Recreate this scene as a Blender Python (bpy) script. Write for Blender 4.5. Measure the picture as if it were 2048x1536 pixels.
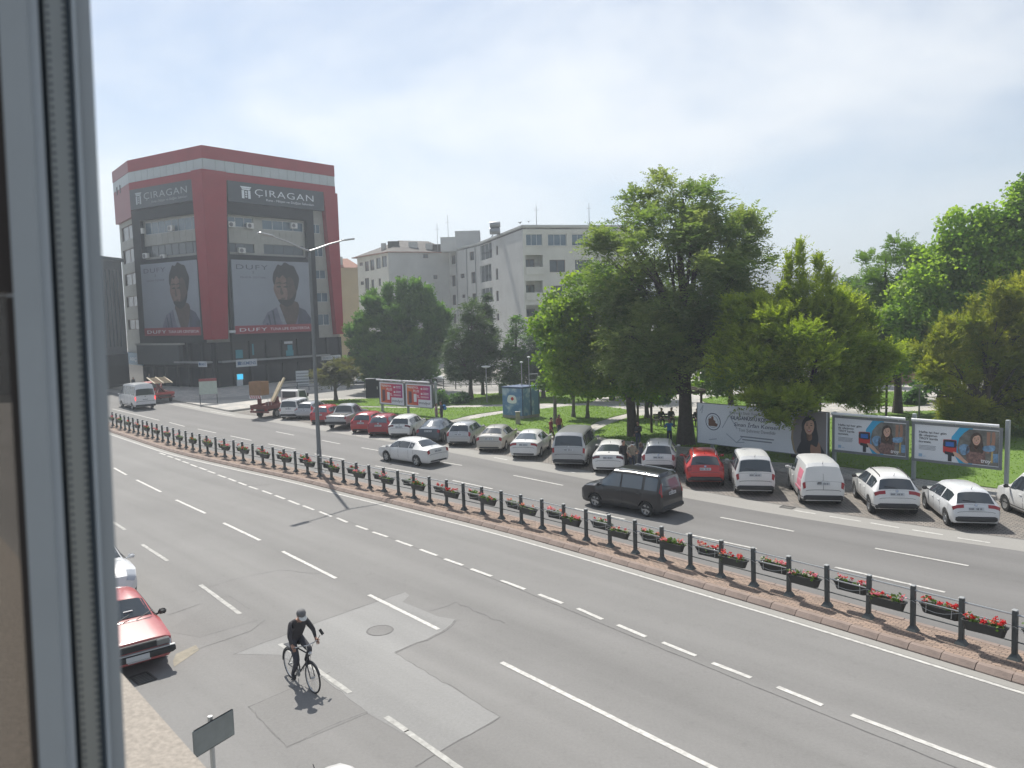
import bpy, bmesh, math, random
import numpy as np
from mathutils import Vector, Matrix, Quaternion
R = random.Random(7)
NR = np.random.RandomState(11)
PI = math.pi
sc = bpy.context.scene
for o in list(bpy.data.objects):
    bpy.data.objects.remove(o)
COL = sc.collection

# ------------------------------------------------------------------ camera
HC = 8.4
HAZE = 0.0011
WTILT = 1.3
SKY_OFF = (1.3, 0.7, 0.2)
FPX = 1560.0
ROLL = math.atan(-0.027)
PITCH = math.atan(136.0 * math.cos(ROLL) / FPX)
cam_d = bpy.data.cameras.new('camera')
cam_d.sensor_width = 36.0
cam_d.lens = 36.0 * FPX / 2048.0
cam_d.clip_start = 0.02
cam_d.dof.use_dof = True
cam_d.dof.focus_distance = 45.0
cam_d.dof.aperture_fstop = 9.0        # a phone lens: only the window frame half a metre away goes soft
cam_d.clip_end = 6000
cam = bpy.data.objects.new('camera', cam_d)
COL.objects.link(cam)
cam.matrix_world = Matrix.Translation((0, 0, HC)) @ Matrix.Rotation(PI/2 - PITCH, 4, 'X') @ Matrix.Rotation(ROLL, 4, 'Z')
sc.camera = cam

# ------------------------------------------------------------------ sky, sun, exposure
SUN_EL = math.radians(54.5)
SUN_AZ = math.radians(-21.7)          # from +Y towards +X
w = bpy.data.worlds.new('World')
sc.world = w
w.use_nodes = True
nt = w.node_tree
nt.nodes.clear()
def wn(t, **k):
    n = nt.nodes.new(t)
    for a, b in k.items():
        setattr(n, a, b)
    return n
sky = wn('ShaderNodeTexSky', sky_type='NISHITA', sun_disc=False, sun_elevation=SUN_EL, sun_rotation=SUN_AZ,
         altitude=1050.0, air_density=1.15, dust_density=1.2, ozone_density=2.0)
tc = wn('ShaderNodeTexCoord')
mp = wn('ShaderNodeMapping')
mp.inputs['Scale'].default_value = (1.0, 1.0, 1.9)
mp.inputs['Location'].default_value = SKY_OFF
n1 = wn('ShaderNodeTexNoise')
n1.inputs['Scale'].default_value = 2.3
n1.inputs['Detail'].default_value = 10
n1.inputs['Roughness'].default_value = 0.52
n1.inputs['Distortion'].default_value = 0.35
cr = wn('ShaderNodeValToRGB')
cr.color_ramp.interpolation = 'EASE'
cr.color_ramp.elements[0].position = 0.36
cr.color_ramp.elements[0].color = (0.06, 0.06, 0.06, 1)
cr.color_ramp.elements[1].position = 0.73
cr.color_ramp.elements[1].color = (0.85, 0.85, 0.85, 1)
mixc = wn('ShaderNodeMix', data_type='RGBA')
mixc.inputs['B'].default_value = (9.6, 9.8, 10.0, 1)       # thin cloud, in the sky node's own units
bg = wn('ShaderNodeBackground')
bg.inputs['Strength'].default_value = 0.066
outw = wn('ShaderNodeOutputWorld')
nt.links.new(tc.outputs['Generated'], mp.inputs['Vector'])
nt.links.new(mp.outputs['Vector'], n1.inputs['Vector'])
nt.links.new(n1.outputs['Fac'], cr.inputs['Fac'])
nt.links.new(cr.outputs['Color'], mixc.inputs['Factor'])
nt.links.new(sky.outputs['Color'], mixc.inputs['A'])
nt.links.new(mixc.outputs['Result'], bg.inputs['Color'])
nt.links.new(bg.outputs['Background'], outw.inputs['Surface'])

sun_d = bpy.data.lights.new('sun', 'SUN')
sun_d.energy = 4.4
sun_d.angle = math.radians(0.6)
sun_d.color = (1.0, 0.955, 0.88)
sun = bpy.data.objects.new('sun', sun_d)
COL.objects.link(sun)
SUN_DIR = Vector((math.sin(SUN_AZ)*math.cos(SUN_EL), math.cos(SUN_AZ)*math.cos(SUN_EL), math.sin(SUN_EL)))
sun.rotation_euler = (-SUN_DIR).to_track_quat('-Z', 'Y').to_euler()
sun.location = (-20, 60, 80)

sc.render.engine = 'CYCLES'
vs = sc.view_settings
vs.view_transform = 'Standard'
vs.look = 'None'
vs.exposure = 0.66
vs.gamma = 1.0
vs.use_curve_mapping = False
sc.cycles.use_denoising = True
sc.cycles.max_bounces = 8
sc.cycles.diffuse_bounces = 6
sc.cycles.glossy_bounces = 3
sc.cycles.transmission_bounces = 6
sc.cycles.transparent_max_bounces = 8
sc.cycles.volume_bounces = 0
sc.cycles.caustics_reflective = False
sc.cycles.caustics_refractive = False

# ------------------------------------------------------------------ survey helpers: a direction seen from the camera to a place on the ground or on a wall
_M = cam.matrix_world.to_3x3()
_R, _U, _F = _M.col[0].copy(), _M.col[1].copy(), -_M.col[2]
CP = Vector((0, 0, HC))
def ray(px, py):
    return _F + _R*((px-1024.0)/FPX) + _U*((768.0-py)/FPX)
def G(px, py, z=0.0):
    d = ray(px, py)
    return CP + d*((z-HC)/d.z)
def G2(px, py, z=0.0):
    p = G(px, py, z)
    return (p.x, p.y)
def DY(px, py, y):
    d = ray(px, py)
    return CP + d*(y/d.y)
class Plane:
    """vertical plane through two plan points; u runs from a to b, n points to the camera side"""
    def __init__(s, a, b):
        s.a = Vector((a[0], a[1], 0)); s.b = Vector((b[0], b[1], 0))
        s.L = (s.b-s.a).length
        s.u = (s.b-s.a)/s.L
        s.n = Vector((s.u.y, -s.u.x, 0))
        if s.n.dot(-s.a) < 0:
            s.n = -s.n
        s.rz = math.atan2(s.u.y, s.u.x)
    def uz(s, px, py):
        d = ray(px, py)
        t = (s.a-CP).dot(s.n)/d.dot(s.n)
        p = CP + d*t
        return ((p-s.a).dot(s.u), p.z)
    def rect(s, x0, y0, x1, y1):
        u0, z1 = s.uz(x0, y0); u1, z0 = s.uz(x1, y1)
        return (min(u0, u1), min(z0, z1), max(u0, u1), max(z0, z1))

# ------------------------------------------------------------------ materials
MATS = {}
def mat(name, col, rough=0.6, metal=0.0, var=0.0, scale=3.0, bump=0.0, bscale=None, spec=None, emit=None, detail=6, coat=0.0, var2=None):
    if name in MATS:
        return MATS[name]
    m = bpy.data.materials.new(name)
    m.use_nodes = True
    t = m.node_tree
    b = t.nodes['Principled BSDF']
    b.inputs['Base Color'].default_value = (*col, 1)
    b.inputs['Roughness'].default_value = rough
    b.inputs['Metallic'].default_value = metal
    if spec is not None:
        b.inputs['Specular IOR Level'].default_value = spec
    if coat:
        b.inputs['Coat Weight'].default_value = coat
        b.inputs['Coat Roughness'].default_value = 0.08
    if emit:
        b.inputs['Emission Color'].default_value = (*emit[:3], 1)
        b.inputs['Emission Strength'].default_value = emit[3]
    if var or bump:
        co = t.nodes.new('ShaderNodeTexCoord')
        no = t.nodes.new('ShaderNodeTexNoise')
        no.inputs['Scale'].default_value = scale
        no.inputs['Detail'].default_value = detail
        no.inputs['Roughness'].default_value = 0.62
        t.links.new(co.outputs['Object'], no.inputs['Vector'])
        if var:
            mx = t.nodes.new('ShaderNodeMix'); mx.data_type = 'RGBA'
            c2 = var2 or tuple(max(0, c*(1-var)) for c in col)
            c1 = tuple(min(1, c*(1+var)) for c in col)
            mx.inputs['A'].default_value = (*c2, 1)
            mx.inputs['B'].default_value = (*c1, 1)
            rp = t.nodes.new('ShaderNodeMapRange')
            rp.inputs['From Min'].default_value = 0.3
            rp.inputs['From Max'].default_value = 0.7
            t.links.new(no.outputs['Fac'], rp.inputs['Value'])
            t.links.new(rp.outputs['Result'], mx.inputs['Factor'])
            t.links.new(mx.outputs['Result'], b.inputs['Base Color'])
        if bump:
            n2 = no
            if bscale:
                n2 = t.nodes.new('ShaderNodeTexNoise')
                n2.inputs['Scale'].default_value = bscale
                n2.inputs['Detail'].default_value = 5
                t.links.new(co.outputs['Object'], n2.inputs['Vector'])
            bp = t.nodes.new('ShaderNodeBump')
            bp.inputs['Strength'].default_value = bump
            bp.inputs['Distance'].default_value = 0.05
            t.links.new(n2.outputs['Fac'], bp.inputs['Height'])
            t.links.new(bp.outputs['Normal'], b.inputs['Normal'])
    MATS[name] = m
    return m

def ground_mat(name, col, streak=0.12, fine=0.12, rough=0.85, ang=0.0, cell=None, spots=0.0):
    """worn paving: broad patches, streaks along the traffic, fine grain"""
    m = bpy.data.materials.new(name); m.use_nodes = True
    t = m.node_tree; b = t.nodes['Principled BSDF']
    b.inputs['Roughness'].default_value = rough
    b.inputs['Specular IOR Level'].default_value = 0.3
    co = t.nodes.new('ShaderNodeTexCoord')
    mpn = t.nodes.new('ShaderNodeMapping')
    mpn.vector_type = 'TEXTURE'
    mpn.inputs['Rotation'].default_value = (0, 0, ang)
    mpn.inputs['Scale'].default_value = (14.0, 0.9, 1)
    t.links.new(co.outputs['Object'], mpn.inputs['Vector'])
    ns = t.nodes.new('ShaderNodeTexNoise'); ns.inputs['Scale'].default_value = 1.0; ns.inputs['Detail'].default_value = 5
    t.links.new(mpn.outputs['Vector'], ns.inputs['Vector'])
    nb = t.nodes.new('ShaderNodeTexNoise'); nb.inputs['Scale'].default_value = 0.22; nb.inputs['Detail'].default_value = 7; nb.inputs['Roughness'].default_value = 0.6
    nf = t.nodes.new('ShaderNodeTexNoise'); nf.inputs['Scale'].default_value = 14; nf.inputs['Detail'].default_value = 6; nf.inputs['Roughness'].default_value = 0.75
    for n in (nb, nf):
        t.links.new(co.outputs['Object'], n.inputs['Vector'])
    def madd(a, k, c):
        q = t.nodes.new('ShaderNodeMath'); q.operation = 'MULTIPLY_ADD'
        t.links.new(a, q.inputs[0]); q.inputs[1].default_value = k
        if isinstance(c, float): q.inputs[2].default_value = c
        else: t.links.new(c, q.inputs[2])
        return q.outputs[0]
    v = madd(ns.outputs['Fac'], streak*2, 1.0-streak-streak-fine)
    v = madd(nb.outputs['Fac'], streak*2, v)
    v = madd(nf.outputs['Fac'], fine*2, v)
    if spots:
        vo = t.nodes.new('ShaderNodeTexNoise'); vo.inputs['Scale'].default_value = 2.6; vo.inputs['Detail'].default_value = 8; vo.inputs['Roughness'].default_value = 0.8
        t.links.new(co.outputs['Object'], vo.inputs['Vector'])
        mr = t.nodes.new('ShaderNodeMapRange'); mr.inputs['From Min'].default_value = 0.54; mr.inputs['From Max'].default_value = 0.74; mr.inputs['To Max'].default_value = 1.0
        t.links.new(vo.outputs['Fac'], mr.inputs['Value'])
        v = madd(mr.outputs['Result'], -spots, v)
        # wheel tracks: soft bands along the lanes
        m4 = t.nodes.new('ShaderNodeMapping'); m4.vector_type = 'TEXTURE'; m4.inputs['Rotation'].default_value = (0, 0, ang); m4.inputs['Scale'].default_value = (70.0, 2.6, 1)
        t.links.new(co.outputs['Object'], m4.inputs['Vector'])
        n4 = t.nodes.new('ShaderNodeTexNoise'); n4.inputs['Scale'].default_value = 1.6; n4.inputs['Detail'].default_value = 3
        t.links.new(m4.outputs['Vector'], n4.inputs['Vector'])
        v = madd(n4.outputs['Fac'], 0.44, v)
        v = madd(v, 1.0, -0.22)
    if cell:
        bt = t.nodes.new('ShaderNodeTexBrick')
        bt.inputs['Scale'].default_value = 1.0
        bt.inputs['Brick Width'].default_value = cell[0]
        bt.inputs['Row Height'].default_value = cell[1]
        bt.inputs['Mortar Size'].default_value = cell[2]
        bt.inputs['Color1'].default_value = (1.15, 1.12, 1.1, 1)
        bt.inputs['Color2'].default_value = (0.78, 0.8, 0.82, 1)
        bt.inputs['Mortar'].default_value = (0.42, 0.41, 0.4, 1)
        m2 = t.nodes.new('ShaderNodeMapping'); m2.vector_type = 'TEXTURE'; m2.inputs['Rotation'].default_value = (0, 0, ang)
        t.links.new(co.outputs['Object'], m2.inputs['Vector'])
        t.links.new(m2.outputs['Vector'], bt.inputs['Vector'])
    mu = t.nodes.new('ShaderNodeMix'); mu.data_type = 'RGBA'; mu.blend_type = 'MULTIPLY'; mu.inputs['Factor'].default_value = 1
    mu.inputs['A'].default_value = (*col, 1)
    t.links.new(v, mu.inputs['B'])
    last = mu
    if cell:
        m3 = t.nodes.new('ShaderNodeMix'); m3.data_type = 'RGBA'; m3.blend_type = 'MULTIPLY'; m3.inputs['Factor'].default_value = 1
        t.links.new(mu.outputs['Result'], m3.inputs['A']); t.links.new(bt.outputs['Color'], m3.inputs['B'])
        last = m3
    t.links.new(last.outputs['Result'], b.inputs['Base Color'])
    bp = t.nodes.new('ShaderNodeBump'); bp.inputs['Strength'].default_value = 0.25; bp.inputs['Distance'].default_value = 0.02
    t.links.new((bt.outputs['Fac'] if cell else nf.outputs['Fac']), bp.inputs['Height'])
    if cell: bp.invert = True
    t.links.new(bp.outputs['Normal'], b.inputs['Normal'])
    MATS[name] = m
    return m

def leaf_mat(name, c1, c2, trans=0.45):
    """leaf: reflecting and letting light through; c1/c2 vary leaf by leaf"""
    m = bpy.data.materials.new(name); m.use_nodes = True
    t = m.node_tree; t.nodes.clear()
    o = t.nodes.new('ShaderNodeOutputMaterial')
    at = t.nodes.new('ShaderNodeAttribute'); at.attribute_name = 'tint'
    mx = t.nodes.new('ShaderNodeMix'); mx.data_type = 'RGBA'
    mx.inputs['A'].default_value = (*c1, 1); mx.inputs['B'].default_value = (*c2, 1)
    t.links.new(at.outputs['Fac'], mx.inputs['Factor'])
    d = t.nodes.new('ShaderNodeBsdfPrincipled'); d.inputs['Roughness'].default_value = 0.55; d.inputs['Specular IOR Level'].default_value = 0.25
    tr = t.nodes.new('ShaderNodeBsdfTranslucent')
    t.links.new(mx.outputs['Result'], d.inputs['Base Color'])
    br = t.nodes.new('ShaderNodeMix'); br.data_type = 'RGBA'; br.blend_type = 'MULTIPLY'; br.inputs['Factor'].default_value = 1
    br.inputs['B'].default_value = (1.22, 1.32, 0.50, 1)
    t.links.new(mx.outputs['Result'], br.inputs['A']); t.links.new(br.outputs['Result'], tr.inputs['Color'])
    sm = t.nodes.new('ShaderNodeMixShader'); sm.inputs[0].default_value = trans
    t.links.new(d.outputs[0], sm.inputs[1]); t.links.new(tr.outputs[0], sm.inputs[2])
    t.links.new(sm.outputs[0], o.inputs['Surface'])
    MATS[name] = m
    return m

# ------------------------------------------------------------------ mesh building
class MB:
    def __init__(s, M=None):
        s.v = []; s.f = []; s.m = []; s.M = M; s.cur = 0
    def add(s, vs, fs, mi=None):
        n = len(s.v)
        if s.M is not None:
            vs = [s.M @ Vector(p) for p in vs]
        s.v.extend([tuple(p) for p in vs])
        s.f.extend([tuple(i+n for i in f) for f in fs])
        s.m.extend([s.cur if mi is None else mi]*len(fs))
        return s
    def box(s, c, d, rz=0.0, mi=None, rot=None):
        hx, hy, hz = d[0]/2, d[1]/2, d[2]/2
        pts = [Vector((x, y, z)) for z in (-hz, hz) for (x, y) in ((-hx, -hy), (hx, -hy), (hx, hy), (-hx, hy))]
        if rot is not None:
            pts = [rot @ p for p in pts]
        elif rz:
            q = Matrix.Rotation(rz, 3, 'Z'); pts = [q @ p for p in pts]
        c = Vector(c)
        return s.add([p+c for p in pts], [(3, 2, 1, 0), (4, 5, 6, 7), (0, 1, 5, 4), (1, 2, 6, 5), (2, 3, 7, 6), (3, 0, 4, 7)], mi)
    def b2(s, x0, y0, z0, x1, y1, z1, mi=None):
        return s.box(((x0+x1)/2, (y0+y1)/2, (z0+z1)/2), (abs(x1-x0), abs(y1-y0), abs(z1-z0)), mi=mi)
    def bbox(s, c, d, bev=0.02, mi=None, rot=None):
        """box with chamfered vertical and top edges"""
        hx, hy, hz = d[0]/2, d[1]/2, d[2]/2
        e = min(bev, hx*.9, hy*.9, hz*.9)
        def ring(ix, z):
            x, y = hx-ix, hy-ix
            k = e
            return [Vector(p) for p in ((-x+k, -y, z), (x-k, -y, z), (x, -y+k, z), (x, y-k, z), (x-k, y, z), (-x+k, y, z), (-x, y-k, z), (-x, -y+k, z))]
        rs = [ring(e, -hz), ring(0, -hz+e), ring(0, hz-e), ring(e, hz)]
        vs_ = [p for r in rs for p in r]
        fs = []
        for a in range(3):
            for i in range(8):
                j = (i+1) % 8
                fs.append((a*8+i, a*8+j, a*8+8+j, a*8+8+i))
        fs.append(tuple(range(7, -1, -1))); fs.append(tuple(24+i for i in range(8)))
        if rot is not None: vs_ = [rot @ p for p in vs_]
        c = Vector(c)
        return s.add([p+c for p in vs_], fs, mi)
    def tube(s, p0, p1, r0, r1=None, n=8, mi=None, cap=True):
        p0 = Vector(p0); p1 = Vector(p1); r1 = r0 if r1 is None else r1
        d = (p1-p0)
        if d.length < 1e-6: return s
        q = d.to_track_quat('Z', 'Y')
        ring = [q @ Vector((math.cos(2*PI*i/n), math.sin(2*PI*i/n), 0)) for i in range(n)]
        vs_ = [p0+a*r0 for a in ring]+[p1+a*r1 for a in ring]
        fs = [(i, (i+1) % n, n+(i+1) % n, n+i) for i in range(n)]
        if cap: fs += [tuple(range(n-1, -1, -1)), tuple(range(n, 2*n))]
        return s.add(vs_, fs, mi)
    def path(s, pts, rs, n=7, mi=None):
        """one swept tube through the points"""
        pts = [Vector(p) for p in pts]
        if not hasattr(rs, '__len__'): rs = [rs]*len(pts)
        vs_ = []; fs = []
        prev = None
        for k, p in enumerate(pts):
            d = (pts[min(k+1, len(pts)-1)]-pts[max(k-1, 0)]).normalized()
            if prev is None:
                a = d.orthogonal().normalized()
            else:
                a = (prev-d*prev.dot(d))
                a = a.normalized() if a.length > 1e-5 else d.orthogonal().normalized()
            prev = a
            b = d.cross(a)
            vs_ += [p+(a*math.cos(2*PI*i/n)+b*math.sin(2*PI*i/n))*rs[k] for i in range(n)]
        for k in range(len(pts)-1):
            for i in range(n):
                j = (i+1) % n
                fs.append((k*n+i, k*n+j, k*n+n+j, k*n+n+i))
        fs.append(tuple(range(n-1, -1, -1))); fs.append(tuple((len(pts)-1)*n+i for i in range(n)))
        return s.add(vs_, fs, mi)
    def lathe(s, prof, n=16, c=(0, 0, 0), axis='Z', mi=None):
        c = Vector(c); vs_ = []; fs = []
        for r, z in prof:
            for i in range(n):
                a = 2*PI*i/n
                x, y = r*math.cos(a), r*math.sin(a)
                vs_.append(c+(Vector((x, y, z)) if axis == 'Z' else Vector((x, z, y))))
        for k in range(len(prof)-1):
            for i in range(n):
                j = (i+1) % n
                q = (k*n+i, k*n+j, k*n+n+j, k*n+n+i)
                fs.append(q if axis == 'Z' else q[::-1])
        return s.add(vs_, fs, mi)
    def prism(s, poly, z0, z1, mi=None):
        n = len(poly)
        if sum(poly[i][0]*poly[(i+1) % n][1]-poly[(i+1) % n][0]*poly[i][1] for i in range(n)) < 0:
            poly = poly[::-1]
        vs_ = [(p[0], p[1], z0) for p in poly]+[(p[0], p[1], z1) for p in poly]
        fs = [tuple(range(n-1, -1, -1)), tuple(range(n, 2*n))]+[(i, (i+1) % n, n+(i+1) % n, n+i) for i in range(n)]
        return s.add(vs_, fs, mi)
    def sheet(s, poly, z, mi=None):
        n = len(poly)
        if sum(poly[i][0]*poly[(i+1) % n][1]-poly[(i+1) % n][0]*poly[i][1] for i in range(n)) < 0:
            poly = poly[::-1]
        return s.add([(p[0], p[1], z) for p in poly], [tuple(range(n))], mi)
    def sphere(s, c, r, nu=12, nv=8, mi=None):
        if not hasattr(r, '__len__'): r = (r, r, r)
        vs_ = []; fs = []
        for j in range(nv+1):
            t = PI*j/nv
            for i in range(nu):
                a = 2*PI*i/nu
                vs_.append((c[0]+r[0]*math.sin(t)*math.cos(a), c[1]+r[1]*math.sin(t)*math.sin(a), c[2]-r[2]*math.cos(t)))
        for j in range(nv):
            for i in range(nu):
                k = (i+1) % nu
                fs.append((j*nu+i, j*nu+k, (j+1)*nu+k, (j+1)*nu+i))
        return s.add(vs_, fs, mi)
    def mesh(s, name):
        me = bpy.data.meshes.new(name)
        me.from_pydata(s.v, [], s.f)
        return me
    def build(s, name, mats, parent=None, smooth=False, loc=None, angle=35):
        me = s.mesh(name)
        if not isinstance(mats, (list, tuple)): mats = [mats]
        for m in mats: me.materials.append(m)
        if len(mats) > 1: me.polygons.foreach_set('material_index', s.m)
        if smooth:
            me.polygons.foreach_set('use_smooth', [True]*len(me.polygons))
            me.set_sharp_from_angle(angle=math.radians(angle))
        me.validate()
        return link(name, me, parent, loc)
def link(name, me, parent=None, loc=None, rz=None):
    o = bpy.data.objects.new(name, me)
    COL.objects.link(o)
    if parent is not None: o.parent = parent
    if loc is not None: o.location = loc
    if rz is not None: o.rotation_euler = (0, 0, rz)
    return o
def tag(o, label, cat, group=None):
    o['label'] = label; o['category'] = cat
    if group: o['group'] = group
    return o
def thing(name, label, cat, loc=(0, 0, 0), rz=0.0, group=None):
    o = bpy.data.objects.new(name, None)
    o.empty_display_size = 0.2
    COL.objects.link(o)
    o.location = loc; o.rotation_euler = (0, 0, rz)
    return tag(o, label, cat, group)
def struct(o):
    o['kind'] = 'structure'; return o
def stuff(o):
    o['kind'] = 'stuff'; return o
def text_mesh(body, size=1.0, bold=0.0, align='LEFT', shear=0.0, sx=1.0, space=1.0, extrude=0.004):
    cu = bpy.data.curves.new('txt', 'FONT')
    cu.body = body; cu.size = size; cu.align_x = align; cu.shear = shear
    cu.space_character = space; cu.space_line = 0.85
    cu.offset = bold*size; cu.extrude = extrude; cu.resolution_u = 3
    ob = bpy.data.objects.new('txt', cu)
    COL.objects.link(ob)
    dg = bpy.context.evaluated_depsgraph_get()
    me = bpy.data.meshes.new_from_object(ob.evaluated_get(dg))
    bpy.data.objects.remove(ob)
    if sx != 1.0:
        me.transform(Matrix.Diagonal((sx, 1, 1, 1)))
    return me
def put_text(body, parent, M, m, size, name='lettering', **k):
    me = text_mesh(body, size, **k)
    me.materials.clear(); me.materials.append(m)
    me.transform(M)
    return link(name, me, parent)
def smooth_poly(pts, k=4):
    """closed Catmull-Rom through the points"""
    out = []; n = len(pts)
    for i in range(n):
        p0, p1, p2, p3 = (np.array(pts[(i+j-1) % n], float) for j in range(4))
        for q in range(k):
            t = q/k
            out.append(tuple(.5*((2*p1)+(-p0+p2)*t+(2*p0-5*p1+4*p2-p3)*t*t+(-p0+3*p1-3*p2+p3)*t**3)))
    return out
def ellipse(cx, cy, rx, ry, n=28, a0=0, a1=2*PI):
    return [(cx+rx*math.cos(a0+(a1-a0)*i/n), cy+ry*math.sin(a0+(a1-a0)*i/n)) for i in range(n)]
def flat(name, pts, M, m, parent, layer, th=0.003):
    """a printed shape: thin layer on a panel; pts in panel units, M panel to local; layer stacks them"""
    z = layer*0.004
    b = MB(M); b.prism(pts, z, z+th)
    return b.build(name, m, parent)
# ================================================================== the setting
ROAD_ANG = math.radians(-46.5)
m_asph = ground_mat('asphalt', (0.190, 0.186, 0.180), 0.14, 0.20, 0.82, ROAD_ANG, spots=.14)
m_asph_far = ground_mat('asphalt_far_lanes', (0.160, 0.156, 0.152), 0.12, 0.18, 0.82, ROAD_ANG, spots=.12)
m_patch = ground_mat('asphalt_patch', (0.236, 0.234, 0.228), 0.12, 0.24, 0.85, ROAD_ANG, spots=.08)
m_patch2 = ground_mat('asphalt_dark_patch', (0.184, 0.180, 0.174), 0.12, 0.24, 0.85, ROAD_ANG)
m_shoulder = ground_mat('concrete_gutter', (0.27, 0.262, 0.245), 0.12, 0.14, 0.85, ROAD_ANG)
m_cobble = ground_mat('cobbles', (0.235, 0.218, 0.198), 0.16, 0.2, 0.88, math.radians(-46), (0.24, 0.13, 0.018))
m_pave = ground_mat('park_paving', (0.40, 0.385, 0.355), 0.08, 0.10, 0.8, math.radians(12), (0.6, 0.6, 0.012))
m_walk = ground_mat('sidewalk_paving', (0.33, 0.322, 0.30), 0.10, 0.12, 0.82, math.radians(-46), (0.4, 0.2, 0.012))
m_brick = ground_mat('median_pavers', (0.285, 0.215, 0.172), 0.14, 0.16, 0.85, math.radians(-46), (0.2, 0.1, 0.010))
m_dirt = ground_mat('far_ground', (0.25, 0.24, 0.215), 0.2, 0.12, 0.95)
m_grass = ground_mat('lawn', (0.115, 0.190, 0.036), 0.20, 0.16, 0.95)
m_line = mat('road_paint', (0.46, 0.45, 0.425), 0.7, var=0.28, scale=7, bump=0.05)
m_line_old = mat('worn_road_paint', (0.34, 0.335, 0.315), 0.75, var=0.32, scale=5, bump=0.05)
m_tar = mat('tar_seam', (0.118, 0.115, 0.112), 0.7, var=0.3, scale=8)
m_yel = mat('faded_yellow_paint', (0.235, 0.212, 0.165), 0.8, var=0.2, scale=5)
m_kerb = mat('kerb_stone', (0.235, 0.182, 0.155), 0.85, var=0.20, scale=2.2, bump=0.25, bscale=30)
m_kerb2 = mat('grey_kerb', (0.30, 0.285, 0.26), 0.85, var=0.2, scale=2.2, bump=0.2, bscale=30)
m_iron = mat('cast_iron', (0.09, 0.088, 0.085), 0.6, 0.4, var=0.3, scale=20)

def crom(pts, step=0.5):
    """open Catmull-Rom through plan points, resampled evenly"""
    P = [np.array(p, float) for p in pts]
    P = [2*P[0]-P[1]]+P+[2*P[-1]-P[-2]]
    out = []
    for i in range(1, len(P)-2):
        for q in range(24):
            t = q/24
            p0, p1, p2, p3 = P[i-1:i+3]
            out.append(.5*((2*p1)+(-p0+p2)*t+(2*p0-5*p1+4*p2-p3)*t*t+(-p0+3*p1-3*p2+p3)*t**3))
    out.append(P[-2]); out = np.array(out)
    d = np.r_[0, np.cumsum(np.hypot(*np.diff(out, axis=0).T))]
    s = np.arange(0, d[-1], step)
    return np.c_[np.interp(s, d, out[:, 0]), np.interp(s, d, out[:, 1])]
class Line:
    """plan curve with arc length; normal n points left of travel (to the far side when run right to left in view)"""
    def __init__(s, pts, step=0.5):
        s.p = crom(pts, step)
        d = np.gradient(s.p, axis=0); d /= np.hypot(d[:, 0], d[:, 1])[:, None]
        k = np.ones(7)/7
        dp = np.pad(d, ((3, 3), (0, 0)), 'edge')
        d = np.c_[np.convolve(dp[:, 0], k, 'valid'), np.convolve(dp[:, 1], k, 'valid')]
        d /= np.hypot(d[:, 0], d[:, 1])[:, None]
        s.t = d; s.n = np.c_[d[:, 1], -d[:, 0]]
        s.s = np.r_[0, np.cumsum(np.hypot(*np.diff(s.p, axis=0).T))]
        s.len = s.s[-1]
    def at(s, q, off=0.0):
        f = lambda a: np.array([np.interp(q, s.s, a[:, 0]), np.interp(q, s.s, a[:, 1])])
        t = f(s.t); t /= np.hypot(*t); n = np.array([t[1], -t[0]])
        p = f(s.p)+n*off
        return p, t, n
    def off(s, d):
        return [tuple(a) for a in (s.p+s.n*d)]
    def nearest(s, xy):
        return s.s[np.argmin(np.hypot(s.p[:, 0]-xy[0], s.p[:, 1]-xy[1]))]

def ext(pts, a, b):
    P = [np.array(p, float) for p in pts]
    d0 = (P[0]-P[1])/np.hypot(*(P[0]-P[1])); d1 = (P[-1]-P[-2])/np.hypot(*(P[-1]-P[-2]))
    return [P[0]+d0*a]+P+[P[-1]+d1*b]
# median near kerb foot, from beyond the right edge of view to beyond the left
med_pts = [G2(*q) for q in ((2048, 1372), (1821, 1303), (1600, 1236), (1389, 1174), (1150, 1104), (964, 1053), (700, 988), (581, 959), (454, 931), (342, 904), (225, 866))]
MED = Line(ext(med_pts, 14, 40))
MW = 1.72                              # width of the median
far_pts = [G2(*q) for q in ((2048, 1080), (1834, 1051), (1580, 1013), (1358, 975), (1092, 927), (901, 892), (720, 863), (548, 836), (483, 828), (352, 803), (225, 778))]
FAR = Line(ext(far_pts, 25, 90))
lot_pts = [G2(*q) for q in ((2048, 1006), (1834, 979), (1686, 958), (1580, 946), (1354, 914), (1092, 877), (899, 846), (760, 827), (690, 816), (600, 806))]
LOT = Line(ext(lot_pts, 25, 0))

# ground to the horizon
gb = MB(); S = 1400
gb.sheet([(-S, -S), (S, -S), (S, S), (-S, S)], -0.06)
struct(gb.build('ground', m_dirt))
# road
def strip(l0, l1):
    return [tuple(p) for p in l0]+[tuple(p) for p in l1[::-1]]
def ribbon(mb, a, b, z):
    """quads between two equally long plan lines"""
    n = len(a)
    mb.add([(p[0], p[1], z) for p in a]+[(p[0], p[1], z) for p in b], [(i, n+i, n+i+1, i+1) for i in range(n-1)])
def up(o):
    me = o.data
    bm = bmesh.new(); bm.from_mesh(me)
    bmesh.ops.recalc_face_normals(bm, faces=bm.faces)
    for f in bm.faces:
        if f.normal.z < -0.5: f.normal_flip()
    bm.to_mesh(me); bm.free()
    return o
b = MB(); ribbon(b, MED.off(-17.5), MED.off(0.3), 0.0)
near_road = struct(up(b.build('near_road', m_asph)))
b = MB()
n_ = 160
fa = [tuple(MED.at(MED.len*i/(n_-1), MW-0.3)[0]) for i in range(n_)]
fb = [tuple(FAR.at(FAR.len*i/(n_-1), 0)[0]) for i in range(n_)]
ribbon(b, fa, fb, 0.0)
far_road = struct(up(b.build('far_road', m_asph_far)))
b = MB(); ribbon(b, FAR.off(-1.55), FAR.off(-0.02), 0.004)
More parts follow.
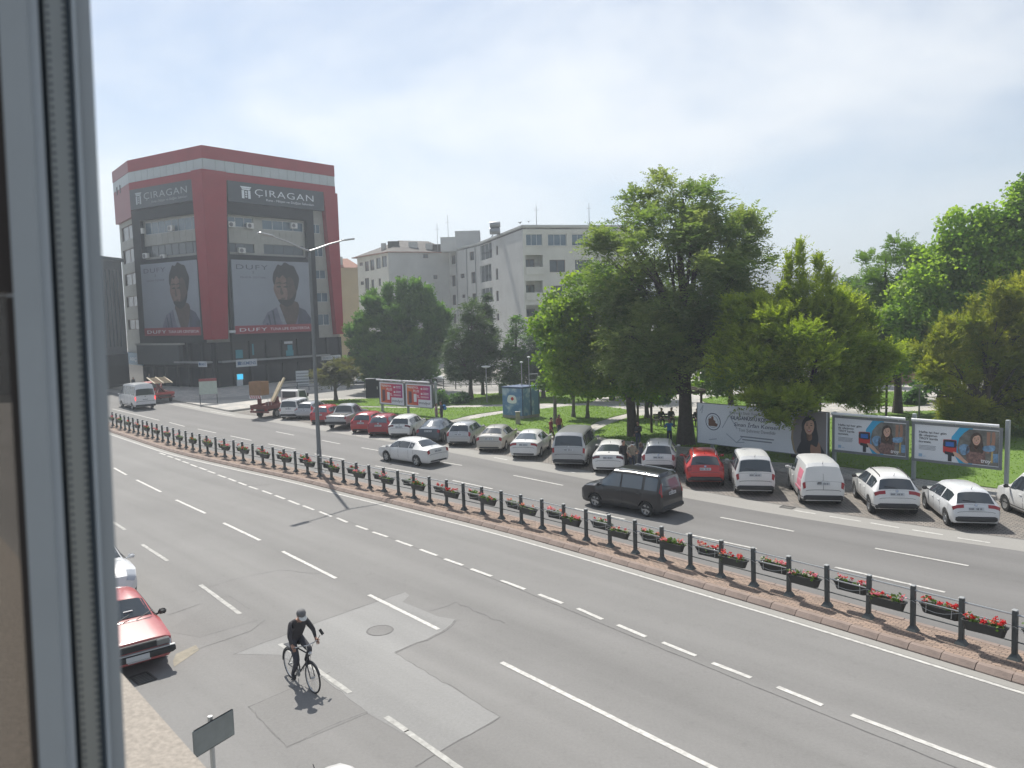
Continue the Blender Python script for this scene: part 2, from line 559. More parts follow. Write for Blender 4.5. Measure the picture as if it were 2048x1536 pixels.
struct(up(b.build('gutter_strip', m_shoulder)))
b = MB(); ribbon(b, MED.off(-0.30), MED.off(0.05), 0.004)
struct(up(b.build('median_gutter', m_shoulder)))
# thin dark drain line along the parking bays
b = MB(); ribbon(b, FAR.off(-0.02), FAR.off(0.07), 0.006)
struct(up(b.build('drain_line', m_tar)))
# cobbled parking bays between the road and the park kerb
sL = FAR.nearest(G2(470, 826))
fa = [tuple(FAR.at(sL*i/119, 0.06)[0]) for i in range(120)]
fb = [tuple(LOT.at(LOT.len*i/119, 0.1)[0]) for i in range(120)]
b = MB(); ribbon(b, fa, fb, 0.004)
struct(up(b.build('parking_bays', m_cobble)))
# raised paving of park and plaza
plaza_edge = [tuple(FAR.at(FAR.len-(FAR.len-sL-1.5)*i/49, 0.1)[0]) for i in range(50)]   # from far left to the lot corner
lot_edge = [tuple(LOT.at(LOT.len*(1-i/79), 0.0)[0]) for i in range(80)]
front = plaza_edge+lot_edge
back = [(220, 20), (260, 300), (-180, 300)]
b = MB(); b.prism(front+back, -0.05, 0.12)
struct(b.build('park_paving', m_pave))
# sidewalk strip along the bays
b = MB(); ribbon(b, LOT.off(0.25), LOT.off(2.3), 0.126)
struct(up(b.build('sidewalk', m_walk)))

def stone_mesh(name, L, h, face, top):
    mb = MB()
    g = 0.008
    prof = [(0, -0.02), (0.0, 0.035), (face, h-0.015), (face+0.015, h), (face+top, h), (face+top, -0.02)]
    n = len(prof)
    mb.add([(g, y, z) for y, z in prof]+[(L-g, y, z) for y, z in prof],
           [(i, (i+1) % n, n+(i+1) % n, n+i) for i in range(n)]+[tuple(range(n-1, -1, -1)), tuple(range(n, 2*n))])
    me = mb.mesh(name)
    return me
KL = 0.75
ks = [stone_mesh('kerb_stone', KL, 0.15, 0.10, 0.17) for _ in range(1)]
ks[0].materials.append(m_kerb)
# median top
b = MB(); ribbon(b, MED.off(0.2), MED.off(MW-0.2), 0.142)
median = struct(up(b.build('median', m_brick)))
s0 = 6.0
while s0 < MED.len-34:
    p, t, n = MED.at(s0)
    o = link('kerb_stone', ks[0], median, (p[0], p[1], R.uniform(-0.006, 0.006)))
    o.rotation_euler = (0, 0, math.atan2(-t[1], -t[0])+PI+R.uniform(-.006, .006))
    o.scale = (1, -1, 1)
    if s0 < 62:
        p, t, n = MED.at(s0, MW)
        o = link('kerb_stone', ks[0], median, (p[0], p[1], R.uniform(-0.006, 0.006)))
        o.rotation_euler = (0, 0, math.atan2(t[1], t[0]))
    s0 += KL
# park kerb stones
km = stone_mesh('park_kerb_stone', 1.0, 0.135, 0.03, 0.16); km.materials.append(m_kerb2)
pk = struct(MB().box((0, 0, -3), (.1, .1, .1)).build('park_kerb_footing', m_kerb2)) if False else None
park_kerb = bpy.data.objects.get('sidewalk')
s0 = 8.0
while s0 < LOT.len-1.0:
    p, t, n = LOT.at(s0)
    o = link('kerb_stone', km, park_kerb, (p[0], p[1], 0.0)); o.rotation_euler = (0, 0, math.atan2(t[1], t[0])); o.scale = (1, -1, 1)
    s0 += 1.0
plaza = bpy.data.objects['park_paving']
s0 = sL+1.5
while s0 < sL+62:
    p, t, n = FAR.at(s0)
    o = link('kerb_stone', km, plaza, (p[0], p[1], 0.0)); o.rotation_euler = (0, 0, math.atan2(t[1], t[0])); o.scale = (1, -1, 1)
    s0 += 1.0

# ------------------------------------------------------------------ road markings
def dash(road, a, b_, wd, m, z=0.008, name='lane_marking'):
    A = np.array(G2(*a)); B = np.array(G2(*b_))
    d = (B-A)/np.hypot(*(B-A)); n = np.array([-d[1], d[0]])*wd/2
    k = max(2, int(np.hypot(*(B-A))/0.3))
    q = MB(); L = []; Rr = []
    for i in range(k+1):
        c = A+(B-A)*i/k
        j = 1+R.uniform(-.09, .09)
        L.append(c+n*j); Rr.append(c-n*(1+R.uniform(-.09, .09)))
    ribbon(q, L, Rr, z)
    o = up(q.build(name, m, road))
    return o
for v in ((319, 906, 331, 910), (335, 912, 346, 915.5), (350, 917, 361, 921), (365, 923, 378, 927), (381, 929, 394, 934), (398, 935, 413, 940.5), (415, 942, 430.5, 947), (435.5, 950, 452, 955.5),
          (456.5, 957, 472, 963), (477, 965, 493, 971), (498, 973, 516, 979), (524.5, 981.5, 544, 988.5), (550.5, 991, 569.5, 998), (577, 1001, 598.5, 1009.5), (606, 1011.5, 628, 1020), (639, 1023.5, 663.5, 1033.5),
          (674, 1036, 695, 1045), (712, 1051.5, 735, 1059.5), (745, 1064, 775, 1074), (792, 1081, 824, 1092.5), (840, 1099, 874.5, 1111.5), (889, 1118, 926, 1131), (942, 1138, 983.5, 1153), (1002, 1161, 1050, 1179),
          (1078, 1189, 1125, 1207), (1155, 1217, 1205, 1239), (1235, 1250, 1292, 1274), (1325, 1285, 1392, 1312), (1425, 1326, 1502, 1356), (1555, 1374, 1645, 1411), (1703, 1430, 2150, 1600)):
    dash(near_road, v[:2], v[2:], 0.13, m_line)
for v in ((228, 936, 253, 950), (273, 960, 322, 984), (352, 1000, 411, 1027), (447, 1046, 520, 1081), (565, 1103, 672, 1157), (738, 1190, 877, 1259), (1003, 1325, 1500, 1573)):
    dash(near_road, v[:2], v[2:], 0.13, m_line)
for v in ((226, 1044, 250, 1060), (284, 1089, 335, 1122), (401, 1170, 480, 1228), (620, 1330, 700, 1386), (560, 1288, 590, 1308), (772, 1434, 815, 1463), (812, 1462, 960, 1567)):
    dash(near_road, v[:2], v[2:], 0.13, m_line_old)
# solid edge line by the median
b = MB(); ribbon(b, MED.off(-0.44), MED.off(-0.33), 0.008)
up(b.build('edge_line', m_line, near_road))
for v in ((225, 818, 319, 841), (339, 845, 369, 853), (395, 858, 432, 866), (461, 872, 503, 881), (536, 888, 591, 898.5), (629, 908, 690, 919), (750, 932, 837, 947.5), (905, 961, 985, 978), (1150, 1017, 1250, 1039), (1372, 1068, 1513, 1098), (1670, 1135, 1890, 1185),
          (552, 863.5, 588, 870.6), (644, 881, 680, 888), (723, 895.5, 767, 903), (886, 925, 924, 931), (1027, 951, 1126, 971), (1441, 1035, 1588, 1063), (1750, 1097, 1937, 1132),
          (703, 869, 722, 871.5), (753, 876, 772, 879), (988, 915, 1015, 920), (1120, 940, 1150, 946), (1290, 972, 1330, 979), (1589, 1021, 1631, 1028), (1659, 1033, 1722, 1043), (1741, 1046, 1798, 1056), (1824, 1060, 1886, 1070), (1915, 1076, 1980, 1086), (360, 809, 400, 817), (420, 822, 470, 831)):
    dash(far_road, v[:2], v[2:], 0.12, m_line, 0.010)
# repairs and seams
def ground_poly(name, pts, m, road, z):
    b = MB(); b.sheet([G2(*q) for q in pts], z); return up(b.build(name, m, road))
P1 = [(470, 1308), (640, 1243), (810, 1184), (819, 1191), (805, 1204), (850, 1222), (876, 1233), (911, 1239), (901, 1256), (850, 1280), (790, 1306), (900, 1372), (999, 1434), (876, 1506), (725, 1421), (641, 1355), (560, 1310)]
ground_poly('asphalt_patch', P1, m_patch, near_road, 0.003)
P2 = [(498, 1415), (582, 1377), (641, 1355), (736, 1426), (575, 1494)]
ground_poly('asphalt_patch', P2, m_patch2, near_road, 0.0045)
P3 = [(330, 1262), (420, 1208), (455, 1192), (515, 1216), (516, 1240), (400, 1275)]
ground_poly('asphalt_patch', P3, m_patch2, near_road, 0.003)
P4 = [(470, 965), (520, 955), (575, 960), (530, 972), (490, 972)]
ground_poly('asphalt_patch', P4, m_patch2, near_road, 0.003)
ground_poly('faded_yellow_paint', [(346, 1322), (352, 1308), (392, 1290), (398, 1300), (372, 1318), (348, 1334)], m_yel, near_road, 0.005)
def seam(pts, wd, road=near_road, jit=0.03):
    P = [np.array(G2(*q)) for q in pts]
    fine = []
    for a, c in zip(P, P[1:]):
        k = max(2, int(np.hypot(*(c-a))/0.25))
        for i in range(k): fine.append(a+(c-a)*i/k+NR.uniform(-jit, jit, 2))
    fine.append(P[-1])
    F = np.array(fine); d = np.gradient(F, axis=0); d /= np.hypot(d[:, 0], d[:, 1])[:, None]+1e-9
    n = np.c_[-d[:, 1], d[:, 0]]*(wd/2)*NR.uniform(.4, 1.3, len(F))[:, None]
    b = MB(); ribbon(b, F+n, F-n, 0.0062)
    return up(b.build('tar_seam', m_tar, road))
seam([(470, 1308), (640, 1243), (740, 1208), (808, 1185)], 0.035)
seam([(788, 1306), (850, 1280), (902, 1255), (911, 1240)], 0.07, jit=0.05)
seam([(498, 1415), (582, 1377), (641, 1355), (660, 1345)], 0.035)
seam([(641, 1355), (736, 1427)], 0.02)
seam([(498, 1415), (575, 1496)], 0.02)
seam([(575, 1494), (650, 1455), (734, 1424)], 0.04)
seam([(830, 1533), (876, 1506), (999, 1435)], 0.03)
seam([(790, 1306), (900, 1372), (1000, 1434)], 0.02)
seam([(335, 1230), (400, 1208)], 0.03)
seam([(440, 1196), (458, 1191), (500, 1218)], 0.02)
seam([(385, 1302), (450, 1280), (500, 1262), (530, 1240)], 0.025)
seam([(640, 1148), (560, 1140), (470, 1158), (380, 1185)], 0.015)
seam([(860, 1222), (911, 1205), (960, 1228), (1010, 1246)], 0.02, jit=0.06)
seam([(500, 963), (470, 966), (495, 972), (545, 968)], 0.03)
seam([(640, 1020), (1010, 1167), (1330, 1300), (1700, 1450), (2048, 1590)], 0.03, jit=0.01)
for (x, y, rx) in ((760, 1261, 0.36),):
    c = G(x, y); t = thing('manhole_cover', 'round iron manhole cover sunk in the grey patch of the near road', 'manhole', (c.x, c.y, 0.0))
    MB().lathe([(0.0, 0.010), (rx*.9, 0.010), (rx*.9, .004)], 24).build('cover', m_patch2, t)
    MB().lathe([(rx*.9, .004), (rx*.92, 0.013), (rx, 0.013), (rx*1.03, 0.003)], 24).build('rim', m_tar, t)
c = G(1300, 1011); t = thing('manhole_cover', 'worn round manhole cover in the far lanes beyond the dark van', 'manhole', (c.x, c.y, 0.0))
MB().lathe([(0.0, 0.012), (.36, 0.012), (.40, 0.003)], 20).build('cover', m_tar, t)
def grate(x, y, rz, label, sx=.55, sy=.38):
    c = G(x, y); t = thing('drain_grate', label, 'drain', (c.x, c.y, 0.0), rz)
    f = MB()
    for q in (-1, 1):
        f.b2(-sx/2, q*sy/2-.02, .002, sx/2, q*sy/2+.02, .016); f.b2(q*sx/2-.02, -sy/2+.021, .002, q*sx/2+.02, sy/2-.021, .016)
    f.build('frame', m_iron, t)
    for i in range(7):
        MB().b2(-sx/2+.05+i*(sx-.1)/6-.016, -sy/2+.022, .003, -sx/2+.05+i*(sx-.1)/6+.016, sy/2-.022, .013).build('bar', m_iron, t)
grate(1575, 1015, math.radians(-44), 'iron drain grate at the edge of the cobbled bays')
grate(286, 1357, math.radians(-44), 'small iron drain grate beside the parked red sedan', .6, .4)

# ------------------------------------------------------------------ lawns
def lawn(pts, z=0.165):
    P = smooth_poly([G2(x, y, 0.12) for x, y in pts], 3)
    b = MB(); b.prism(P, 0.10, z)
    return struct(b.build('lawn', m_grass)), P
LAWNS = []
for pts in (
    [(598, 806), (660, 801), (760, 797), (868, 793), (1000, 787), (1090, 785), (1180, 788), (1182, 805), (1090, 807), (1000, 809), (900, 811), (870, 813.5), (760, 813), (640, 810)],
    [(690, 815), (760, 816), (870, 816.5), (1005, 814), (1050, 815.5), (1000, 822), (940, 831), (897, 841), (850, 838), (770, 825)],
    [(925, 845), (1010, 827), (1080, 818.5), (1172, 811.5), (1262, 822), (1225, 834.5), (1182, 850), (1165, 878), (1080, 868), (990, 855)],
    [(1200, 858), (1240, 841), (1285, 832), (1400, 836), (1430, 850), (1425, 890), (1360, 893), (1270, 884), (1190, 872)],
    [(1400, 912), (1430, 885), (1560, 850), (1800, 824), (2150, 830), (2300, 1010), (2048, 984), (1834, 957), (1686, 934), (1560, 925)],
    [(1740, 786), (1830, 786), (1850, 810), (1760, 811)],
    [(1080, 772), (1180, 770), (1250, 776), (1240, 784), (1100, 782)],
    [(1400, 800), (1480, 790), (1520, 800), (1470, 815)],
    [(1560, 790), (1700, 780), (1720, 800), (1600, 806)],
):
    LAWNS.append(lawn(pts))
# grass blades that roughen the lawns
def inside(P, x, y):
    P = np.array(P); n = len(P); r = np.zeros(len(x), bool)
    j = n-1
    for i in range(n):
        xi, yi = P[i]; xj, yj = P[j]
        c = ((yi > y) != (yj > y)) & (x < (xj-xi)*(y-yi)/(yj-yi+1e-12)+xi)
        r ^= c; j = i
    return r
m_blade = leaf_mat('grass_blade', (0.115, 0.195, 0.032), (0.21, 0.31, 0.06), 0.62)
gv = []; gf = []; gt = []
for o, P in LAWNS:
    A = np.array(P); lo = A.min(0); hi = A.max(0)
    area = np.prod(hi-lo); k = int(min(26000, area*55))
    x = NR.uniform(lo[0], hi[0], k); y = NR.uniform(lo[1], hi[1], k)
    q = inside(P, x, y); x = x[q]; y = y[q]
    n = len(x); a = NR.uniform(0, 2*PI, n); wv = NR.uniform(.02, .05, n); h = NR.uniform(.03, .09, n)
    base = len(gv)*0
    lx, ly = NR.normal(0, .05, n), NR.normal(0, .05, n)
    v = np.stack([np.c_[x-np.cos(a)*wv, y-np.sin(a)*wv, np.full(n, .160)], np.c_[x+np.cos(a)*wv, y+np.sin(a)*wv, np.full(n, .160)], np.c_[x+lx, y+ly, .165+h]], 1).reshape(-1, 3)
    gv.append(v); gt.append(np.repeat(NR.uniform(0, 1, n), 3))
gv = np.concatenate(gv); gt = np.concatenate(gt)
def tri_mesh(name, v, k, tint, m):
    """k-gons laid out vertex after vertex, one tint each"""
    me = bpy.data.meshes.new(name)
    nf = len(v)//k
    me.vertices.add(len(v)); me.vertices.foreach_set('co', v.astype(np.float32).ravel())
    me.loops.add(len(v)); me.loops.foreach_set('vertex_index', np.arange(len(v), dtype=np.int32))
    me.polygons.add(nf); me.polygons.foreach_set('loop_start', np.arange(0, len(v), k, dtype=np.int32))
    me.update(calc_edges=True)
    at = me.attributes.new('tint', 'FLOAT', 'POINT'); at.data.foreach_set('value', tint.astype(np.float32))
    me.materials.append(m)
    return me
go = stuff(link('grass', tri_mesh('grass', gv, 3, gt, m_blade)))
tag(go, 'short mown grass covering the park lawns', 'grass')
# ================================================================== buildings
def wall_open(L, z0, z1, rects, depth=0.22, th=0.3):
    """wall in its own u,z plane (x=u, y=-outward, so the outside is y=0 facing -y) with real openings and reveals"""
    us = sorted(set([0, L]+[r[0] for r in rects]+[r[2] for r in rects]))
    zs = sorted(set([z0, z1]+[r[1] for r in rects]+[r[3] for r in rects]))
    us = [u for u in us if 0 <= u <= L]; zs = [z for z in zs if z0 <= z <= z1]
    b = MB(); idx = {}
    def V(u, z):
        k = (u, z)
        if k not in idx:
            idx[k] = len(b.v); b.v.append((u, 0, z))
        return idx[k]
    for i in range(len(us)-1):
        for j in range(len(zs)-1):
            cu = (us[i]+us[i+1])/2; cz = (zs[j]+zs[j+1])/2
            if any(r[0] < cu < r[2] and r[1] < cz < r[3] for r in rects): continue
            b.f.append((V(us[i], zs[j]), V(us[i+1], zs[j]), V(us[i+1], zs[j+1]), V(us[i], zs[j+1]))); b.m.append(0)
    for u0, a, u1, c in rects:
        for p, q in (((u0, a), (u1, a)), ((u1, a), (u1, c)), ((u1, c), (u0, c)), ((u0, c), (u0, a))):
            b.add([(p[0], 0, p[1]), (q[0], 0, q[1]), (q[0], depth, q[1]), (p[0], depth, p[1])], [(0, 1, 2, 3)])
    return b
m_glass = mat('window_glass', (0.055, 0.072, 0.085), 0.08, 0.0, spec=0.8)
m_glass_b = mat('blue_window_glass', (0.075, 0.125, 0.165), 0.10, 0.0, spec=0.9)
m_frame_w = mat('white_window_frame', (0.62, 0.63, 0.63), 0.5)
m_frame_d = mat('dark_window_frame', (0.10, 0.10, 0.105), 0.5)
m_frame_br = mat('brown_window_frame', (0.16, 0.09, 0.06), 0.6)
m_curtain = mat('curtain', (0.42, 0.42, 0.40), 0.9, var=0.15, scale=4)
def window(parent, r, d, mf, mg, mull=1, name='window', trans=0, fw=0.06, sill=None):
    u0, z0, u1, z1 = r
    fr = MB()
    fr.b2(u0, d-.05, z0, u0+fw, d+.03, z1); fr.b2(u1-fw, d-.05, z0, u1, d+.03, z1)
    fr.b2(u0+fw, d-.05, z0, u1-fw, d+.03, z0+fw); fr.b2(u0+fw, d-.05, z1-fw, u1-fw, d+.03, z1)
    for i in range(1, mull+1):
        x = u0+(u1-u0)*i/(mull+1)
        fr.b2(x-fw*.45, d-.04, z0+fw, x+fw*.45, d+.03, z1-fw)
    o = fr.build(name, mf, parent)
    for i in range(mull+1):
        a = u0+(u1-u0)*i/(mull+1)+fw*.46; c = u0+(u1-u0)*(i+1)/(mull+1)-fw*.46
        MB().b2(a, d-.005, z0+fw*.98, c, d+.02, z1-fw*.98).build('pane', mg, o)
    if sill:
        MB().b2(u0-.06, -.09, z0-.07, u1+.06, d-.06, z0-.004).build('sill', sill, o)
    return o
def facade(thing_o, pl, base):
    """frame for children: x along the wall, -y outwards, z up"""
    a = pl.a - Vector((base[0], base[1], 0))
    sgn = 1 if (Matrix.Rotation(pl.rz, 3, 'Z') @ Vector((0, -1, 0))).dot(pl.n) > 0 else -1
    assert sgn == 1, 'order facade points left to right'
    return Matrix.Translation((a.x, a.y, 0)) @ Matrix.Rotation(pl.rz, 4, 'Z')
def setM(o, M):
    o.matrix_local = M; return o

# ---------------------------------------------------------------- corner building with red fins
HB = 31.0
pC = G2(405, 292, HB); pR = G2(664, 332, HB); pL = G2(262, 322, HB); pK = G2(231, 345, HB)
BR = Plane(pC, pR); BL = Plane(pL, pC); BK = Plane(pK, pL)
m_red = mat('red_cladding', (0.27, 0.021, 0.032), 0.6, spec=.25, var=0.10, scale=0.5)
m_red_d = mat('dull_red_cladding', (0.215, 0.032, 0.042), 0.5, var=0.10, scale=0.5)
m_blk = mat('black_cladding', (0.012, 0.015, 0.020), 0.6, var=0.15, scale=0.6, spec=.2)
m_cream = mat('cream_wall_tiles', (0.31, 0.31, 0.28), 0.65, var=0.12, scale=1.2)
m_wband = mat('pale_band_panel', (0.40, 0.44, 0.45), 0.5, var=0.05, scale=1.0)
m_sign = mat('slate_signboard', (0.030, 0.040, 0.052), 0.45)
m_silver = mat('silver_letters', (0.62, 0.66, 0.68), 0.35, 0.3)
m_grey_soft = mat('grey_letters', (0.40, 0.44, 0.46), 0.5)
m_dglass = mat('shop_glass', (0.010, 0.014, 0.020), 0.18, spec=0.35)
m_pgrey = mat('poster_grey', (0.235, 0.26, 0.30), 0.6, var=0.10, scale=0.22)
m_pink_red = mat('poster_red', (0.27, 0.03, 0.045), 0.55)
m_skin = mat('poster_skin', (0.17, 0.115, 0.092), 0.6, var=0.40, scale=0.9)
m_skin_d = mat('poster_skin_dark', (0.075, 0.052, 0.045), 0.6, var=.35, scale=1.2)
m_hair = mat('poster_hair', (0.018, 0.017, 0.02), 0.6, var=.5, scale=3)
m_shirt = mat('poster_shirt', (0.135, 0.145, 0.19), 0.6, var=0.35, scale=0.9)
m_shirt_d = mat('poster_shirt_dark', (0.040, 0.047, 0.080), 0.6, var=0.35, scale=0.9)
m_shirt_w = mat('poster_collar', (0.24, 0.255, 0.30), 0.6, var=.25, scale=1)
m_ink = mat('poster_ink', (0.045, 0.05, 0.06), 0.6)
m_white = mat('white_print', (0.72, 0.73, 0.74), 0.55)
m_metal = mat('grey_metal', (0.30, 0.31, 0.32), 0.45, 0.5)
m_ac = mat('air_conditioner_white', (0.55, 0.55, 0.53), 0.5)
base = (pC[0], pC[1])
bld = thing('corner_building', 'tall corner building with red fins, black frames and two large portrait banners', 'building', (pC[0], pC[1], 0))
MR = facade(bld, BR, base); ML = facade(bld, BL, base); MK = facade(bld, BK, base)
def fchild(o, M):
    o.matrix_local = M; return o
def px_rects(pl, lst):
    return [pl.rect(*q) for q in lst]
# core walls -----------------------------------------------------
ZG = BR.uz(449, 684)[1]
Rw = px_rects(BR, [(452.5, 432, 506.5, 456), (524, 439, 607, 464.5), (453.5, 485, 509.5, 506), (527, 488, 608, 511.5),
                   (624, 447.5, 641, 467.5), (627, 493.5, 647, 513.5), (628.5, 539.5, 652.5, 558), (631.5, 585, 657, 604), (635.5, 628, 660, 650)])
LR, LLn, LK = BR.L, BL.L, BK.L
o = fchild(wall_open(LR, ZG, HB-6.0, [r for r in Rw]).build('wall', m_cream, bld), MR)
Lw = px_rects(BL, [(288, 446, 396.5, 457), (287.5, 493, 399, 505)])
fchild(wall_open(LLn, ZG, HB-6.0, Lw).build('wall', m_cream, bld), ML)
Kz = [(246.5, 455, 266, 474.5), (249, 501, 270, 521), (251, 549, 272.5, 567), (254, 594, 276, 611), (256.5, 640, 279, 658)]
Kw = []
for q in Kz:
    u0, z1 = BK.uz(q[0], q[1]); u1, z0 = BK.uz(q[2], q[3])
    Kw.append((max(.6, u0), min(z0, z1)-.1, min(LK-.5, u1), max(z0, z1)))
Kw = [(1.2, r[1], LK-.9, max(r[3], r[1]+1.5)) for r in Kw]
fchild(wall_open(LK, 4.5, HB-6.0, Kw).build('wall', m_cream, bld), MK)
for i, r in enumerate(Rw):
    fchild(window(bld, r, .18, m_frame_w if i < 2 or i > 3 else m_frame_d, m_glass_b if i < 2 or i > 3 else m_glass, 2 if i in (0, 2) else (3 if i in (1, 3) else 1)), MR)
for i, r in enumerate(Lw):
    fchild(window(bld, r, .18, m_frame_w if i == 0 else m_frame_d, m_glass_b if i == 0 else m_glass, 7), ML)
for r in Kw:
    fchild(window(bld, r, .18, m_frame_br, m_dglass, 1), MK)
# tile joints on the cream spandrels: raised tiles
def tiles(pl, M, r, nu, nz, m, gap=0.03, name='wall_tile', d=0.03):
    u0, z0, u1, z1 = r
    for i in range(nu):
        for j in range(nz):
            a = u0+(u1-u0)*i/nu+gap/2; c = u0+(u1-u0)*(i+1)/nu-gap/2
            e = z0+(z1-z0)*j/nz+gap/2; g = z0+(z1-z0)*(j+1)/nz-gap/2
            fchild(MB().b2(a, -d-R.uniform(0, .006), e, c, 0.0, g).build(name, m, bld), M)
tiles(BR, MR, BR.rect(453, 458, 608, 484.5), 12, 2, m_cream)
tiles(BL, ML, (Lw[0][0], Lw[1][3]+.1, Lw[0][2], Lw[0][1]-.08), 9, 2, m_cream)
zb_ = 10.2
for k in range(len(Kw)):
    zt = Kw[k][1]-.08
    zl = Kw[k+1][3]+.08 if k+1 < len(Kw) else Kw[k][1]-1.4
    tiles(BK, MK, (1.2, zl, LK-.9, zt), 3, 2, m_cream)
ur0 = BR.uz(622, 560)[0]; ur1 = BR.uz(640, 430)[0]
for k in range(4, 8):
    tiles(BR, MR, (Rw[k][0], Rw[k+1][3]+.08, min(Rw[k][2], Rw[k+1][2]), Rw[k][1]-.08), 2, 2, m_cream)
# roof slab and parapet ------------------------------------------
def offs(pl, u, d):
    p = pl.a+pl.u*u+pl.n*d
    return (p.x-base[0], p.y-base[1])
core = [offs(BK, 0, -.02), offs(BL, 0, -.02), offs(BR, 0, -.02), offs(BR, LR, -.02), offs(BR, LR, -16), offs(BK, 0, -17)]
MB().prism(core, HB-1.4, HB-1.1).build('roof', m_metal, bld)
bb = MB(); P_ = [offs(BR, LR, -.03), offs(BR, LR, -16), offs(BK, 0, -17), offs(BK, 0, -.03)]
for a, c in zip(P_, P_[1:]):
    bb.add([(a[0], a[1], 0), (c[0], c[1], 0), (c[0], c[1], HB), (a[0], a[1], HB)], [(0, 1, 2, 3)])
bb.build('rear_wall', m_cream, bld)
zW0R = BR.uz(404, 340)[1]; zW1R = BR.uz(404, 317)[1]
EXT = {0: (-.40, .0), 1: (-.10, .40), 2: (0.0, .10)}
for q, (pl, M, m) in enumerate(((BR, MR, m_red), (BL, ML, m_red), (BK, MK, m_red_d))):
    e0, e1 = EXT[q]; dz = .004*q
    fchild(MB().b2(e0, -.50, zW1R+dz, pl.L+e1, .1, HB-dz).build('parapet_band', m, bld), M)
    fchild(MB().b2(e0*.84, -.42, zW0R+dz, pl.L+e1*.84, .1, zW1R-dz).build('band_backing', m_frame_d, bld), M)
    n = max(3, round(pl.L/1.32))
    for i in range(n):
        a = pl.L*i/n+.025+(e0*.9 if i == 0 else 0); c = pl.L*(i+1)/n-.025+(e1*.9 if i == n-1 else 0)
        fchild(MB().b2(a, -.47, zW0R+.03, c, -.421, zW1R-.03).build('band_panel', m_wband, bld), M)
zS1 = BR.uz(448.7, 362)[1]; zS0 = BR.uz(642, 424)[1]
for q, (pl, M, m) in enumerate(((BR, MR, m_red), (BL, ML, m_red))):
    fchild(MB().b2(EXT[q][0], -.50, zS1-.2+.004*q, pl.L+EXT[q][1], .1, zW0R-.004-.004*q).build('red_band', m, bld), M)
fchild(MB().b2(0, -.46, HB-7.6, LK, .1, zW0R-.004).build('red_band', m_red_d, bld), MK)
# emblem marks on the side
for du in (2.2, 4.2):
    fchild(MB().b2(du, -.52, zW0R-.6, du+.5, -.475, zW0R+.5).build('wall_mark', m_ink, bld), MK)
# red fins: tapering slabs standing in front of both facades ------
def slab(pl, M, poly, d0, d1, m, name):
    vs_ = [(u, -d0, z) for u, z in poly]+[(u, -d1, z) for u, z in poly]
    n = len(poly)
    b = MB(); b.add(vs_, [tuple(range(n)), tuple(range(2*n-1, n-1, -1))]+[(i, n+i, n+(i+1) % n, (i+1) % n) for i in range(n)])
    return fchild(b.build(name, m, bld), M)
zF = BR.uz(449, 678)[1]; ztop = zW0R-.02
uA = BR.uz(446, 362)[0]; uB = BR.uz(449, 678)[0]
slab(BR, MR, [(-.77, zF), (uB, zF), (uA, ztop), (-.77, ztop)], .95, 0.0, m_red, 'corner_fin')
uA = BL.uz(395, 362)[0]; uB = BL.uz(420, 678)[0]
slab(BL, ML, [(uB, zF+.004), (LLn+.77, zF+.004), (LLn+.77, ztop-.004), (uA, ztop-.004)], .95, 0.0, m_red, 'corner_fin')
zF2 = BR.uz(678, 668)[1]
ui = BR.uz(642, 424)[0]; uj = BR.uz(666, 668)[0]
slab(BR, MR, [(uj, zF2), (LR+.05, zF2), (LR+.05, zS1), (ui, zS1)], .9, 0.0, m_red, 'end_fin')
# sign boards ------------------------------------------------------
rS = BR.rect(448.7, 362, 642.5, 423)
fchild(MB().b2(rS[0], -.75, rS[1], rS[2], -.05, rS[3]).build('signboard', m_sign, bld), MR)
uL0 = BL.uz(269, 383)[0]; uL1 = BL.uz(396, 360)[0]
rSL = (uL0, rS[1], uL1, rS[3])
fchild(MB().b2(uL0, -.75, rS[1], uL1, -.05, rS[3]).build('signboard', m_sign, bld), ML)
def PM(M, u, z, d):
    """panel space: x along, y up, layers outwards"""
    return M @ Matrix.Translation((u, -d, z)) @ Matrix.Rotation(PI/2, 4, 'X')
def fit_text(body, M, u0, u1, z, d, m, h, **k):
    me = text_mesh(body, 1.0, **k)
    xs = [v.co.x for v in me.vertices]
    x0, x1 = min(xs), max(xs)
    s = (u1-u0)/(x1-x0)
    me.transform(PM(M, u0, z, d) @ Matrix.Diagonal((s, h, 1, 1)) @ Matrix.Translation((-x0, 0, 0)))
    me.materials.clear(); me.materials.append(m)
    return link('lettering', me, bld)
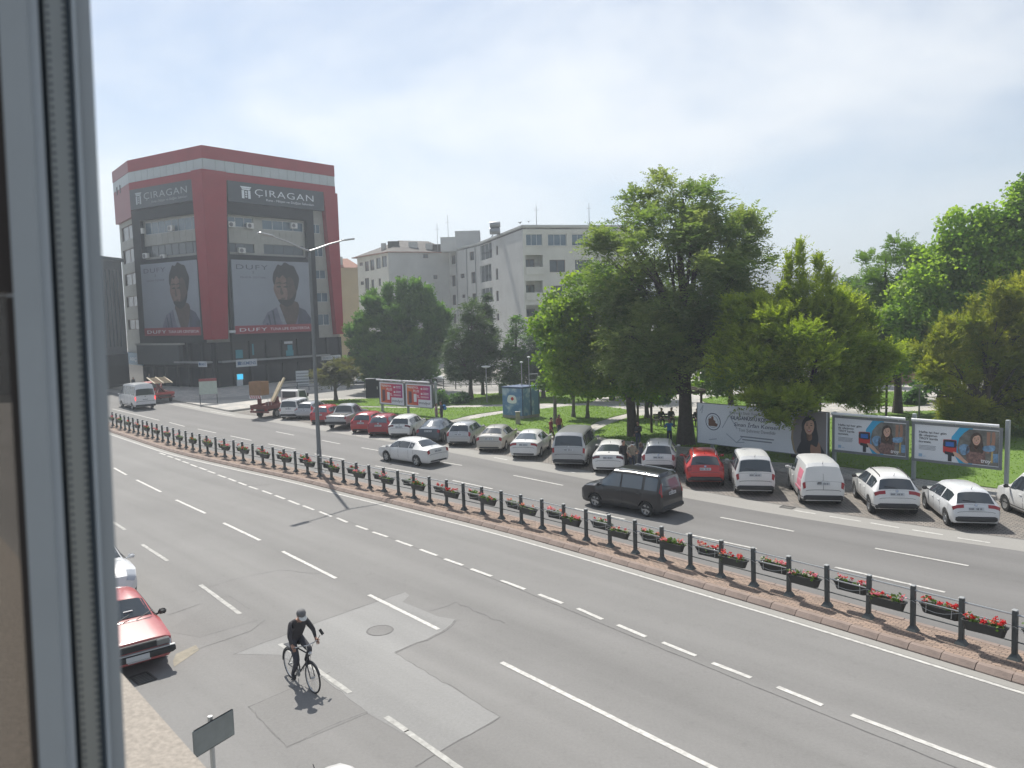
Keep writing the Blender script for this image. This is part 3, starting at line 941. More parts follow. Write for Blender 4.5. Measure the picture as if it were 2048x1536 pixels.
for pl, M, r, dim in ((BR, MR, rS, m_silver), (BL, ML, rSL, m_grey_soft)):
    wS = r[2]-r[0]; hS = r[3]-r[1]
    a = r[0]+wS*(.26 if pl is BR else .23); c = r[0]+wS*(.88 if pl is BR else .90)
    fit_text('ÇIRAGAN', M, a, c, r[1]+hS*.42, .76, dim, hS*.47, space=1.12, bold=-.008)
    fit_text('Kına - Nişan ve Düğün Salonları', M, a+(c-a)*.18, c, r[1]+hS*.20, .76, dim, hS*.16)
    # emblem: a plinth with a spreading crown
    e0 = r[0]+wS*(.13 if pl is BR else .10); ew = wS*.085
    zb = r[1]+hS*.22; zt = r[1]+hS*.80
    E_ = PM(M, e0, zb, .76); hh = zt-zb
    flat('emblem', [(0, hh*.86), (ew, hh*.86), (ew*1.15, hh), (-ew*.15, hh)], E_, dim, bld, 0, .02)
    flat('emblem', [(ew*.1, hh*.72), (ew*.9, hh*.72), (ew*1.02, hh*.83), (-ew*.02, hh*.83)], E_, dim, bld, 0, .02)
    flat('emblem', [(0, 0), (ew*.28, 0), (ew*.28, hh*.68), (0, hh*.68)], E_, dim, bld, 0, .02)
    flat('emblem', [(ew*.72, 0), (ew, 0), (ew, hh*.68), (ew*.72, hh*.68)], E_, dim, bld, 0, .02)
    for q in range(3):
        flat('emblem', [(ew*.5, hh*(.06+.2*q)), (ew*.64, hh*(.15+.2*q)), (ew*.5, hh*(.24+.2*q)), (ew*.36, hh*(.15+.2*q))], E_, dim, bld, 0, .02)
# black frames ----------------------------------------------------
rB = BR.rect(457, 519.5, 618.3, 662.5)
uBL0 = BL.uz(289, 531)[0]; uBL1 = BL.uz(410, 662)[0]
rBL = (uBL0, rB[1], uBL1, rB[3])
def frame(pl, M, u_in0, u_in1, u_out1, win, r, full0, full1):
    zt = rS[1]-.05
    a = win[0][3]+.25                        # head above the upper windows
    fchild(MB().b2(full0, -.55, a, full1, -.03, zt).build('black_frame', m_blk, bld), M)
    fchild(MB().b2(full0, -.55, r[3]+.02, full1, -.03, win[2][1]-.35).build('black_frame', m_blk, bld), M)
    fchild(MB().b2(full0, -.55, ZG, full1, -.03, r[1]-.02).build('black_frame', m_blk, bld), M)
    for (p, q) in ((full0, u_in0-.004), (u_in1+.004, full1)):
        if q-p > .1:
            fchild(MB().b2(p, -.55, win[2][1]-.35, q, -.03, a).build('black_frame', m_blk, bld), M)
            fchild(MB().b2(p, -.55, r[1]-.02, q, -.03, r[3]+.02).build('black_frame', m_blk, bld), M)
uout = BR.uz(622, 430)[0]
frame(BR, MR, Rw[0][0]-.1, max(Rw[1][2], rB[2]), uout, (Rw[0], Rw[1], Rw[2]), rB, BR.uz(449, 500)[0], uout)
frame(BL, ML, Lw[0][0]-.1, Lw[0][2]+.05, 0, (Lw[0], Lw[0], Lw[1]), rBL, BL.uz(270, 430)[0], BL.uz(399, 430)[0])
# portrait banners -------------------------------------------------
def banner(pl, M, r, full):
    u0, z0, u1, z1 = r
    W_, H_ = u1-u0, z1-z0
    fchild(MB().b2(u0, -.62, z0, u1, -.10, z1).build('banner', m_pgrey, bld), M)
    T = PM(M, u0, z0, .622) @ Matrix.Diagonal((W_, H_, 1, 1))
    def a(name, pts, m, ly, sm=4):
        q = smooth_poly(pts, sm) if sm else pts
        q = [(min(.998, .66+(x-.63)*1.16), max(.002, .965+(y-.965)*1.16)) for x, y in q]
        return flat(name, q, T, m, bld, ly)
    a('banner_shirt', [(.34, .0), (.33, .12), (.36, .26), (.42, .38), (.53, .44), (.62, .47), (.74, .455), (.86, .40), (.97, .30), (1.0, .22), (1.0, .0)], m_shirt, 0, 0)
    a('banner_shirt', [(.80, .0), (.76, .20), (.78, .44), (.86, .40), (.97, .30), (1.0, .22), (1.0, .0)], m_shirt_d, 1, 0)
    a('banner_skin', [(.56, .36), (.60, .22), (.66, .12), (.72, .2), (.77, .34), (.77, .5), (.58, .5)], m_skin_d, 2)
    a('banner_shirt', [(.53, .44), (.56, .45), (.62, .26), (.675, .08), (.66, .07), (.58, .24)], m_shirt_w, 3, 3)
    a('banner_face', [(.515, .74), (.50, .66), (.515, .60), (.53, .56), (.56, .50), (.60, .455), (.66, .455), (.72, .50), (.755, .58), (.765, .68), (.75, .82), (.62, .86), (.53, .82)], m_skin, 4)
    a('banner_face', [(.63, .47), (.66, .455), (.72, .50), (.755, .58), (.765, .68), (.75, .82), (.66, .84), (.645, .7), (.66, .6)], m_skin_d, 5)
    a('banner_hair', [(.495, .77), (.505, .85), (.53, .90), (.56, .955), (.60, .945), (.64, .985), (.70, .955), (.745, .94), (.775, .87), (.80, .80), (.785, .70), (.765, .64), (.745, .70), (.73, .77), (.69, .81), (.65, .79), (.61, .83), (.57, .79), (.545, .81), (.525, .76), (.51, .71)], m_hair, 6)
    a('banner_beard', [(.545, .53), (.58, .475), (.64, .445), (.70, .47), (.745, .545), (.755, .62), (.71, .56), (.66, .53), (.61, .535)], m_hair, 6)
    for ex in (.548, .625):
        a('banner_eye', [(ex-.02, .685), (ex+.022, .70), (ex+.04, .688), (ex+.02, .678)], m_hair, 7, 2)
        a('banner_brow', [(ex-.03, .725), (ex+.02, .745), (ex+.05, .725), (ex+.02, .73)], m_hair, 7, 2)
    a('banner_nose', [(.583, .69), (.572, .61), (.59, .59), (.612, .60), (.60, .64)], m_skin_d, 7, 2)
    a('banner_mouth', [(.575, .545), (.60, .556), (.64, .55), (.60, .538)], m_skin_d, 8, 2)
    for q in ((.42, .35, .05), (.47, .40, .02), (.40, .25, .02)):
        a('banner_fold', [(q[0], q[1]), (q[0]+.02, q[1]), (q[0]+.05, .12), (q[0]+.035, .12)], m_shirt_d, 1, 0)
    # lettering
    fit_text('DUFY', M, u0+W_*.055, u0+W_*.45, z1-H_*.125, .625, m_ink, H_*.092, space=1.15, bold=-.003)
    fit_text('X', M, u0+W_*.25, u0+W_*.275, z1-H_*.185, .625, m_ink, H_*.055)
    fit_text('ENGİN ÖZTÜRK', M, u0+W_*.10, u0+W_*.42, z1-H_*.245, .625, m_ink, H_*.034, space=1.35)
    fchild(MB().b2(u0, -.66, z0, u1, -.619, z0+H_*.11).build('banner_strip', m_pink_red, bld), M)
    fit_text('DUFY', M, u0+W_*.055, u0+W_*.40, z0+H_*.032, .663, m_white, H_*.065, space=1.15, bold=.004)
    fit_text("TUNA LIFE CENTER'DA", M, u0+W_*.44, u0+W_*.97, z0+H_*.036, .663, m_white, H_*.052)
banner(BR, MR, rB, True)
banner(BL, ML, rBL, False)
# ground storeys: dark shop glazing with mullions, fascia line and signs
zg = ZG-.01
for pl, M, n in ((BR, MR, 8), (BL, ML, 6)):
    fchild(MB().b2(0, -.06, 0, pl.L, .2, zg).build('shop_front', m_dglass, bld), M)
    for i in range(n+1):
        x = min(max(pl.L*i/n, .2), pl.L-.2)
        fchild(MB().b2(x-.18, -.35, 0, x+.18, -.061, zg-.003).build('shop_pillar', m_blk, bld), M)
    fchild(MB().b2(0, -.30, ZG*.46, pl.L, -.062, ZG*.46+.5).build('shop_beam', m_blk, bld), M)
zs = BR.uz(520, 718)[1]
fchild(MB().b2(.2, -1.3, zs-.12, LR*.86, -.30, zs+.10).build('canopy_edge', m_metal, bld), MR)
fchild(MB().b2(LLn*.55, -1.3, zs-.12, LLn-.1, -.30, zs+.10).build('canopy_edge', m_metal, bld), ML)
m_sgn_b = mat('sign_blue_ink', (0.03, 0.10, 0.22), 0.5)
m_sgn_w = mat('sign_white', (0.55, 0.58, 0.60), 0.5)
m_teal = mat('sign_teal', (0.03, 0.24, 0.30), 0.5)
def shop_sign(pl, M, q, body, inset=.12):
    r = pl.rect(*q)
    fchild(MB().b2(r[0], -1.40, r[1], r[2], -1.31, r[3]).build('shop_sign', m_sgn_w, bld), M)
    h = r[3]-r[1]
    flat('sign_mark', [(0, 0), (h*.5, 0), (h*.5, h*.5), (0, h*.5)], PM(M, r[0]+(r[2]-r[0])*.06, r[1]+h*.25, 1.402), m_sgn_b, bld, 0)
    fit_text(body, M, r[0]+(r[2]-r[0])*.23, r[2]-(r[2]-r[0])*.05, r[1]+h*.26, 1.402, m_sgn_b, h*.62, bold=.012)
shop_sign(BR, MR, (461, 719.5, 503, 731), 'SIEMENS')
shop_sign(BL, ML, (414.5, 721.5, 431.5, 732.5), 'SIEMENS')
def pl_box(pl, M, q, d0, d1, m, name):
    r = pl.rect(*q); return fchild(MB().b2(r[0], -d1, r[1], r[2], -d0, r[3]).build(name, m, bld), M)
pl_box(BR, MR, (638.5, 712, 677, 718), .35, .55, m_sgn_w, 'shop_sign')
r = BR.rect(639, 711.5, 677, 717.5); fit_text('Zuhal Ev Aletleri', MR, r[0]+.2, r[2]-.2, r[1]+.12, .552, m_sgn_b, .5)
pl_box(BR, MR, (469, 748, 482, 778), .4, .6, m_sgn_w, 'screen_totem')
pl_box(BR, MR, (469.3, 748.5, 481.6, 758), .601, .62, mat('screen_blue', (0.03, 0.35, 0.55), .4, emit=(0.05, 0.45, 0.7, .8)), 'screen')
pl_box(BR, MR, (566, 683, 584, 687), .07, .14, m_sgn_w, 'shop_sticker')
pl_box(BR, MR, (574, 690, 584, 700), .07, .14, m_teal, 'shop_sticker')
pl_box(BR, MR, (500, 688, 507, 710), .07, .14, m_teal, 'shop_sticker')
pl_box(BR, MR, (470, 700, 485, 716), .07, .14, m_teal, 'shop_sticker')
pl_box(BR, MR, (571, 701, 586, 711), .07, .14, m_teal, 'shop_sticker')
pl_box(BL, ML, (336, 713, 347, 728), .07, .14, m_sgn_b, 'shop_sticker')
pl_box(BL, ML, (448-60, 664, 446-52, 668), .6, .64, m_sgn_w, 'small_plate')
pl_box(BR, MR, (450.5, 661, 463.5, 665.5), .97, 1.0, m_sgn_w, 'small_plate')
# left annexe storeys (pale ledge + sea-blue sign + dark entrance)
fchild(MB().b2(.1, -.10, 0, LK, .2, 4.5).build('shop_front', m_dglass, bld), MK)
pl_box(BK, MK, (257, 704, 291, 731), .15, .5, mat('blue_signboard', (0.10, 0.20, 0.30), .5), 'shop_sign')
r = BK.rect(257, 704, 291, 731)
fit_text('ARÇ', MK, r[0]+(r[2]-r[0])*.3, r[2]-(r[2]-r[0])*.28, r[1]+(r[3]-r[1])*.32, .503, m_sgn_w, (r[3]-r[1])*.42)
m_annex = mat('grey_render', (0.055, 0.062, 0.066), .7, var=.1, scale=.6)
rz_ = BL.uz(300, 676)[1]
fchild(MB().b2(.2, -1.2, ZG*.52, LLn*.62, -.56, ZG-.25).build('annexe_cladding', m_annex, bld), ML)
fchild(MB().b2(.1, -1.35, ZG-.25, LLn*.65, -.56, ZG-.02).build('annexe_ledge', m_cream, bld), ML)
# air conditioners on the window ledges
def ac(pl, M, px, py):
    u, z = pl.uz(px, py)
    o = MB().bbox((0, 0, 0), (1.0, .42, .75), .04).build('air_conditioner', m_ac, bld)
    fchild(o, M @ Matrix.Translation((u, -.30, z)))
    MB(Matrix.Rotation(PI/2, 4, 'X')).lathe([(0.0, .214), (.26, .216), (.28, .212)], 16, (-.12, 0, 0)).build('fan_grille', m_frame_d, o)
for q in ((460, 449.5), (497, 452), (585, 452), (481, 501.5)): ac(BR, MR, *q)
for q in ((287, 462.5), (346, 457), (296, 512), (331, 515)): ac(BL, ML, *q)

# ---------------------------------------------------------------- grey block at far left
gp = Plane(G2(150, 520, 17), G2(243, 530, 17))
gb_ = thing('grey_office_block', 'grey office block with strip windows left of the red-finned building', 'building', (gp.a.x, gp.a.y, 0))
Mg = facade(gb_, gp, (gp.a.x, gp.a.y))
m_gblock = mat('grey_facade', (0.16, 0.175, 0.19), .7, var=.08, scale=.5)
rects = []
for i in range(5):
    u0 = gp.L*.52+i*gp.L*.085
    rects.append((u0, 5.6, u0+gp.L*.045, 16.2))
o = wall_open(gp.L, 4.6, 17.6, rects).build('wall', m_gblock, gb_); fchild(o, Mg)
for r in rects:
    fchild(window(gb_, r, .15, m_frame_d, m_glass_b, 0), Mg)
fchild(MB().b2(0, -.05, 0, gp.L, .3, 4.6).build('shop_front', m_dglass, gb_), Mg)
fchild(MB().b2(0, .3, 0, gp.L, 14, 17.59).build('rear_volume', m_gblock, gb_), Mg)
fchild(MB().b2(-.1, -.3, 17.4, gp.L+.1, .4, 17.9).build('cornice', m_gblock, gb_), Mg)

# ---------------------------------------------------------------- pale apartment and office block behind the park
HP = 20.4
q0 = G2(1187+70, 454, HP); q1 = G2(1045, 454, HP); q2 = G2(997, 470.5, HP); q3 = G2(957, 488.5, HP); q4 = G2(897, 503, HP); q5 = G2(776, 502, HP); q6 = G2(714, 514, HP)
m_pale = mat('pale_render', (0.56, 0.555, 0.50), .85, var=.12, scale=.25, bump=.05, bscale=8)
m_pale2 = mat('pale_grey_render', (0.50, 0.505, 0.485), .85, var=.12, scale=.25)
m_tile = mat('roof_tiles', (0.27, 0.12, 0.08), .85, var=.25, scale=3)
m_roofd = mat('dark_roof', (0.075, 0.066, 0.06), .85, var=.2, scale=1)
pb = thing('pale_office_block', 'cream flat-roofed block with blank side wall behind the park trees', 'building', (q1[0], q1[1], 0))
def Z3(x, y): return (660+x/3.531, 420+y/3.531)
def zr(pl, lst):
    out = []
    for x0, y0, x1, y1 in lst:
        a = Z3(x0, y0); c = Z3(x1, y1)
        out.append(pl.rect(a[0], a[1], c[0], c[1]))
    return out
FR = Plane(q1, q0); SD = Plane(q3, q1); SD2 = Plane(q4, q3)
Mf = facade(pb, FR, q1); Ms = facade(pb, SD, q1); Ms2 = facade(pb, SD2, q1)
win = zr(FR, [(1383, 170, 1500, 250), (1538, 170, 1672, 252), (1708, 170, 1830, 250), (1550, 352, 1662, 438), (1730, 352, 1850, 436), (1560, 535, 1672, 618), (1735, 535, 1850, 615), (1560, 700, 1672, 780)])
rec = zr(FR, [(1380, 318, 1505, 440), (1383, 500, 1505, 620), (1386, 672, 1508, 790)])
rec = [(max(.25, r[0]), r[1], r[2], r[3]) for r in rec]
fchild(wall_open(FR.L, 0, HP, win+rec, .25).build('wall', m_pale, pb), Mf)
for i, r in enumerate(win):
    fchild(window(pb, r, .2, m_frame_w if i < 3 else m_frame_br, m_glass_b if i < 3 else m_glass, 2 if i < 3 else 1, sill=m_pale), Mf)
for r in rec:
    b = MB(); b.b2(r[0], 1.5, r[1], r[2], 1.6, r[3]); b.b2(r[0], .25, r[1]-.1, r[2], 1.6, r[1]); b.b2(r[0], .25, r[3], r[2], 1.6, r[3]+.1); b.b2(r[0]-.1, .25, r[1], r[0], 1.6, r[3]); b.b2(r[2], .25, r[1], r[2]+.1, 1.6, r[3])
    o = b.build('balcony_recess', m_pale, pb); fchild(o, Mf)
    MB().b2(r[0], -.12, r[1]-.3, r[2]+.1, .1, r[1]+.75).build('parapet', m_pale, o)
    fchild(window(pb, (r[0]+.1, r[1]+.1, r[0]+(r[2]-r[0])*.65, r[3]-.5), 1.4, m_frame_br, m_glass, 1), Mf)
ws = zr(SD, [(1060, 252, 1145, 335), (1172, 255, 1186, 315), (1060, 398, 1142, 500), (1170, 415, 1188, 490), (1066, 556, 1150, 650), (1173, 572, 1192, 642), (1070, 700, 1152, 795), (1176, 730, 1195, 780)])
ws = [(max(.15, r[0]), r[1], r[2], r[3]) for r in ws]
fchild(wall_open(SD.L, 0, HP, ws, .25).build('wall', m_pale2, pb), Ms)
for i, r in enumerate(ws):
    fchild(window(pb, r, .2, m_frame_w if i % 2 == 0 else m_frame_br, m_glass, 2 if i % 2 == 0 else 0), Ms)
w2 = zr(SD2, [(855, 325, 886, 380), (985, 298, 1018, 352), (858, 465, 888, 538), (922, 452, 950, 478), (997, 440, 1028, 515), (862, 600, 891, 670), (930, 598, 955, 620), (1003, 590, 1033, 655), (866, 735, 893, 800), (1005, 735, 1035, 800)])
w2 = [(max(.15, r[0]), r[1], min(SD2.L-.15, r[2]), r[3]) for r in w2]
fchild(wall_open(SD2.L, 0, HP, w2, .25).build('wall', m_pale2, pb), Ms2)
for i, r in enumerate(w2):
    fchild(window(pb, r, .2, m_frame_br, m_glass, 1), Ms2)
for u in (SD2.L*.28, SD2.L*.62, SD2.L*.9):
    fchild(MB().tube((u, -.1, 0), (u, -.1, HP-.2), .07).build('drain_pipe', m_metal, pb), Ms2)
for pl, M in ((FR, Mf), (SD, Ms), (SD2, Ms2)):
    fchild(MB().b2(0, -.12, HP, pl.L, .35, HP+.28).build('cornice', m_pale2, pb), M)
rel = lambda p: (p[0]-q1[0], p[1]-q1[1])
MB().prism([rel(q1), rel(q0), (rel(q0)[0]+2, rel(q0)[1]+38), rel(q4), rel(q3)], HP-.3, HP-.1).build('roof', m_roofd, pb)
# rooftop water tank on legs, stair head and aerials
def rooftop(px, py, yref, fn):
    p = DY(px, py, yref); fn((p.x-q1[0], p.y-q1[1], p.z))
def tank(p):
    b = MB(); 
    for sx in (-.5, .5):
        for sy in (-.4, .4): b.tube((p[0]+sx, p[1]+sy, HP-.1), (p[0]+sx*.6, p[1]+sy*.6, p[2]), .05)
    b.build('tank_stand', m_metal, pb)
    b = MB(Matrix.Translation((p[0], p[1], p[2]+.5)) @ Matrix.Rotation(PI/2, 4, 'Y')); b.lathe([(0, -.8), (.45, -.78), (.5, -.6), (.5, .6), (.45, .78), (0, .8)], 14)
    b.build('water_tank', m_metal, pb, smooth=True)
    b = MB(Matrix.Translation((p[0]+.05, p[1], p[2]+1.45)) @ Matrix.Rotation(PI/2, 4, 'Y')); b.lathe([(0, -.8), (.4, -.78), (.45, -.6), (.45, .6), (.4, .78), (0, .8)], 14)
    b.build('water_tank', m_metal, pb, smooth=True)
rooftop(990, 469, 118, tank)
def stairhead(p):
    MB().b2(p[0]-1.4, p[1]-1.5, HP-.3, p[0]+3, p[1]+1.5, HP+3.2).build('stair_head', m_pale2, pb)
    MB().b2(p[0]-4.0, p[1]-1.4, HP-.3, p[0]-1.42, p[1]+1.4, HP+2.2).build('stair_head', m_pale2, pb)
rooftop(927, 482, 141, stairhead)
for px, yy, h in ((895, 141, 6.5), (873, 141, 5.0), (1075, 108, 3.2), (1182, 110, 3.6)):
    p = DY(px, 480, yy)
    b = MB(); b.tube((p.x-q1[0], p.y-q1[1]+2, HP-.2), (p.x-q1[0], p.y-q1[1]+2, HP+h), .05, .03, 6)
    b.tube((p.x-q1[0]-.35, p.y-q1[1]+2, HP+h*.8), (p.x-q1[0]+.35, p.y-q1[1]+2, HP+h*.8), .025, None, 5)
    b.build('aerial', m_metal, pb)
# older wing with the tiled roof
ow = thing('tiled_roof_block', 'pale grey apartment block with dark tiled roof and chimneys beside the yellow house', 'building', (q5[0], q5[1], 0))
BW = Plane(q5, q4); LW = Plane(q6, q5)
Mb = facade(ow, BW, q5); Ml = facade(ow, LW, q5)
w3 = zr(BW, [(657, 312, 695, 340), (730, 460, 760, 488), (470, 465, 500, 490)])
fchild(wall_open(BW.L, 0, HP-.15, w3).build('wall', m_pale2, ow), Mb)
for r in w3: fchild(window(ow, r, .15, m_frame_br, m_glass, 1), Mb)
w4 = zr(LW, [(245, 365, 275, 430), (282, 352, 314, 424), (325, 340, 359, 412), (366, 328, 402, 400), (207, 372, 231, 392), (245, 482, 278, 565), (290, 492, 313, 555), (215, 505, 240, 528), (342, 485, 360, 535)])
w4 = [(max(.1, r[0]), r[1], min(LW.L-.1, r[2]), r[3]) for r in w4]
fchild(wall_open(LW.L, 0, HP-.15, w4).build('wall', m_pale, ow), Ml)
for r in w4: fchild(window(ow, r, .15, m_frame_br, m_glass, 1), Ml)
e = [rel5 for rel5 in [(0, 0), (q4[0]-q5[0], q4[1]-q5[1]), (q4[0]-q5[0]+3, q4[1]-q5[1]+14), (q6[0]-q5[0]+3, q6[1]-q5[1]+6), (q6[0]-q5[0]-.8, q6[1]-q5[1]-.2)]]
b = MB(); cxr = sum(p[0] for p in e)/5; cyr = sum(p[1] for p in e)/5
zr0 = HP-.1; n = len(e)
pts = [(p[0], p[1], zr0) for p in e]+[(cxr-1.5, cyr, zr0+2.9), (cxr+4, cyr, zr0+2.6)]
b.add(pts, [(0, 1, 6, 5), (1, 2, 6), (2, 3, 5, 6), (3, 4, 5), (4, 0, 5)])
b.build('roof', m_roofd, ow)
b = MB()
for i in range(len(e)):
    a, c = e[i], e[(i+1) % n]
    dx, dy = c[0]-a[0], c[1]-a[1]; L_ = math.hypot(dx, dy)
    b.box(((a[0]+c[0])/2, (a[1]+c[1])/2, zr0-.08), (L_, .5, .14), math.atan2(dy, dx))
b.build('eaves', m_tile, ow)
for px, py, h, wd in ((767, 490, 2.4, .8), (787, 486, 2.6, 2.0), (826, 487, 2.6, 1.6), (858, 490, 2.4, 1.2), (880, 492, 2.0, 2.6)):
    p = DY(px, py, q5[1]+5)
    MB().b2(p.x-q5[0]-wd/2, p.y-q5[1]-.4, zr0-.2, p.x-q5[0]+wd/2, p.y-q5[1]+.4, p.z+.3).build('chimney', m_pale2 if wd < 1.7 else m_roofd, ow)

# ---------------------------------------------------------------- yellow house
HY = 18.6
y0 = G2(655, 535, HY); y1 = G2(719, 535, HY)
YP = Plane(y0, y1)
yh = thing('yellow_apartment_house', 'narrow yellow apartment house with tiled roof right of the red fin', 'building', (y0[0], y0[1], 0))
My = facade(yh, YP, y0)
m_yellow = mat('yellow_render', (0.50, 0.405, 0.24), .85, var=.08, scale=.4)
wy = zr(YP, [(122, 450, 152, 495), (127, 562, 160, 608), (132, 668, 163, 712), (136, 778, 170, 822), (140, 887, 175, 930), (60, 425, 96, 495), (64, 540, 98, 605), (68, 655, 101, 715), (72, 760, 104, 825), (75, 870, 107, 930), (82, 1020, 112, 1060)])
fchild(wall_open(YP.L, 0, HY, wy).build('wall', m_yellow, yh), My)
for i, r in enumerate(wy):
    fchild(window(yh, r, .15, m_frame_br, m_glass, 1), My)
    if 5 <= i < 10:
        fchild(MB().b2(r[0]-.2, -.7, r[1]-.2, r[2]+.2, -.003, r[1]+.55).build('balcony', m_yellow, yh), My)
b = MB(); b.add([(-.5, -.6, HY-.05), (YP.L+.3, -.6, HY-.05), (YP.L+.3, 8, HY-.05), (-.5, 8, HY-.05), (1.5, 3.6, HY+2.0), (YP.L-1.5, 3.6, HY+2.0)], [(0, 1, 5, 4), (1, 2, 5), (2, 3, 4, 5), (3, 0, 4), (3, 2, 1, 0)])
fchild(b.build('roof', m_tile, yh), My)
fchild(MB().b2(YP.L*.38, .6, HY, YP.L*.5, 1.4, HY+2.1).build('chimney', m_pale2, yh), My)
fchild(MB().b2(0, .01, 0, YP.L, 9, HY-.06).build('rear_volume', m_yellow, yh), My)

# ---------------------------------------------------------------- far buildings behind the trees
def tower(px0, px1, pyt, yd, label, floors, cols, m, depth=14, name='distant_apartment_block'):
    p0 = DY(px0, pyt, yd); p1 = DY(px1, pyt, yd); H = (p0.z+p1.z)/2
    pl = Plane((p0.x, p0.y), (p1.x, p1.y))
    t = thing(name, label, 'building', (p0.x, p0.y, 0)); M = facade(t, pl, (p0.x, p0.y))
    fl = H/floors; cw = pl.L/cols
    rs = [(cw*(i+.2), fl*(j+.3), cw*(i+.8), fl*(j+.85)) for i in range(cols) for j in range(int(floors*.3), floors)]
    fchild(wall_open(pl.L, 0, H, rs).build('wall', m, t), M)
    for r in rs: fchild(MB().b2(r[0], .15, r[1], r[2], .2, r[3]).build('window', m_glass_b, t), M)
    fchild(MB().b2(-.3, -.8, H, pl.L+.3, depth, H+.5).build('roof', m, t), M)
    fchild(MB().b2(.01, .25, 0, pl.L-.01, depth-.3, H-.01).build('rear_volume', m, t), M)
    for j in range(int(floors*.3), floors):
        fchild(MB().b2(0, -.9, fl*j, pl.L, -.003, fl*j+.35).build('balcony', m_white, t), M)
m_tower = mat('distant_render', (0.40, 0.40, 0.42), .8)
tower(1588, 1632, 552, 330, 'distant pale high-rise seen left of the spiky treetop gap', 15, 6, m_tower)
tower(1636, 1676, 549, 345, 'distant pale high-rise seen right in the treetop gap', 15, 6, m_tower)
tower(1640, 1700, 640, 250, 'distant low pale house below the high-rises', 5, 5, m_pale, name='distant_house')
p = DY(1372, 640, 160)
ht = thing('red_roofed_house', 'distant house with red tiled roof glimpsed through the big tree', 'building', (p.x, p.y, 0))
MB().b2(-5, -4, 0, 7, 6, p.z).build('wall', m_pale, ht)
b = MB(); b.add([(-5.5, -4.5, p.z), (7.5, -4.5, p.z), (7.5, 6.5, p.z), (-5.5, 6.5, p.z), (-1.5, 1, p.z+3.4), (3.5, 1, p.z+3.4)], [(0, 1, 5, 4), (1, 2, 5), (2, 3, 4, 5), (3, 0, 4), (3, 2, 1, 0)])
b.build('roof', mat('red_roof_tiles', (.36, .12, .07), .85, var=.2, scale=2), ht)
for k in (-2.5, 0.5, 3.5):
    MB().b2(k-.6, -4.05, p.z-2.4, k+.6, -3.95, p.z-1.0).build('window', m_glass, ht)
# brown masonry wall at the back of the park
p0 = G2(1700, 768, .12); p1 = G2(1838, 768, .12)
BWp = Plane(p0, p1); bwt = thing('brown_stone_wall', 'long low brown stone wall with carved letters beyond the park plaza', 'wall', (p0[0], p0[1], .12)); Mbw = facade(bwt, BWp, p0)
m_bst = [mat('brown_stone_%d' % i, c, .85, var=.15, scale=2) for i, c in enumerate(((.27, .165, .10), (.235, .145, .09), (.30, .19, .12)))]
zt = BWp.uz(1790, 727)[1]-.12
nr = 5; nc = 9
for j in range(nr):
    for i in range(nc+1):
        sh = .5 if j % 2 else 0
        a = max(0, (i-sh)*BWp.L/nc)+.012; c = min(BWp.L, (i+1-sh)*BWp.L/nc)-.012
        if c-a < .1: continue
        fchild(MB().b2(a, -R.uniform(0, .02), zt*j/nr+.01, c, .5, zt*(j+1)/nr-.01).build('stone', R.choice(m_bst), bwt), Mbw)
fchild(MB().b2(-.1, -.08, zt, BWp.L+.1, .6, zt+.12).build('coping', m_bst[0], bwt), Mbw)
# hills on the horizon
def hills():
    n = 60; b = MB()
    xs = [-1100+2200*i/n for i in range(n+1)]
    fr = [(x, 1150+60*math.sin(x*.004), -5) for x in xs]
    tp = [(x, 1250, 52+26*math.sin(x*.0031+.6)+14*math.sin(x*.0087)+6*math.sin(x*.021)) for x in xs]
    bk = [(x, 1340, -5) for x in xs]
    b.add(fr+tp+bk, [(i, i+1, n+2+i, n+1+i) for i in range(n)]+[(n+1+i, n+2+i, 2*n+3+i, 2*n+2+i) for i in range(n)])
    return struct(b.build('hills', mat('hillside', (.17, .16, .12), .95, var=.2, scale=.02), smooth=True))
hills()
# ================================================================== median railing with planters
m_post = mat('dark_green_paint', (0.058, 0.068, 0.068), .45, var=.15, scale=6)
m_rail = mat('galvanised_rail', (0.42, 0.43, 0.43), .4, .6)
m_trough = mat('planter_plastic', (0.026, 0.030, 0.030), .55, var=.2, scale=8)
m_soil = mat('soil', (0.06, 0.045, 0.03), .95)
m_cap = mat('post_cap', (0.36, 0.37, 0.37), .45, .4)
fence = thing('median_railing', 'long dark railing with square posts running along the brick median', 'railing', (0, 0, 0))
FO = 0.98
pm = MB()
pm.bbox((0, 0, .60), (.115, .115, 1.10), .015)
pm.add([(-.13, -.13, .0), (.13, -.13, .0), (.13, .13, .0), (-.13, .13, .0), (-.06, -.06, .13), (.06, -.06, .13), (.06, .06, .13), (-.06, .06, .13)], [(0, 1, 5, 4), (1, 2, 6, 5), (2, 3, 7, 6), (3, 0, 4, 7)])
pme = pm.mesh('post'); pme.materials.append(m_post)
cm = MB().bbox((0, 0, 1.165), (.125, .125, .03), .012).mesh('post_cap'); cm.materials.append(m_cap)
sP = MED.nearest(G2(2018, 1318))
SPC = 1.145
k0 = -3
posts = []
i = k0
while True:
    s_ = sP+i*SPC
    if s_ > MED.len-36: break
    p, t, n = MED.at(s_, FO)
    a = math.atan2(t[1], t[0])
    o = link('post', pme, fence, (p[0], p[1], .142)); o.rotation_euler = (R.uniform(-.022, .022), R.uniform(-.022, .022), a)
    c = link('cap', cm, o)
    posts.append((p, t, n, i))
    i += 1
def rail(p0, p1, z, r, off, name, m):
    a = (p0[0][0]+p0[2][0]*off, p0[0][1]+p0[2][1]*off, z); c = (p1[0][0]+p1[2][0]*off, p1[0][1]+p1[2][1]*off, z)
    MB().tube(a, c, r, None, 6).build(name, m, fence)
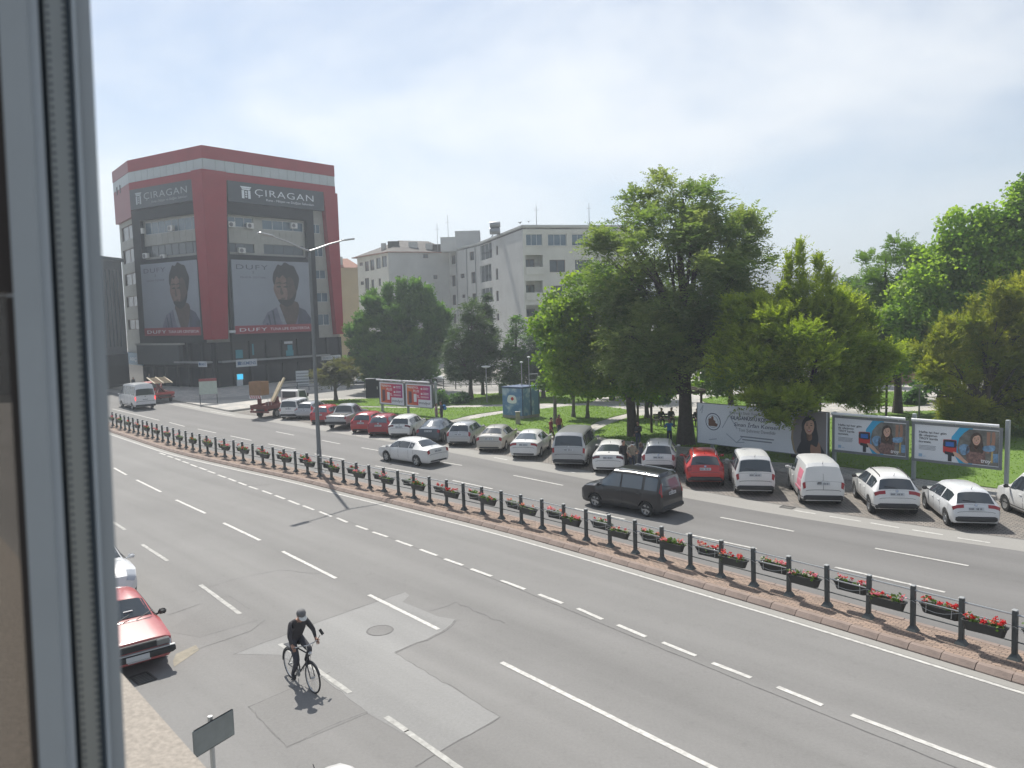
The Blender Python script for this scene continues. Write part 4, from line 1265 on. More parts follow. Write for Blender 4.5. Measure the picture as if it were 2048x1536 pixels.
for a, c in zip(posts, posts[1:]):
    rail(a, c, .142+1.06, .022, 0, 'top_rail', m_rail)
    rail(a, c, .142+.80, .016, 0, 'middle_rail', m_rail)
    rail(a, c, .142+.42, .016, 0, 'lower_rail', m_post)
# thin drooping cable along the near face
for a, c in list(zip(posts, posts[1:]))[:26]:
    pts = []
    for q in range(7):
        t_ = q/6; x = a[0]*(1-t_)+c[0]*t_-np.array(a[2])*.075
        pts.append((x[0], x[1], .142+.80-.16*math.sin(PI*t_)))
    MB().path(pts, .007, 4).build('cable', m_rail, fence)
# planters: alternate bays, near side and far side
TL, TW, TH = 1.0, .26, .24
def trough():
    b = MB()
    def ring(x, y, z, k=.06): return [(-x+k, -y, z), (x-k, -y, z), (x, -y+k, z), (x, y-k, z), (x-k, y, z), (-x+k, y, z), (-x, y-k, z), (-x, -y+k, z)]
    rs = [ring(TL/2-.08, TW/2-.06, 0), ring(TL/2-.02, TW/2-.02, TH-.03), ring(TL/2, TW/2, TH-.03), ring(TL/2, TW/2, TH), ring(TL/2-.03, TW/2-.03, TH), ring(TL/2-.05, TW/2-.05, TH-.06)]
    v = [p for r in rs for p in r]; f = []
    for a in range(5):
        for q in range(8):
            z = (q+1) % 8; f.append((a*8+q, a*8+z, a*8+8+z, a*8+8+q))
    f.append(tuple(range(7, -1, -1)))
    b.add(v, f)
    return b
tme = trough().mesh('trough'); tme.materials.append(m_trough)
sme = MB().b2(-TL/2+.05, -TW/2+.05, TH-.075, TL/2-.05, TW/2-.05, TH-.05).mesh('soil'); sme.materials.append(m_soil)
hm = MB()
for x in (-.3, .3): hm.path([(x, TW/2+.02, TH+.06), (x, TW/2-.01, TH+.02), (x, TW/2+.005, .05)], .012, 5)
hme = hm.mesh('bracket'); hme.materials.append(m_rail)
m_gleaf = leaf_mat('geranium_leaf', (.055, .12, .022), (.15, .24, .05), .3)
def petals(name, c1, c2): return leaf_mat(name, c1, c2, .25)
m_fl = {'red': petals('red_petal', (.50, .012, .018), (.72, .05, .06)), 'pink': petals('pink_petal', (.70, .12, .22), (.85, .32, .40)),
        'crimson': petals('crimson_petal', (.40, .01, .06), (.60, .03, .12)), 'salmon': petals('salmon_petal', (.75, .20, .14), (.85, .40, .33)), 'white': petals('white_petal', (.6, .58, .55), (.75, .72, .7))}
def leaves(centers, spread, n, size, flat_=.4):
    """n diamond leaves round each centre"""
    C = np.repeat(np.array(centers, float), n, 0)
    k = len(C)
    c = C+NR.normal(0, 1, (k, 3))*np.array(spread)
    a = NR.normal(0, 1, (k, 3)); a[:, 2] *= flat_; a /= np.linalg.norm(a, axis=1)[:, None]
    u = NR.normal(0, 1, (k, 3)); bb_ = np.cross(a, u); bb_ /= np.linalg.norm(bb_, axis=1)[:, None]+1e-9
    s = NR.uniform(.6, 1.3, k)[:, None]*size
    v = np.stack([c-a*s*.5, c+bb_*s*.42, c+a*s*.5, c-bb_*s*.42], 1).reshape(-1, 3)
    return v, np.repeat(NR.uniform(0, 1, k), 4)
def plant_meshes(seed, density):
    cs = [(NR.uniform(-TL/2+.08, TL/2-.08), NR.uniform(-.09, .07), TH+NR.uniform(-.02, .06)) for _ in range(int(12*density))]
    v, t = leaves(cs, (.05, .04, .035), 9, .085)
    return tri_mesh('foliage', v, 4, t, m_gleaf)
FOL = [plant_meshes(i, d) for i, d in enumerate((1.2, .9, .7, 1.3, 1.0))]
def flower_mesh(col, n):
    cs = [(NR.uniform(-TL/2+.10, TL/2-.10), NR.uniform(-.10, .06), TH+NR.uniform(.05, .15)) for _ in range(n)]
    v, t = leaves(cs, (.030, .030, .022), 16, .050, .8)
    return tri_mesh('blossom', v, 4, t, m_fl[col])
FLW = {c: [flower_mesh(c, n) for n in (3, 6, 9, 15)] for c in m_fl}
planter_cols = {1: [('red', 3), ('salmon', 0)], 3: [('pink', 1), ('red', 0)], 5: [('pink', 2), ('white', 0)], 7: [('red', 2), ('salmon', 0)], 9: [('pink', 1), ('salmon', 0)], 11: [('white', 0), ('red', 0)], 13: [('pink', 2), ('salmon', 0)], 15: [('salmon', 0)], 17: [('pink', 1)], 19: [('red', 2)], 0: [('crimson', 2)], 2: [('pink', 1)], 4: [('crimson', 1), ('pink', 0)], 6: [('pink', 2)], 8: [('crimson', 1)], 10: [('crimson', 0)]}
ords = ['', 'second', 'third', 'fourth', 'fifth', 'sixth', 'seventh', 'eighth', 'ninth', 'tenth', 'eleventh', 'twelfth', 'thirteenth', 'fourteenth', 'fifteenth', 'sixteenth', 'seventeenth', 'eighteenth', 'nineteenth', 'twentieth', 'twenty-first', 'twenty-second', 'twenty-third', 'twenty-fourth', 'twenty-fifth', 'twenty-sixth', 'twenty-seventh', 'twenty-eighth', 'twenty-ninth', 'thirtieth', 'thirty-first', 'thirty-second', 'thirty-third', 'thirty-fourth', 'thirty-fifth']
cw = {'red': 'red', 'pink': 'pink', 'crimson': 'crimson', 'salmon': 'salmon', 'white': 'white'}
cnt = {0: 0, 1: 0}
for a, c in zip(posts, posts[1:]):
    idx = a[3]
    near = idx % 2 == 0
    if idx < -1: continue
    if not near and idx > 40: continue
    mid = (a[0]+c[0])/2
    off = -.21 if near else .21
    pos = mid+a[2]*off
    z = .142+(.53 if near else .50)
    cols = planter_cols.get(idx+1 if near else idx, [(R.choice(['red', 'pink', 'crimson', 'red', 'pink']), R.choice([0, 1, 1, 2]))])
    if idx > 20 and R.random() < .3: cols = [(cols[0][0], 0)]
    side = 'near' if near else 'far'
    cnt[int(near)] += 1
    k = cnt[int(near)]
    lab = 'dark trough of %s flowers on the %s side of the railing, %s from the right' % (cw[cols[0][0]], side, (ords[k-1] if k > 1 else 'first'))
    t = thing('flower_planter', lab, 'planter', (pos[0], pos[1], z), math.atan2(a[1][1], a[1][0])+(PI if not near else 0), 'flower troughs on the median railing')
    t.rotation_euler[2] = math.atan2(-a[1][1], -a[1][0]) if near else math.atan2(a[1][1], a[1][0])
    t.location[2] += R.uniform(-.025, .02); t.rotation_euler[0] = R.uniform(-.05, .05); t.rotation_euler[1] = R.uniform(-.03, .03)
    link('trough', tme, t); link('soil', sme, t); link('bracket', hme, t)
    o = link('foliage', R.choice(FOL), t)
    sc_ = R.uniform(.75, 1.2)
    o.scale = (1, 1, sc_)
    if R.random() < .5: o.scale = (-1, 1, sc_)
    for col, q in cols:
        o = link('blossom', FLW[col][q], t, (R.uniform(-.05, .05), 0, 0))
        if R.random() < .5: o.scale = (-1, 1, 1)

# ================================================================== street lamp on the median
m_pole = mat('lamp_pole_grey', (0.17, 0.18, 0.185), .5, .4, var=.1, scale=2)
m_pole_l = mat('lamp_head_grey', (0.40, 0.41, 0.42), .4, .4)
lb = G(640, 944, .15); s_ = MED.nearest((lb.x, lb.y)); _p, t, n = MED.at(s_, 1.25); p = (lb.x, lb.y)
lamp = thing('street_lamp', 'tall grey street lamp with two arms standing in the flower median', 'street lamp', (p[0], p[1], .142), math.atan2(n[1], n[0]))
LH = DY(634, 500, p[1]).z-.142
MB().lathe([(.19, 0), (.19, .03), (.13, .05), (.13, 1.2), (.115, 1.25), (.07, LH), (0, LH)], 12).build('pole', m_pole, lamp, smooth=True)
MB().bbox((0, 0, .02), (.5, .5, .04), .02).build('base_plate', m_pole, lamp)
for sgn, L_, rise in ((-1, 2.15, .62), (1, 2.15, .62)):
    arm = MB().path([(0, 0, LH-.05), (sgn*.5, 0, LH+.1), (sgn*L_*.6, 0, LH+rise*.62), (sgn*L_, 0, LH+rise)], [.055, .05, .04, .035], 8).build('arm', m_pole_l, lamp, smooth=True)
    h = MB(Matrix.Translation((sgn*(L_+.35), 0, LH+rise+.07)) @ Matrix.Rotation(-sgn*.16, 4, 'Y'))
    h.bbox((0, 0, 0), (.85, .30, .10), .04)
    h.build('lamp_head', m_pole_l, arm)

# ================================================================== billboards
m_bbpost = mat('billboard_post', (0.30, 0.33, 0.34), .5, .3)
m_bbframe = mat('billboard_frame', (0.16, 0.175, 0.185), .5, .2)
m_tubew = mat('billboard_light_tube', (0.70, 0.71, 0.72), .35)
m_paper = mat('poster_paper', (0.68, 0.71, 0.74), .55, var=.03, scale=.6)
def billboard(name, label, pl, u0, u1, z0, z1, posts_u, tube=True, ground=.15, frame=.12, tubez=None):
    t = thing(name, label, 'billboard', (pl.a.x, pl.a.y, ground), pl.rz)
    zz = ground
    b = MB(); b.b2(u0, .03, z0-zz, u1, .22, z1-zz)
    fr = b.build('panel', m_bbframe, t)
    f = MB()
    f.b2(u0-frame, -.03, z0-frame-zz, u1+frame, .03, z0-zz); f.b2(u0-frame, -.03, z1-zz, u1+frame, .03, z1+frame-zz)
    f.b2(u0-frame, -.03, z0-zz, u0, .03, z1-zz); f.b2(u1, -.03, z0-zz, u1+frame, .03, z1-zz)
    f.build('frame', m_bbframe, t)
    MB().b2(u0, 0.0, z0-zz, u1, .0295, z1-zz).build('poster', m_paper, t)
    for u, h in posts_u:
        MB().bbox((u, .33, (h-zz)/2), (.16, .2, h-zz), .02).build('post', m_bbpost, t)
    if tube:
        MB().tube((u0-.05, -.28, z1-zz+.24), (u1+.05, -.28, z1-zz+.24), .065, None, 10).build('light_tube', m_tubew, t, smooth=True)
        for q in (.1, .5, .9):
            MB().tube((u0+(u1-u0)*q, -.26, z1-zz+.22), (u0+(u1-u0)*q, .05, z1-zz+.05), .02).build('tube_bracket', m_bbpost, t)
    T = Matrix.Translation((u0, -.001, z0-zz)) @ Matrix.Rotation(PI/2, 4, 'X') @ Matrix.Diagonal((u1-u0, z1-z0, 1, 1))
    return t, T, (u1-u0, z1-z0)
def art(t, T, name, pts, m, ly, sm=4):
    return flat(name, smooth_poly(pts, sm) if sm else pts, T, m, t, ly)
def btext(t, T, wh, body, x0, y0, m, ly, h=None, x1=None, **k):
    me = text_mesh(body, 1.0, **k)
    xs = [v.co.x for v in me.vertices]; a, c = min(xs), max(xs)
    W_, H_ = wh
    sy = h; sx = (x1-x0)/(c-a) if x1 else h*H_/W_
    me.transform(T @ Matrix.Translation((x0, y0, ly*.004)) @ Matrix.Diagonal((sx, sy, 1, 1)) @ Matrix.Translation((-a, 0, 0)))
    me.materials.clear(); me.materials.append(m)
    return link('lettering', me, t)
m_sky_b = mat('poster_cyan', (0.03, 0.36, 0.62), .5)
m_tint = mat('poster_interior', (0.15, 0.15, 0.135), .6, var=.7, scale=2.2)
m_tskin = mat('poster_warm_skin', (.58, .37, .27), .6, var=.1, scale=3)
m_tskin2 = mat('poster_shaded_skin', (.33, .18, .12), .6)
m_thair = mat('poster_brown_hair', (.060, .040, .030), .6, var=.75, scale=9)
m_denim = mat('poster_denim', (.17, .30, .45), .6, var=.45, scale=6)
m_top = mat('poster_rust_top', (.19, .11, .095), .6, var=.7, scale=9)
m_dev = mat('poster_device_black', (.02, .022, .03), .5)
m_devr = mat('poster_device_red', (.50, .03, .03), .5)
m_devb = mat('poster_device_blue', (.02, .13, .45), .4)
m_txt = mat('poster_dark_text', (.05, .055, .065), .6)
m_txt2 = mat('poster_grey_text', (.25, .27, .30), .6)
m_yelbar = mat('poster_yellow_bar', (.50, .36, .12), .6)
m_lblue = mat('poster_light_blue', (.30, .45, .60), .6)
m_mouth = mat('poster_mouth', (.45, .12, .11), .6)
def smiling_woman(t, T, cx, cy, s, asp, hair, skin, skin2, ly):
    """head and hair around (cx, cy); s = half head height in panel units, asp = y/x unit ratio"""
    X = lambda a: cx+a*s*asp; Y = lambda a: cy+a*s
    q = lambda L: [(X(a), Y(c)) for a, c in L]
    art(t, T, 'hair', q([(-.15, 1.25), (.45, 1.15), (.85, .6), (.95, -.3), (1.15, -1.4), (.95, -2.4), (.3, -2.2), (-.4, -2.3), (-1.0, -2.1), (-1.05, -1.1), (-.85, -.2), (-.8, .6)]), hair, ly)
    art(t, T, 'face', q([(-.05, .85), (.45, .7), (.62, .2), (.55, -.4), (.25, -.9), (-.05, -1.0), (-.35, -.85), (-.6, -.35), (-.62, .2), (-.45, .7)]), skin, ly+1)
    art(t, T, 'neck', q([(-.25, -.8), (.28, -.85), (.35, -1.5), (0, -1.8), (-.35, -1.5)]), skin2, ly)
    for e in (-.28, .27):
        art(t, T, 'eye', q([(e-.14, .13), (e, .20), (e+.14, .13), (e, .06)]), hair, ly+2, 2)
        art(t, T, 'brow', q([(e-.2, .33), (e, .42), (e+.2, .33), (e, .36)]), hair, ly+2, 2)
    art(t, T, 'nose', q([(-.02, .1), (.08, -.22), (-.02, -.28), (-.1, -.22)]), skin2, ly+2, 2)
    art(t, T, 'smile', q([(-.3, -.42), (0, -.47), (.3, -.4), (.15, -.66), (-.12, -.66)]), m_mouth, ly+2, 3)
    art(t, T, 'teeth', q([(-.22, -.46), (0, -.50), (.22, -.45), (0, -.57)]), m_white, ly+3, 3)
    art(t, T, 'hair_lock', q([(-.15, 1.2), (.35, .95), (.1, .75), (-.35, .55), (-.6, .1), (-.85, -.6), (-.95, .2), (-.6, .95)]), hair, ly+2)
def transit_poster(t, T, wh):
    asp = wh[1]/wh[0]
    art(t, T, 'cyan_arc', [(.545, 1), (.70, 1), (.70, .0), (.545, .0), (.50, .18), (.44, .45), (.455, .72)], m_sky_b, 0, 0)
    P_ = [(.66, .97), (.60, .86), (.545, .70), (.525, .5), (.53, .32), (.57, .15), (.64, .02), (.995, .02), (.995, .97)]
    art(t, T, 'bus_interior', P_, m_tint, 1, 0)
    art(t, T, 'window_light', [(.86, .93), (.90, .93), (.89, .35), (.86, .35)], m_tskin2, 2, 0)
    art(t, T, 'yellow_bar', [(.915, .42), (.935, .42), (.93, .10), (.91, .10)], m_yelbar, 2, 0)
    art(t, T, 'seat', [(.93, .35), (.99, .36), (.99, .12), (.94, .12)], m_denim, 2, 0)
    art(t, T, 'denim_sleeve', [(.545, .42), (.57, .52), (.62, .55), (.66, .50), (.665, .36), (.63, .26), (.58, .25)], m_denim, 3)
    art(t, T, 'torso', [(.63, .46), (.68, .52), (.78, .52), (.83, .46), (.85, .25), (.82, .05), (.66, .05), (.63, .22)], m_top, 3)
    art(t, T, 'raised_arm', [(.86, .45), (.90, .40), (.94, .50), (.955, .70), (.95, .92), (.925, .94), (.915, .85), (.92, .70), (.895, .55)], m_tskin2, 3)
    art(t, T, 'denim_sleeve', [(.81, .50), (.85, .55), (.92, .58), (.955, .56), (.95, .45), (.90, .40), (.83, .41)], m_denim, 4)
    smiling_woman(t, T, .745, .70, .155, asp, m_thair, m_tskin, m_tskin2, 4)
    art(t, T, 'card_reader', [(.355, .58), (.37, .63), (.50, .635), (.515, .58), (.515, .32), (.50, .22), (.37, .24), (.355, .34)], m_devr, 5, 2)
    art(t, T, 'reader_head', [(.36, .56), (.375, .62), (.495, .62), (.51, .57), (.505, .42), (.365, .43)], m_dev, 6, 2)
    art(t, T, 'reader_screen', [(.385, .57), (.485, .57), (.485, .445), (.385, .445)], m_devb, 7, 0)
    art(t, T, 'reader_pad', [(.375, .30), (.50, .27), (.49, .17), (.38, .22)], m_dev, 7, 0)
    art(t, T, 'reader_stand', [(.415, .20), (.46, .19), (.46, .02), (.415, .02)], m_dev, 4, 0)
    art(t, T, 'hand', [(.475, .30), (.52, .29), (.56, .24), (.61, .13), (.66, .03), (.615, .02), (.56, .10), (.50, .20)], m_tskin, 8)
    for i, s in enumerate(('Hafta içi her gün', 'ilk ulaşımın', 'TROY kartla', 'ücretsiz.')):
        wd = (.335, .225, .235, .155)[i]
        btext(t, T, wh, s, .055, .76-.092*i, m_txt, 2, .088, .055+wd, bold=.010)
    for i in range(4):
        art(t, T, 'small_print', [(.055, .405-.036*i), (.27-.01*(i % 2), .405-.036*i), (.27-.01*(i % 2), .392-.036*i), (.055, .392-.036*i)], m_txt2, 2, 0)
    art(t, T, 'logo', [(.055, .07), (.10, .07), (.10, .16), (.055, .16)], m_lblue, 2, 0)
    art(t, T, 'logo', [(.11, .085), (.145, .085), (.145, .10), (.11, .10)], m_lblue, 2, 0)
    btext(t, T, wh, 'troy', .80, .085, m_white, 9, .15, .915, bold=.02, shear=.12)
# the row along the sidewalk, nearest to farthest
def row_plane(xa, ya, xb, yb):
    return Plane(G2(xa, ya, .15), G2(xb, yb, .15))
rp = row_plane(1395, 905, 2010, 985)
# right poster
def bb_from_px(pl, q):
    return pl.rect(*q)
r1 = rp.rect(1833, 848, 2000, 935)
z0t = r1[1]; z1t = r1[3]
r1 = (r1[0], z0t, r1[2], z1t)
uP3 = rp.uz(2010, 900)[0]; uP2 = rp.uz(1823, 880)[0]; uP1 = rp.uz(1663, 880)[0]
bb1, T1, wh1 = billboard('billboard', 'transit-card billboard with smiling woman, rightmost of the row behind the bays', rp, uP2+.14, uP3-.22, z0t, z1t, ((uP3, z1t+.45), (uP2, z1t+.45)))
transit_poster(bb1, T1, wh1)
bb2, T2, wh2 = billboard('billboard', 'transit-card billboard with smiling woman, left of the rightmost one', rp, uP1+.16, uP2-.24, z0t, z1t, ((uP1, z1t+.25),))
transit_poster(bb2, T2, wh2)
# wide congress banner
uW0 = rp.uz(1395, 850)[0]; uW1 = uP1-.20
zb1 = rp.uz(1400, 806)[1]; zb0 = rp.uz(1400, 885)[1]
bb3, T3, wh3 = billboard('banner_billboard', 'wide white concert banner with round emblem and dark-haired woman beneath the tree', rp, uW0, uW1, zb0, zb1, ((uW0+.8, zb0+.1), (uW0+(uW1-uW0)*.45, zb0+.1), (uW0+(uW1-uW0)*.8, zb0+.1)), tube=False, frame=.03)
asp = wh3[1]/wh3[0]
m_pat = mat('banner_pattern', (.40, .44, .49), .6)
for i in range(16):
    a = R.uniform(0, 2*PI); cx_, cy_ = R.choice(((.05, .95), (.10, .1), (.27, .75), (.33, .1)))
    L_ = R.uniform(.15, .4)
    x1_, y1_ = cx_+L_*math.cos(a)*asp, cy_+L_*math.sin(a)
    if not (0.01 < x1_ < .99 and .01 < y1_ < .99): continue
    nx, ny = -math.sin(a)*.012*asp, math.cos(a)*.012
    art(bb3, T3, 'pattern_stroke', [(cx_-nx, cy_-ny), (x1_-nx, y1_-ny), (x1_+nx, y1_+ny), (cx_+nx, cy_+ny)], m_pat, 0, 0)
ex, ey = .135, .56
m_emb = mat('emblem_navy', (.035, .05, .10), .6); m_embb = mat('emblem_brown', (.20, .10, .065), .6)
art(bb3, T3, 'emblem_ring', ellipse(ex, ey, .215*asp, .215), m_emb, 1, 0)
art(bb3, T3, 'emblem_field', ellipse(ex, ey, .195*asp, .195), m_paper, 2, 0)
art(bb3, T3, 'emblem_ring', ellipse(ex, ey, .150*asp, .150), m_emb, 3, 0)
art(bb3, T3, 'emblem_field', ellipse(ex, ey, .142*asp, .142), m_paper, 4, 0)
for k, (dx, h_, w_) in enumerate(((-.075, .09, .05), (-.015, .14, .035), (.03, .05, .04), (.075, -.02, .05))):
    art(bb3, T3, 'emblem_tower', [(ex+(dx-w_)*asp, ey-.11), (ex+(dx+w_)*asp, ey-.11), (ex+(dx+w_)*asp, ey+h_-.03), (ex+dx*asp, ey+h_), (ex+(dx-w_)*asp, ey+h_-.03)], m_embb, 5, 0)
mb_ = m_txt
btext(bb3, T3, wh3, 'Kayseri Sivil Toplum Dernekleri', .275, .80, m_txt2, 2, .085, .70)
btext(bb3, T3, wh3, 'OLAĞANÜSTÜ KONGRESİ', .285, .665, m_emb, 2, .125, .655, bold=.008)
btext(bb3, T3, wh3, 'Sinan İrfan Konseri', .31, .505, m_emb, 2, .13, .665, shear=.15)
btext(bb3, T3, wh3, 'Tüm Şehrimiz Davetlidir', .345, .385, m_txt2, 2, .11, .635)
for i in range(2):
    art(bb3, T3, 'small_print', [(.36+.015*i, .28-.07*i), (.62-.015*i, .28-.07*i), (.62-.015*i, .25-.07*i), (.36+.015*i, .25-.07*i)], m_txt2, 2, 0)
m_taupe = mat('banner_taupe', (.20, .185, .185), .6); m_tan = mat('banner_gold', (.30, .24, .15), .6)
art(bb3, T3, 'portrait_field', [(.99, .995), (.82, .995), (.775, .85), (.75, .6), (.745, .35), (.76, .10), (.775, .005), (.99, .005)], m_tan, 1, 0)
art(bb3, T3, 'portrait_field', [(.99, .995), (.835, .995), (.79, .85), (.765, .6), (.76, .35), (.775, .10), (.79, .005), (.99, .005)], m_taupe, 2, 0)
art(bb3, T3, 'dress', [(.80, .02), (.805, .22), (.84, .34), (.93, .30), (.965, .18), (.97, .02)], m_dev, 3)
art(bb3, T3, 'shoulder', [(.89, .04), (.885, .24), (.91, .34), (.945, .30), (.955, .15), (.95, .04)], m_tskin2, 4)
smiling_woman(bb3, T3, .875, .66, .185, asp, m_dev, m_tskin, m_tskin2, 5)
# two-panel advertising billboard on the left lawn
tp = Plane(G2(757, 823, .15), G2(868, 834, .15))
uq = [tp.uz(758, 790)[0], tp.uz(810, 795)[0], tp.uz(866, 800)[0]]
zt1 = tp.uz(812, 767)[1]; zt0 = tp.uz(808, 811)[1]
def grad_mat():
    m = bpy.data.materials.new('poster_orange_pink'); m.use_nodes = True
    t = m.node_tree; b = t.nodes['Principled BSDF']; b.inputs['Roughness'].default_value = .55
    co = t.nodes.new('ShaderNodeTexCoord'); sp = t.nodes.new('ShaderNodeSeparateXYZ'); cr_ = t.nodes.new('ShaderNodeValToRGB')
    t.links.new(co.outputs['Generated'], sp.inputs[0]); t.links.new(sp.outputs[0], cr_.inputs[0]); t.links.new(cr_.outputs[0], b.inputs['Base Color'])
    e = cr_.color_ramp.elements; e[0].position = .05; e[0].color = (.58, .16, .03, 1); e[1].position = .95; e[1].color = (.34, .02, .17, 1)
    q = e.new(.45); q.color = (.52, .035, .07, 1)
    return m
m_grad = grad_mat(); m_phone = mat('poster_phone', (.10, .03, .05), .5)
for k, (a, c) in enumerate(((uq[0], uq[1]), (uq[1], uq[2]))):
    po = ((a, zt1+.25), (c, zt1+.25)) if k == 1 else ((a, zt1+.25),)
    t, T, wh = billboard('billboard', 'orange and pink shopping billboard on the lawn, %s of the pair' % ('left' if k == 0 else 'right'), tp, a+.13, c-.13, zt0, zt1, po, frame=.06)
    art(t, T, 'colour_field', [(.05, .06), (.48, .06), (.48, .33), (.94, .33), (.94, .94), (.05, .94)], m_grad, 0, 0)
    btext(t, T, wh, 'TRENDYOL', .07, .80, m_white, 1, .13, .50, bold=.015)
    btext(t, T, wh, 'PLUS', .30, .64, m_white, 1, .15, .52, bold=.015)
    btext(t, T, wh, '1', .31, .22, m_white, 1, .48, .42, bold=.03)
    btext(t, T, wh, 'TL', .43, .40, m_white, 1, .16, .53, bold=.02)
    art(t, T, 'phone', [(.11, .10), (.23, .10), (.23, .66), (.11, .66)], m_phone, 1, 0)
    art(t, T, 'phone_base', [(.07, .08), (.45, .08), (.40, .14), (.20, .15)], mat('poster_orange', (.62, .13, .04), .5), 2, 0)
    for y in (.80, .58): art(t, T, 'icon', ellipse(.62, y, .035, .045, 12), m_white, 1, 0)
    for y in (.83, .77, .61, .55): art(t, T, 'small_print', [(.68, y), (.88, y), (.88, y+.022), (.68, y+.022)], m_white, 1, 0)
    art(t, T, 'button', [(.58, .41), (.88, .41), (.88, .475), (.58, .475)], mat('poster_pale_pink', (.6, .35, .40), .5), 1, 0)
    btext(t, T, wh, 'trendyol', .50, .13, m_txt, 1, .17, .93)

# ================================================================== kiosk, signs and small furniture
kp = Plane(G2(1006, 838, .12), G2(1046, 838, .12))
ka = G(1006, 836, .12); kb = G(1046, 839, .12); kc = G(1079, 834, .12)
KH = DY(1006, 776, ka.y).z
kt = thing('measuring_kiosk', 'sky-blue cabin printed with clouds, rooftop sensors and railing', 'kiosk', (kb.x, kb.y, .12))
m_kiosk = bpy.data.materials.new('kiosk_cloud_print'); m_kiosk.use_nodes = True
t_ = m_kiosk.node_tree; b_ = t_.nodes['Principled BSDF']; b_.inputs['Roughness'].default_value = .4
co_ = t_.nodes.new('ShaderNodeTexCoord'); no_ = t_.nodes.new('ShaderNodeTexNoise'); no_.inputs['Scale'].default_value = 1.3; no_.inputs['Detail'].default_value = 6
cr_ = t_.nodes.new('ShaderNodeValToRGB'); e_ = cr_.color_ramp.elements; e_[0].position = .46; e_[0].color = (.10, .215, .40, 1); e_[1].position = .64; e_[1].color = (.42, .52, .60, 1)
t_.links.new(co_.outputs['Object'], no_.inputs['Vector']); t_.links.new(no_.outputs['Fac'], cr_.inputs[0]); t_.links.new(cr_.outputs[0], b_.inputs['Base Color'])
m_kdark = mat('kiosk_trim', (.05, .09, .17), .5)
A = Vector((ka.x-kb.x, ka.y-kb.y)); C_ = Vector((kc.x-kb.x, kc.y-kb.y))
if A.length > 3.2: A = A.normalized()*3.2
C_ = Vector((A.y, -A.x)).normalized()*min(2.8, max(1.8, C_.length)) if False else C_.normalized()*min(2.9, C_.length)
poly = [(A.x, A.y), (0, 0), (C_.x, C_.y), (A.x+C_.x, A.y+C_.y)]
h_ = KH-.12
MB().prism([(x*1.02, y*1.02) for x, y in poly], 0, .28).build('plinth', m_kerb2, kt)
MB().prism(poly, .281, h_).build('body', m_kiosk, kt)
MB().prism([(x*1.03-.03, y*1.03-.03) for x, y in poly], h_+.001, h_+.14).build('roof', m_kdark, kt)
for q in (0, .5, 1):
    MB().b2(C_.x*q-.04, C_.y*q-.08, .29, C_.x*q+.04, C_.y*q-.002, h_-.01).build('corner_strip', m_kdark, kt)
ku = A.normalized(); rz = math.atan2(-ku.y, -ku.x)
Mp = Matrix.Translation((A.x, A.y, 0)) @ Matrix.Rotation(rz, 4, 'Z') @ Matrix.Translation((0, -.006, 0)) @ Matrix.Rotation(PI/2, 4, 'X')
flat('logo_cloud', smooth_poly([(A.length*.25, h_*.55), (A.length*.3, h_*.75), (A.length*.5, h_*.78), (A.length*.66, h_*.73), (A.length*.7, h_*.55), (A.length*.5, h_*.5)], 4), Mp, m_white, kt, 0)
flat('logo_mark', smooth_poly([(A.length*.42, h_*.66), (A.length*.5, h_*.72), (A.length*.58, h_*.66), (A.length*.5, h_*.60)], 3), Mp, m_devr, kt, 1)
cxk, cyk = A.x*.5+C_.x*.5, A.y*.5+C_.y*.5
for (fx, fy, h2) in ((.30, .35, 1.9), (.10, .55, 2.3)):
    x, y = A.x*fx+C_.x*fy, A.y*fx+C_.y*fy
    MB().tube((x, y, h_+.14), (x, y, h_+.14+h2), .035).build('sensor_mast', m_rail, kt)
    MB().lathe([(0, h2-.02), (.12, h2), (.14, h2+.08), (0, h2+.12)], 12, (x, y, h_+.14)).build('sensor_head', m_tubew, kt)
b = MB()
x, y = A.x*.1+C_.x*.8, A.y*.1+C_.y*.8
for sx in (-.35, .35):
    for sy in (-.3, .3): b.tube((x+sx, y+sy, h_+.14), (x+sx, y+sy, h_+1.1), .02, None, 5)
for z in (.6, 1.1):
    for (a, c) in (((-.35, -.3), (.35, -.3)), ((.35, -.3), (.35, .3)), ((.35, .3), (-.35, .3)), ((-.35, .3), (-.35, -.3))): b.tube((x+a[0], y+a[1], h_+z), (x+c[0], y+c[1], h_+z), .018, None, 5)
b.build('roof_railing', m_metal, kt)
# small pillar in front of the kiosk
c = G(1036, 848, .15); t = thing('stone_marker', 'short tan stone marker standing in front of the blue cabin', 'marker', (c.x, c.y, .15))
MB().bbox((0, 0, .45), (.35, .3, .9), .04).build('post', mat('tan_stone', (.36, .32, .26), .85, var=.15, scale=5), t)
MB().bbox((0, 0, .93), (.42, .36, .07), .02).build('cap', m_kerb2, t)
def info_board(px, py, label, w_, z0_, z1_, m, name='notice_board', rows=0, head=None):
    c = G(px, py, .12); t = thing(name, label, 'notice board', (c.x, c.y, .12), math.atan2(c.x, -c.y)+PI)
    for s in (-1, 1): MB().bbox((s*(w_/2-.04), 0, z1_/2), (.08, .08, z1_), .01).build('post', m_post, t)
    MB().b2(-w_/2, -.09, z0_, w_/2, -.041, z1_).build('board', m, t)
    for i in range(rows):
        MB().b2(-w_/2+.06, -.10, z0_+.1+(z1_-z0_-.15)*i/rows, w_/2-.06, -.091, z0_+.1+(z1_-z0_-.15)*(i+.45)/rows).build('printed_row', m_txt2, t)
    if head: MB().b2(-w_/2, -.09, z1_+.003, w_/2, -.03, z1_+.28).build('header', head, t)
    return t
info_board(418, 807, 'pale city map board on two legs at the plaza kerb', 1.75, 1.0, 2.35, mat('map_board', (.36, .42, .38), .6, var=.12, scale=2), head=m_red_d, rows=0)
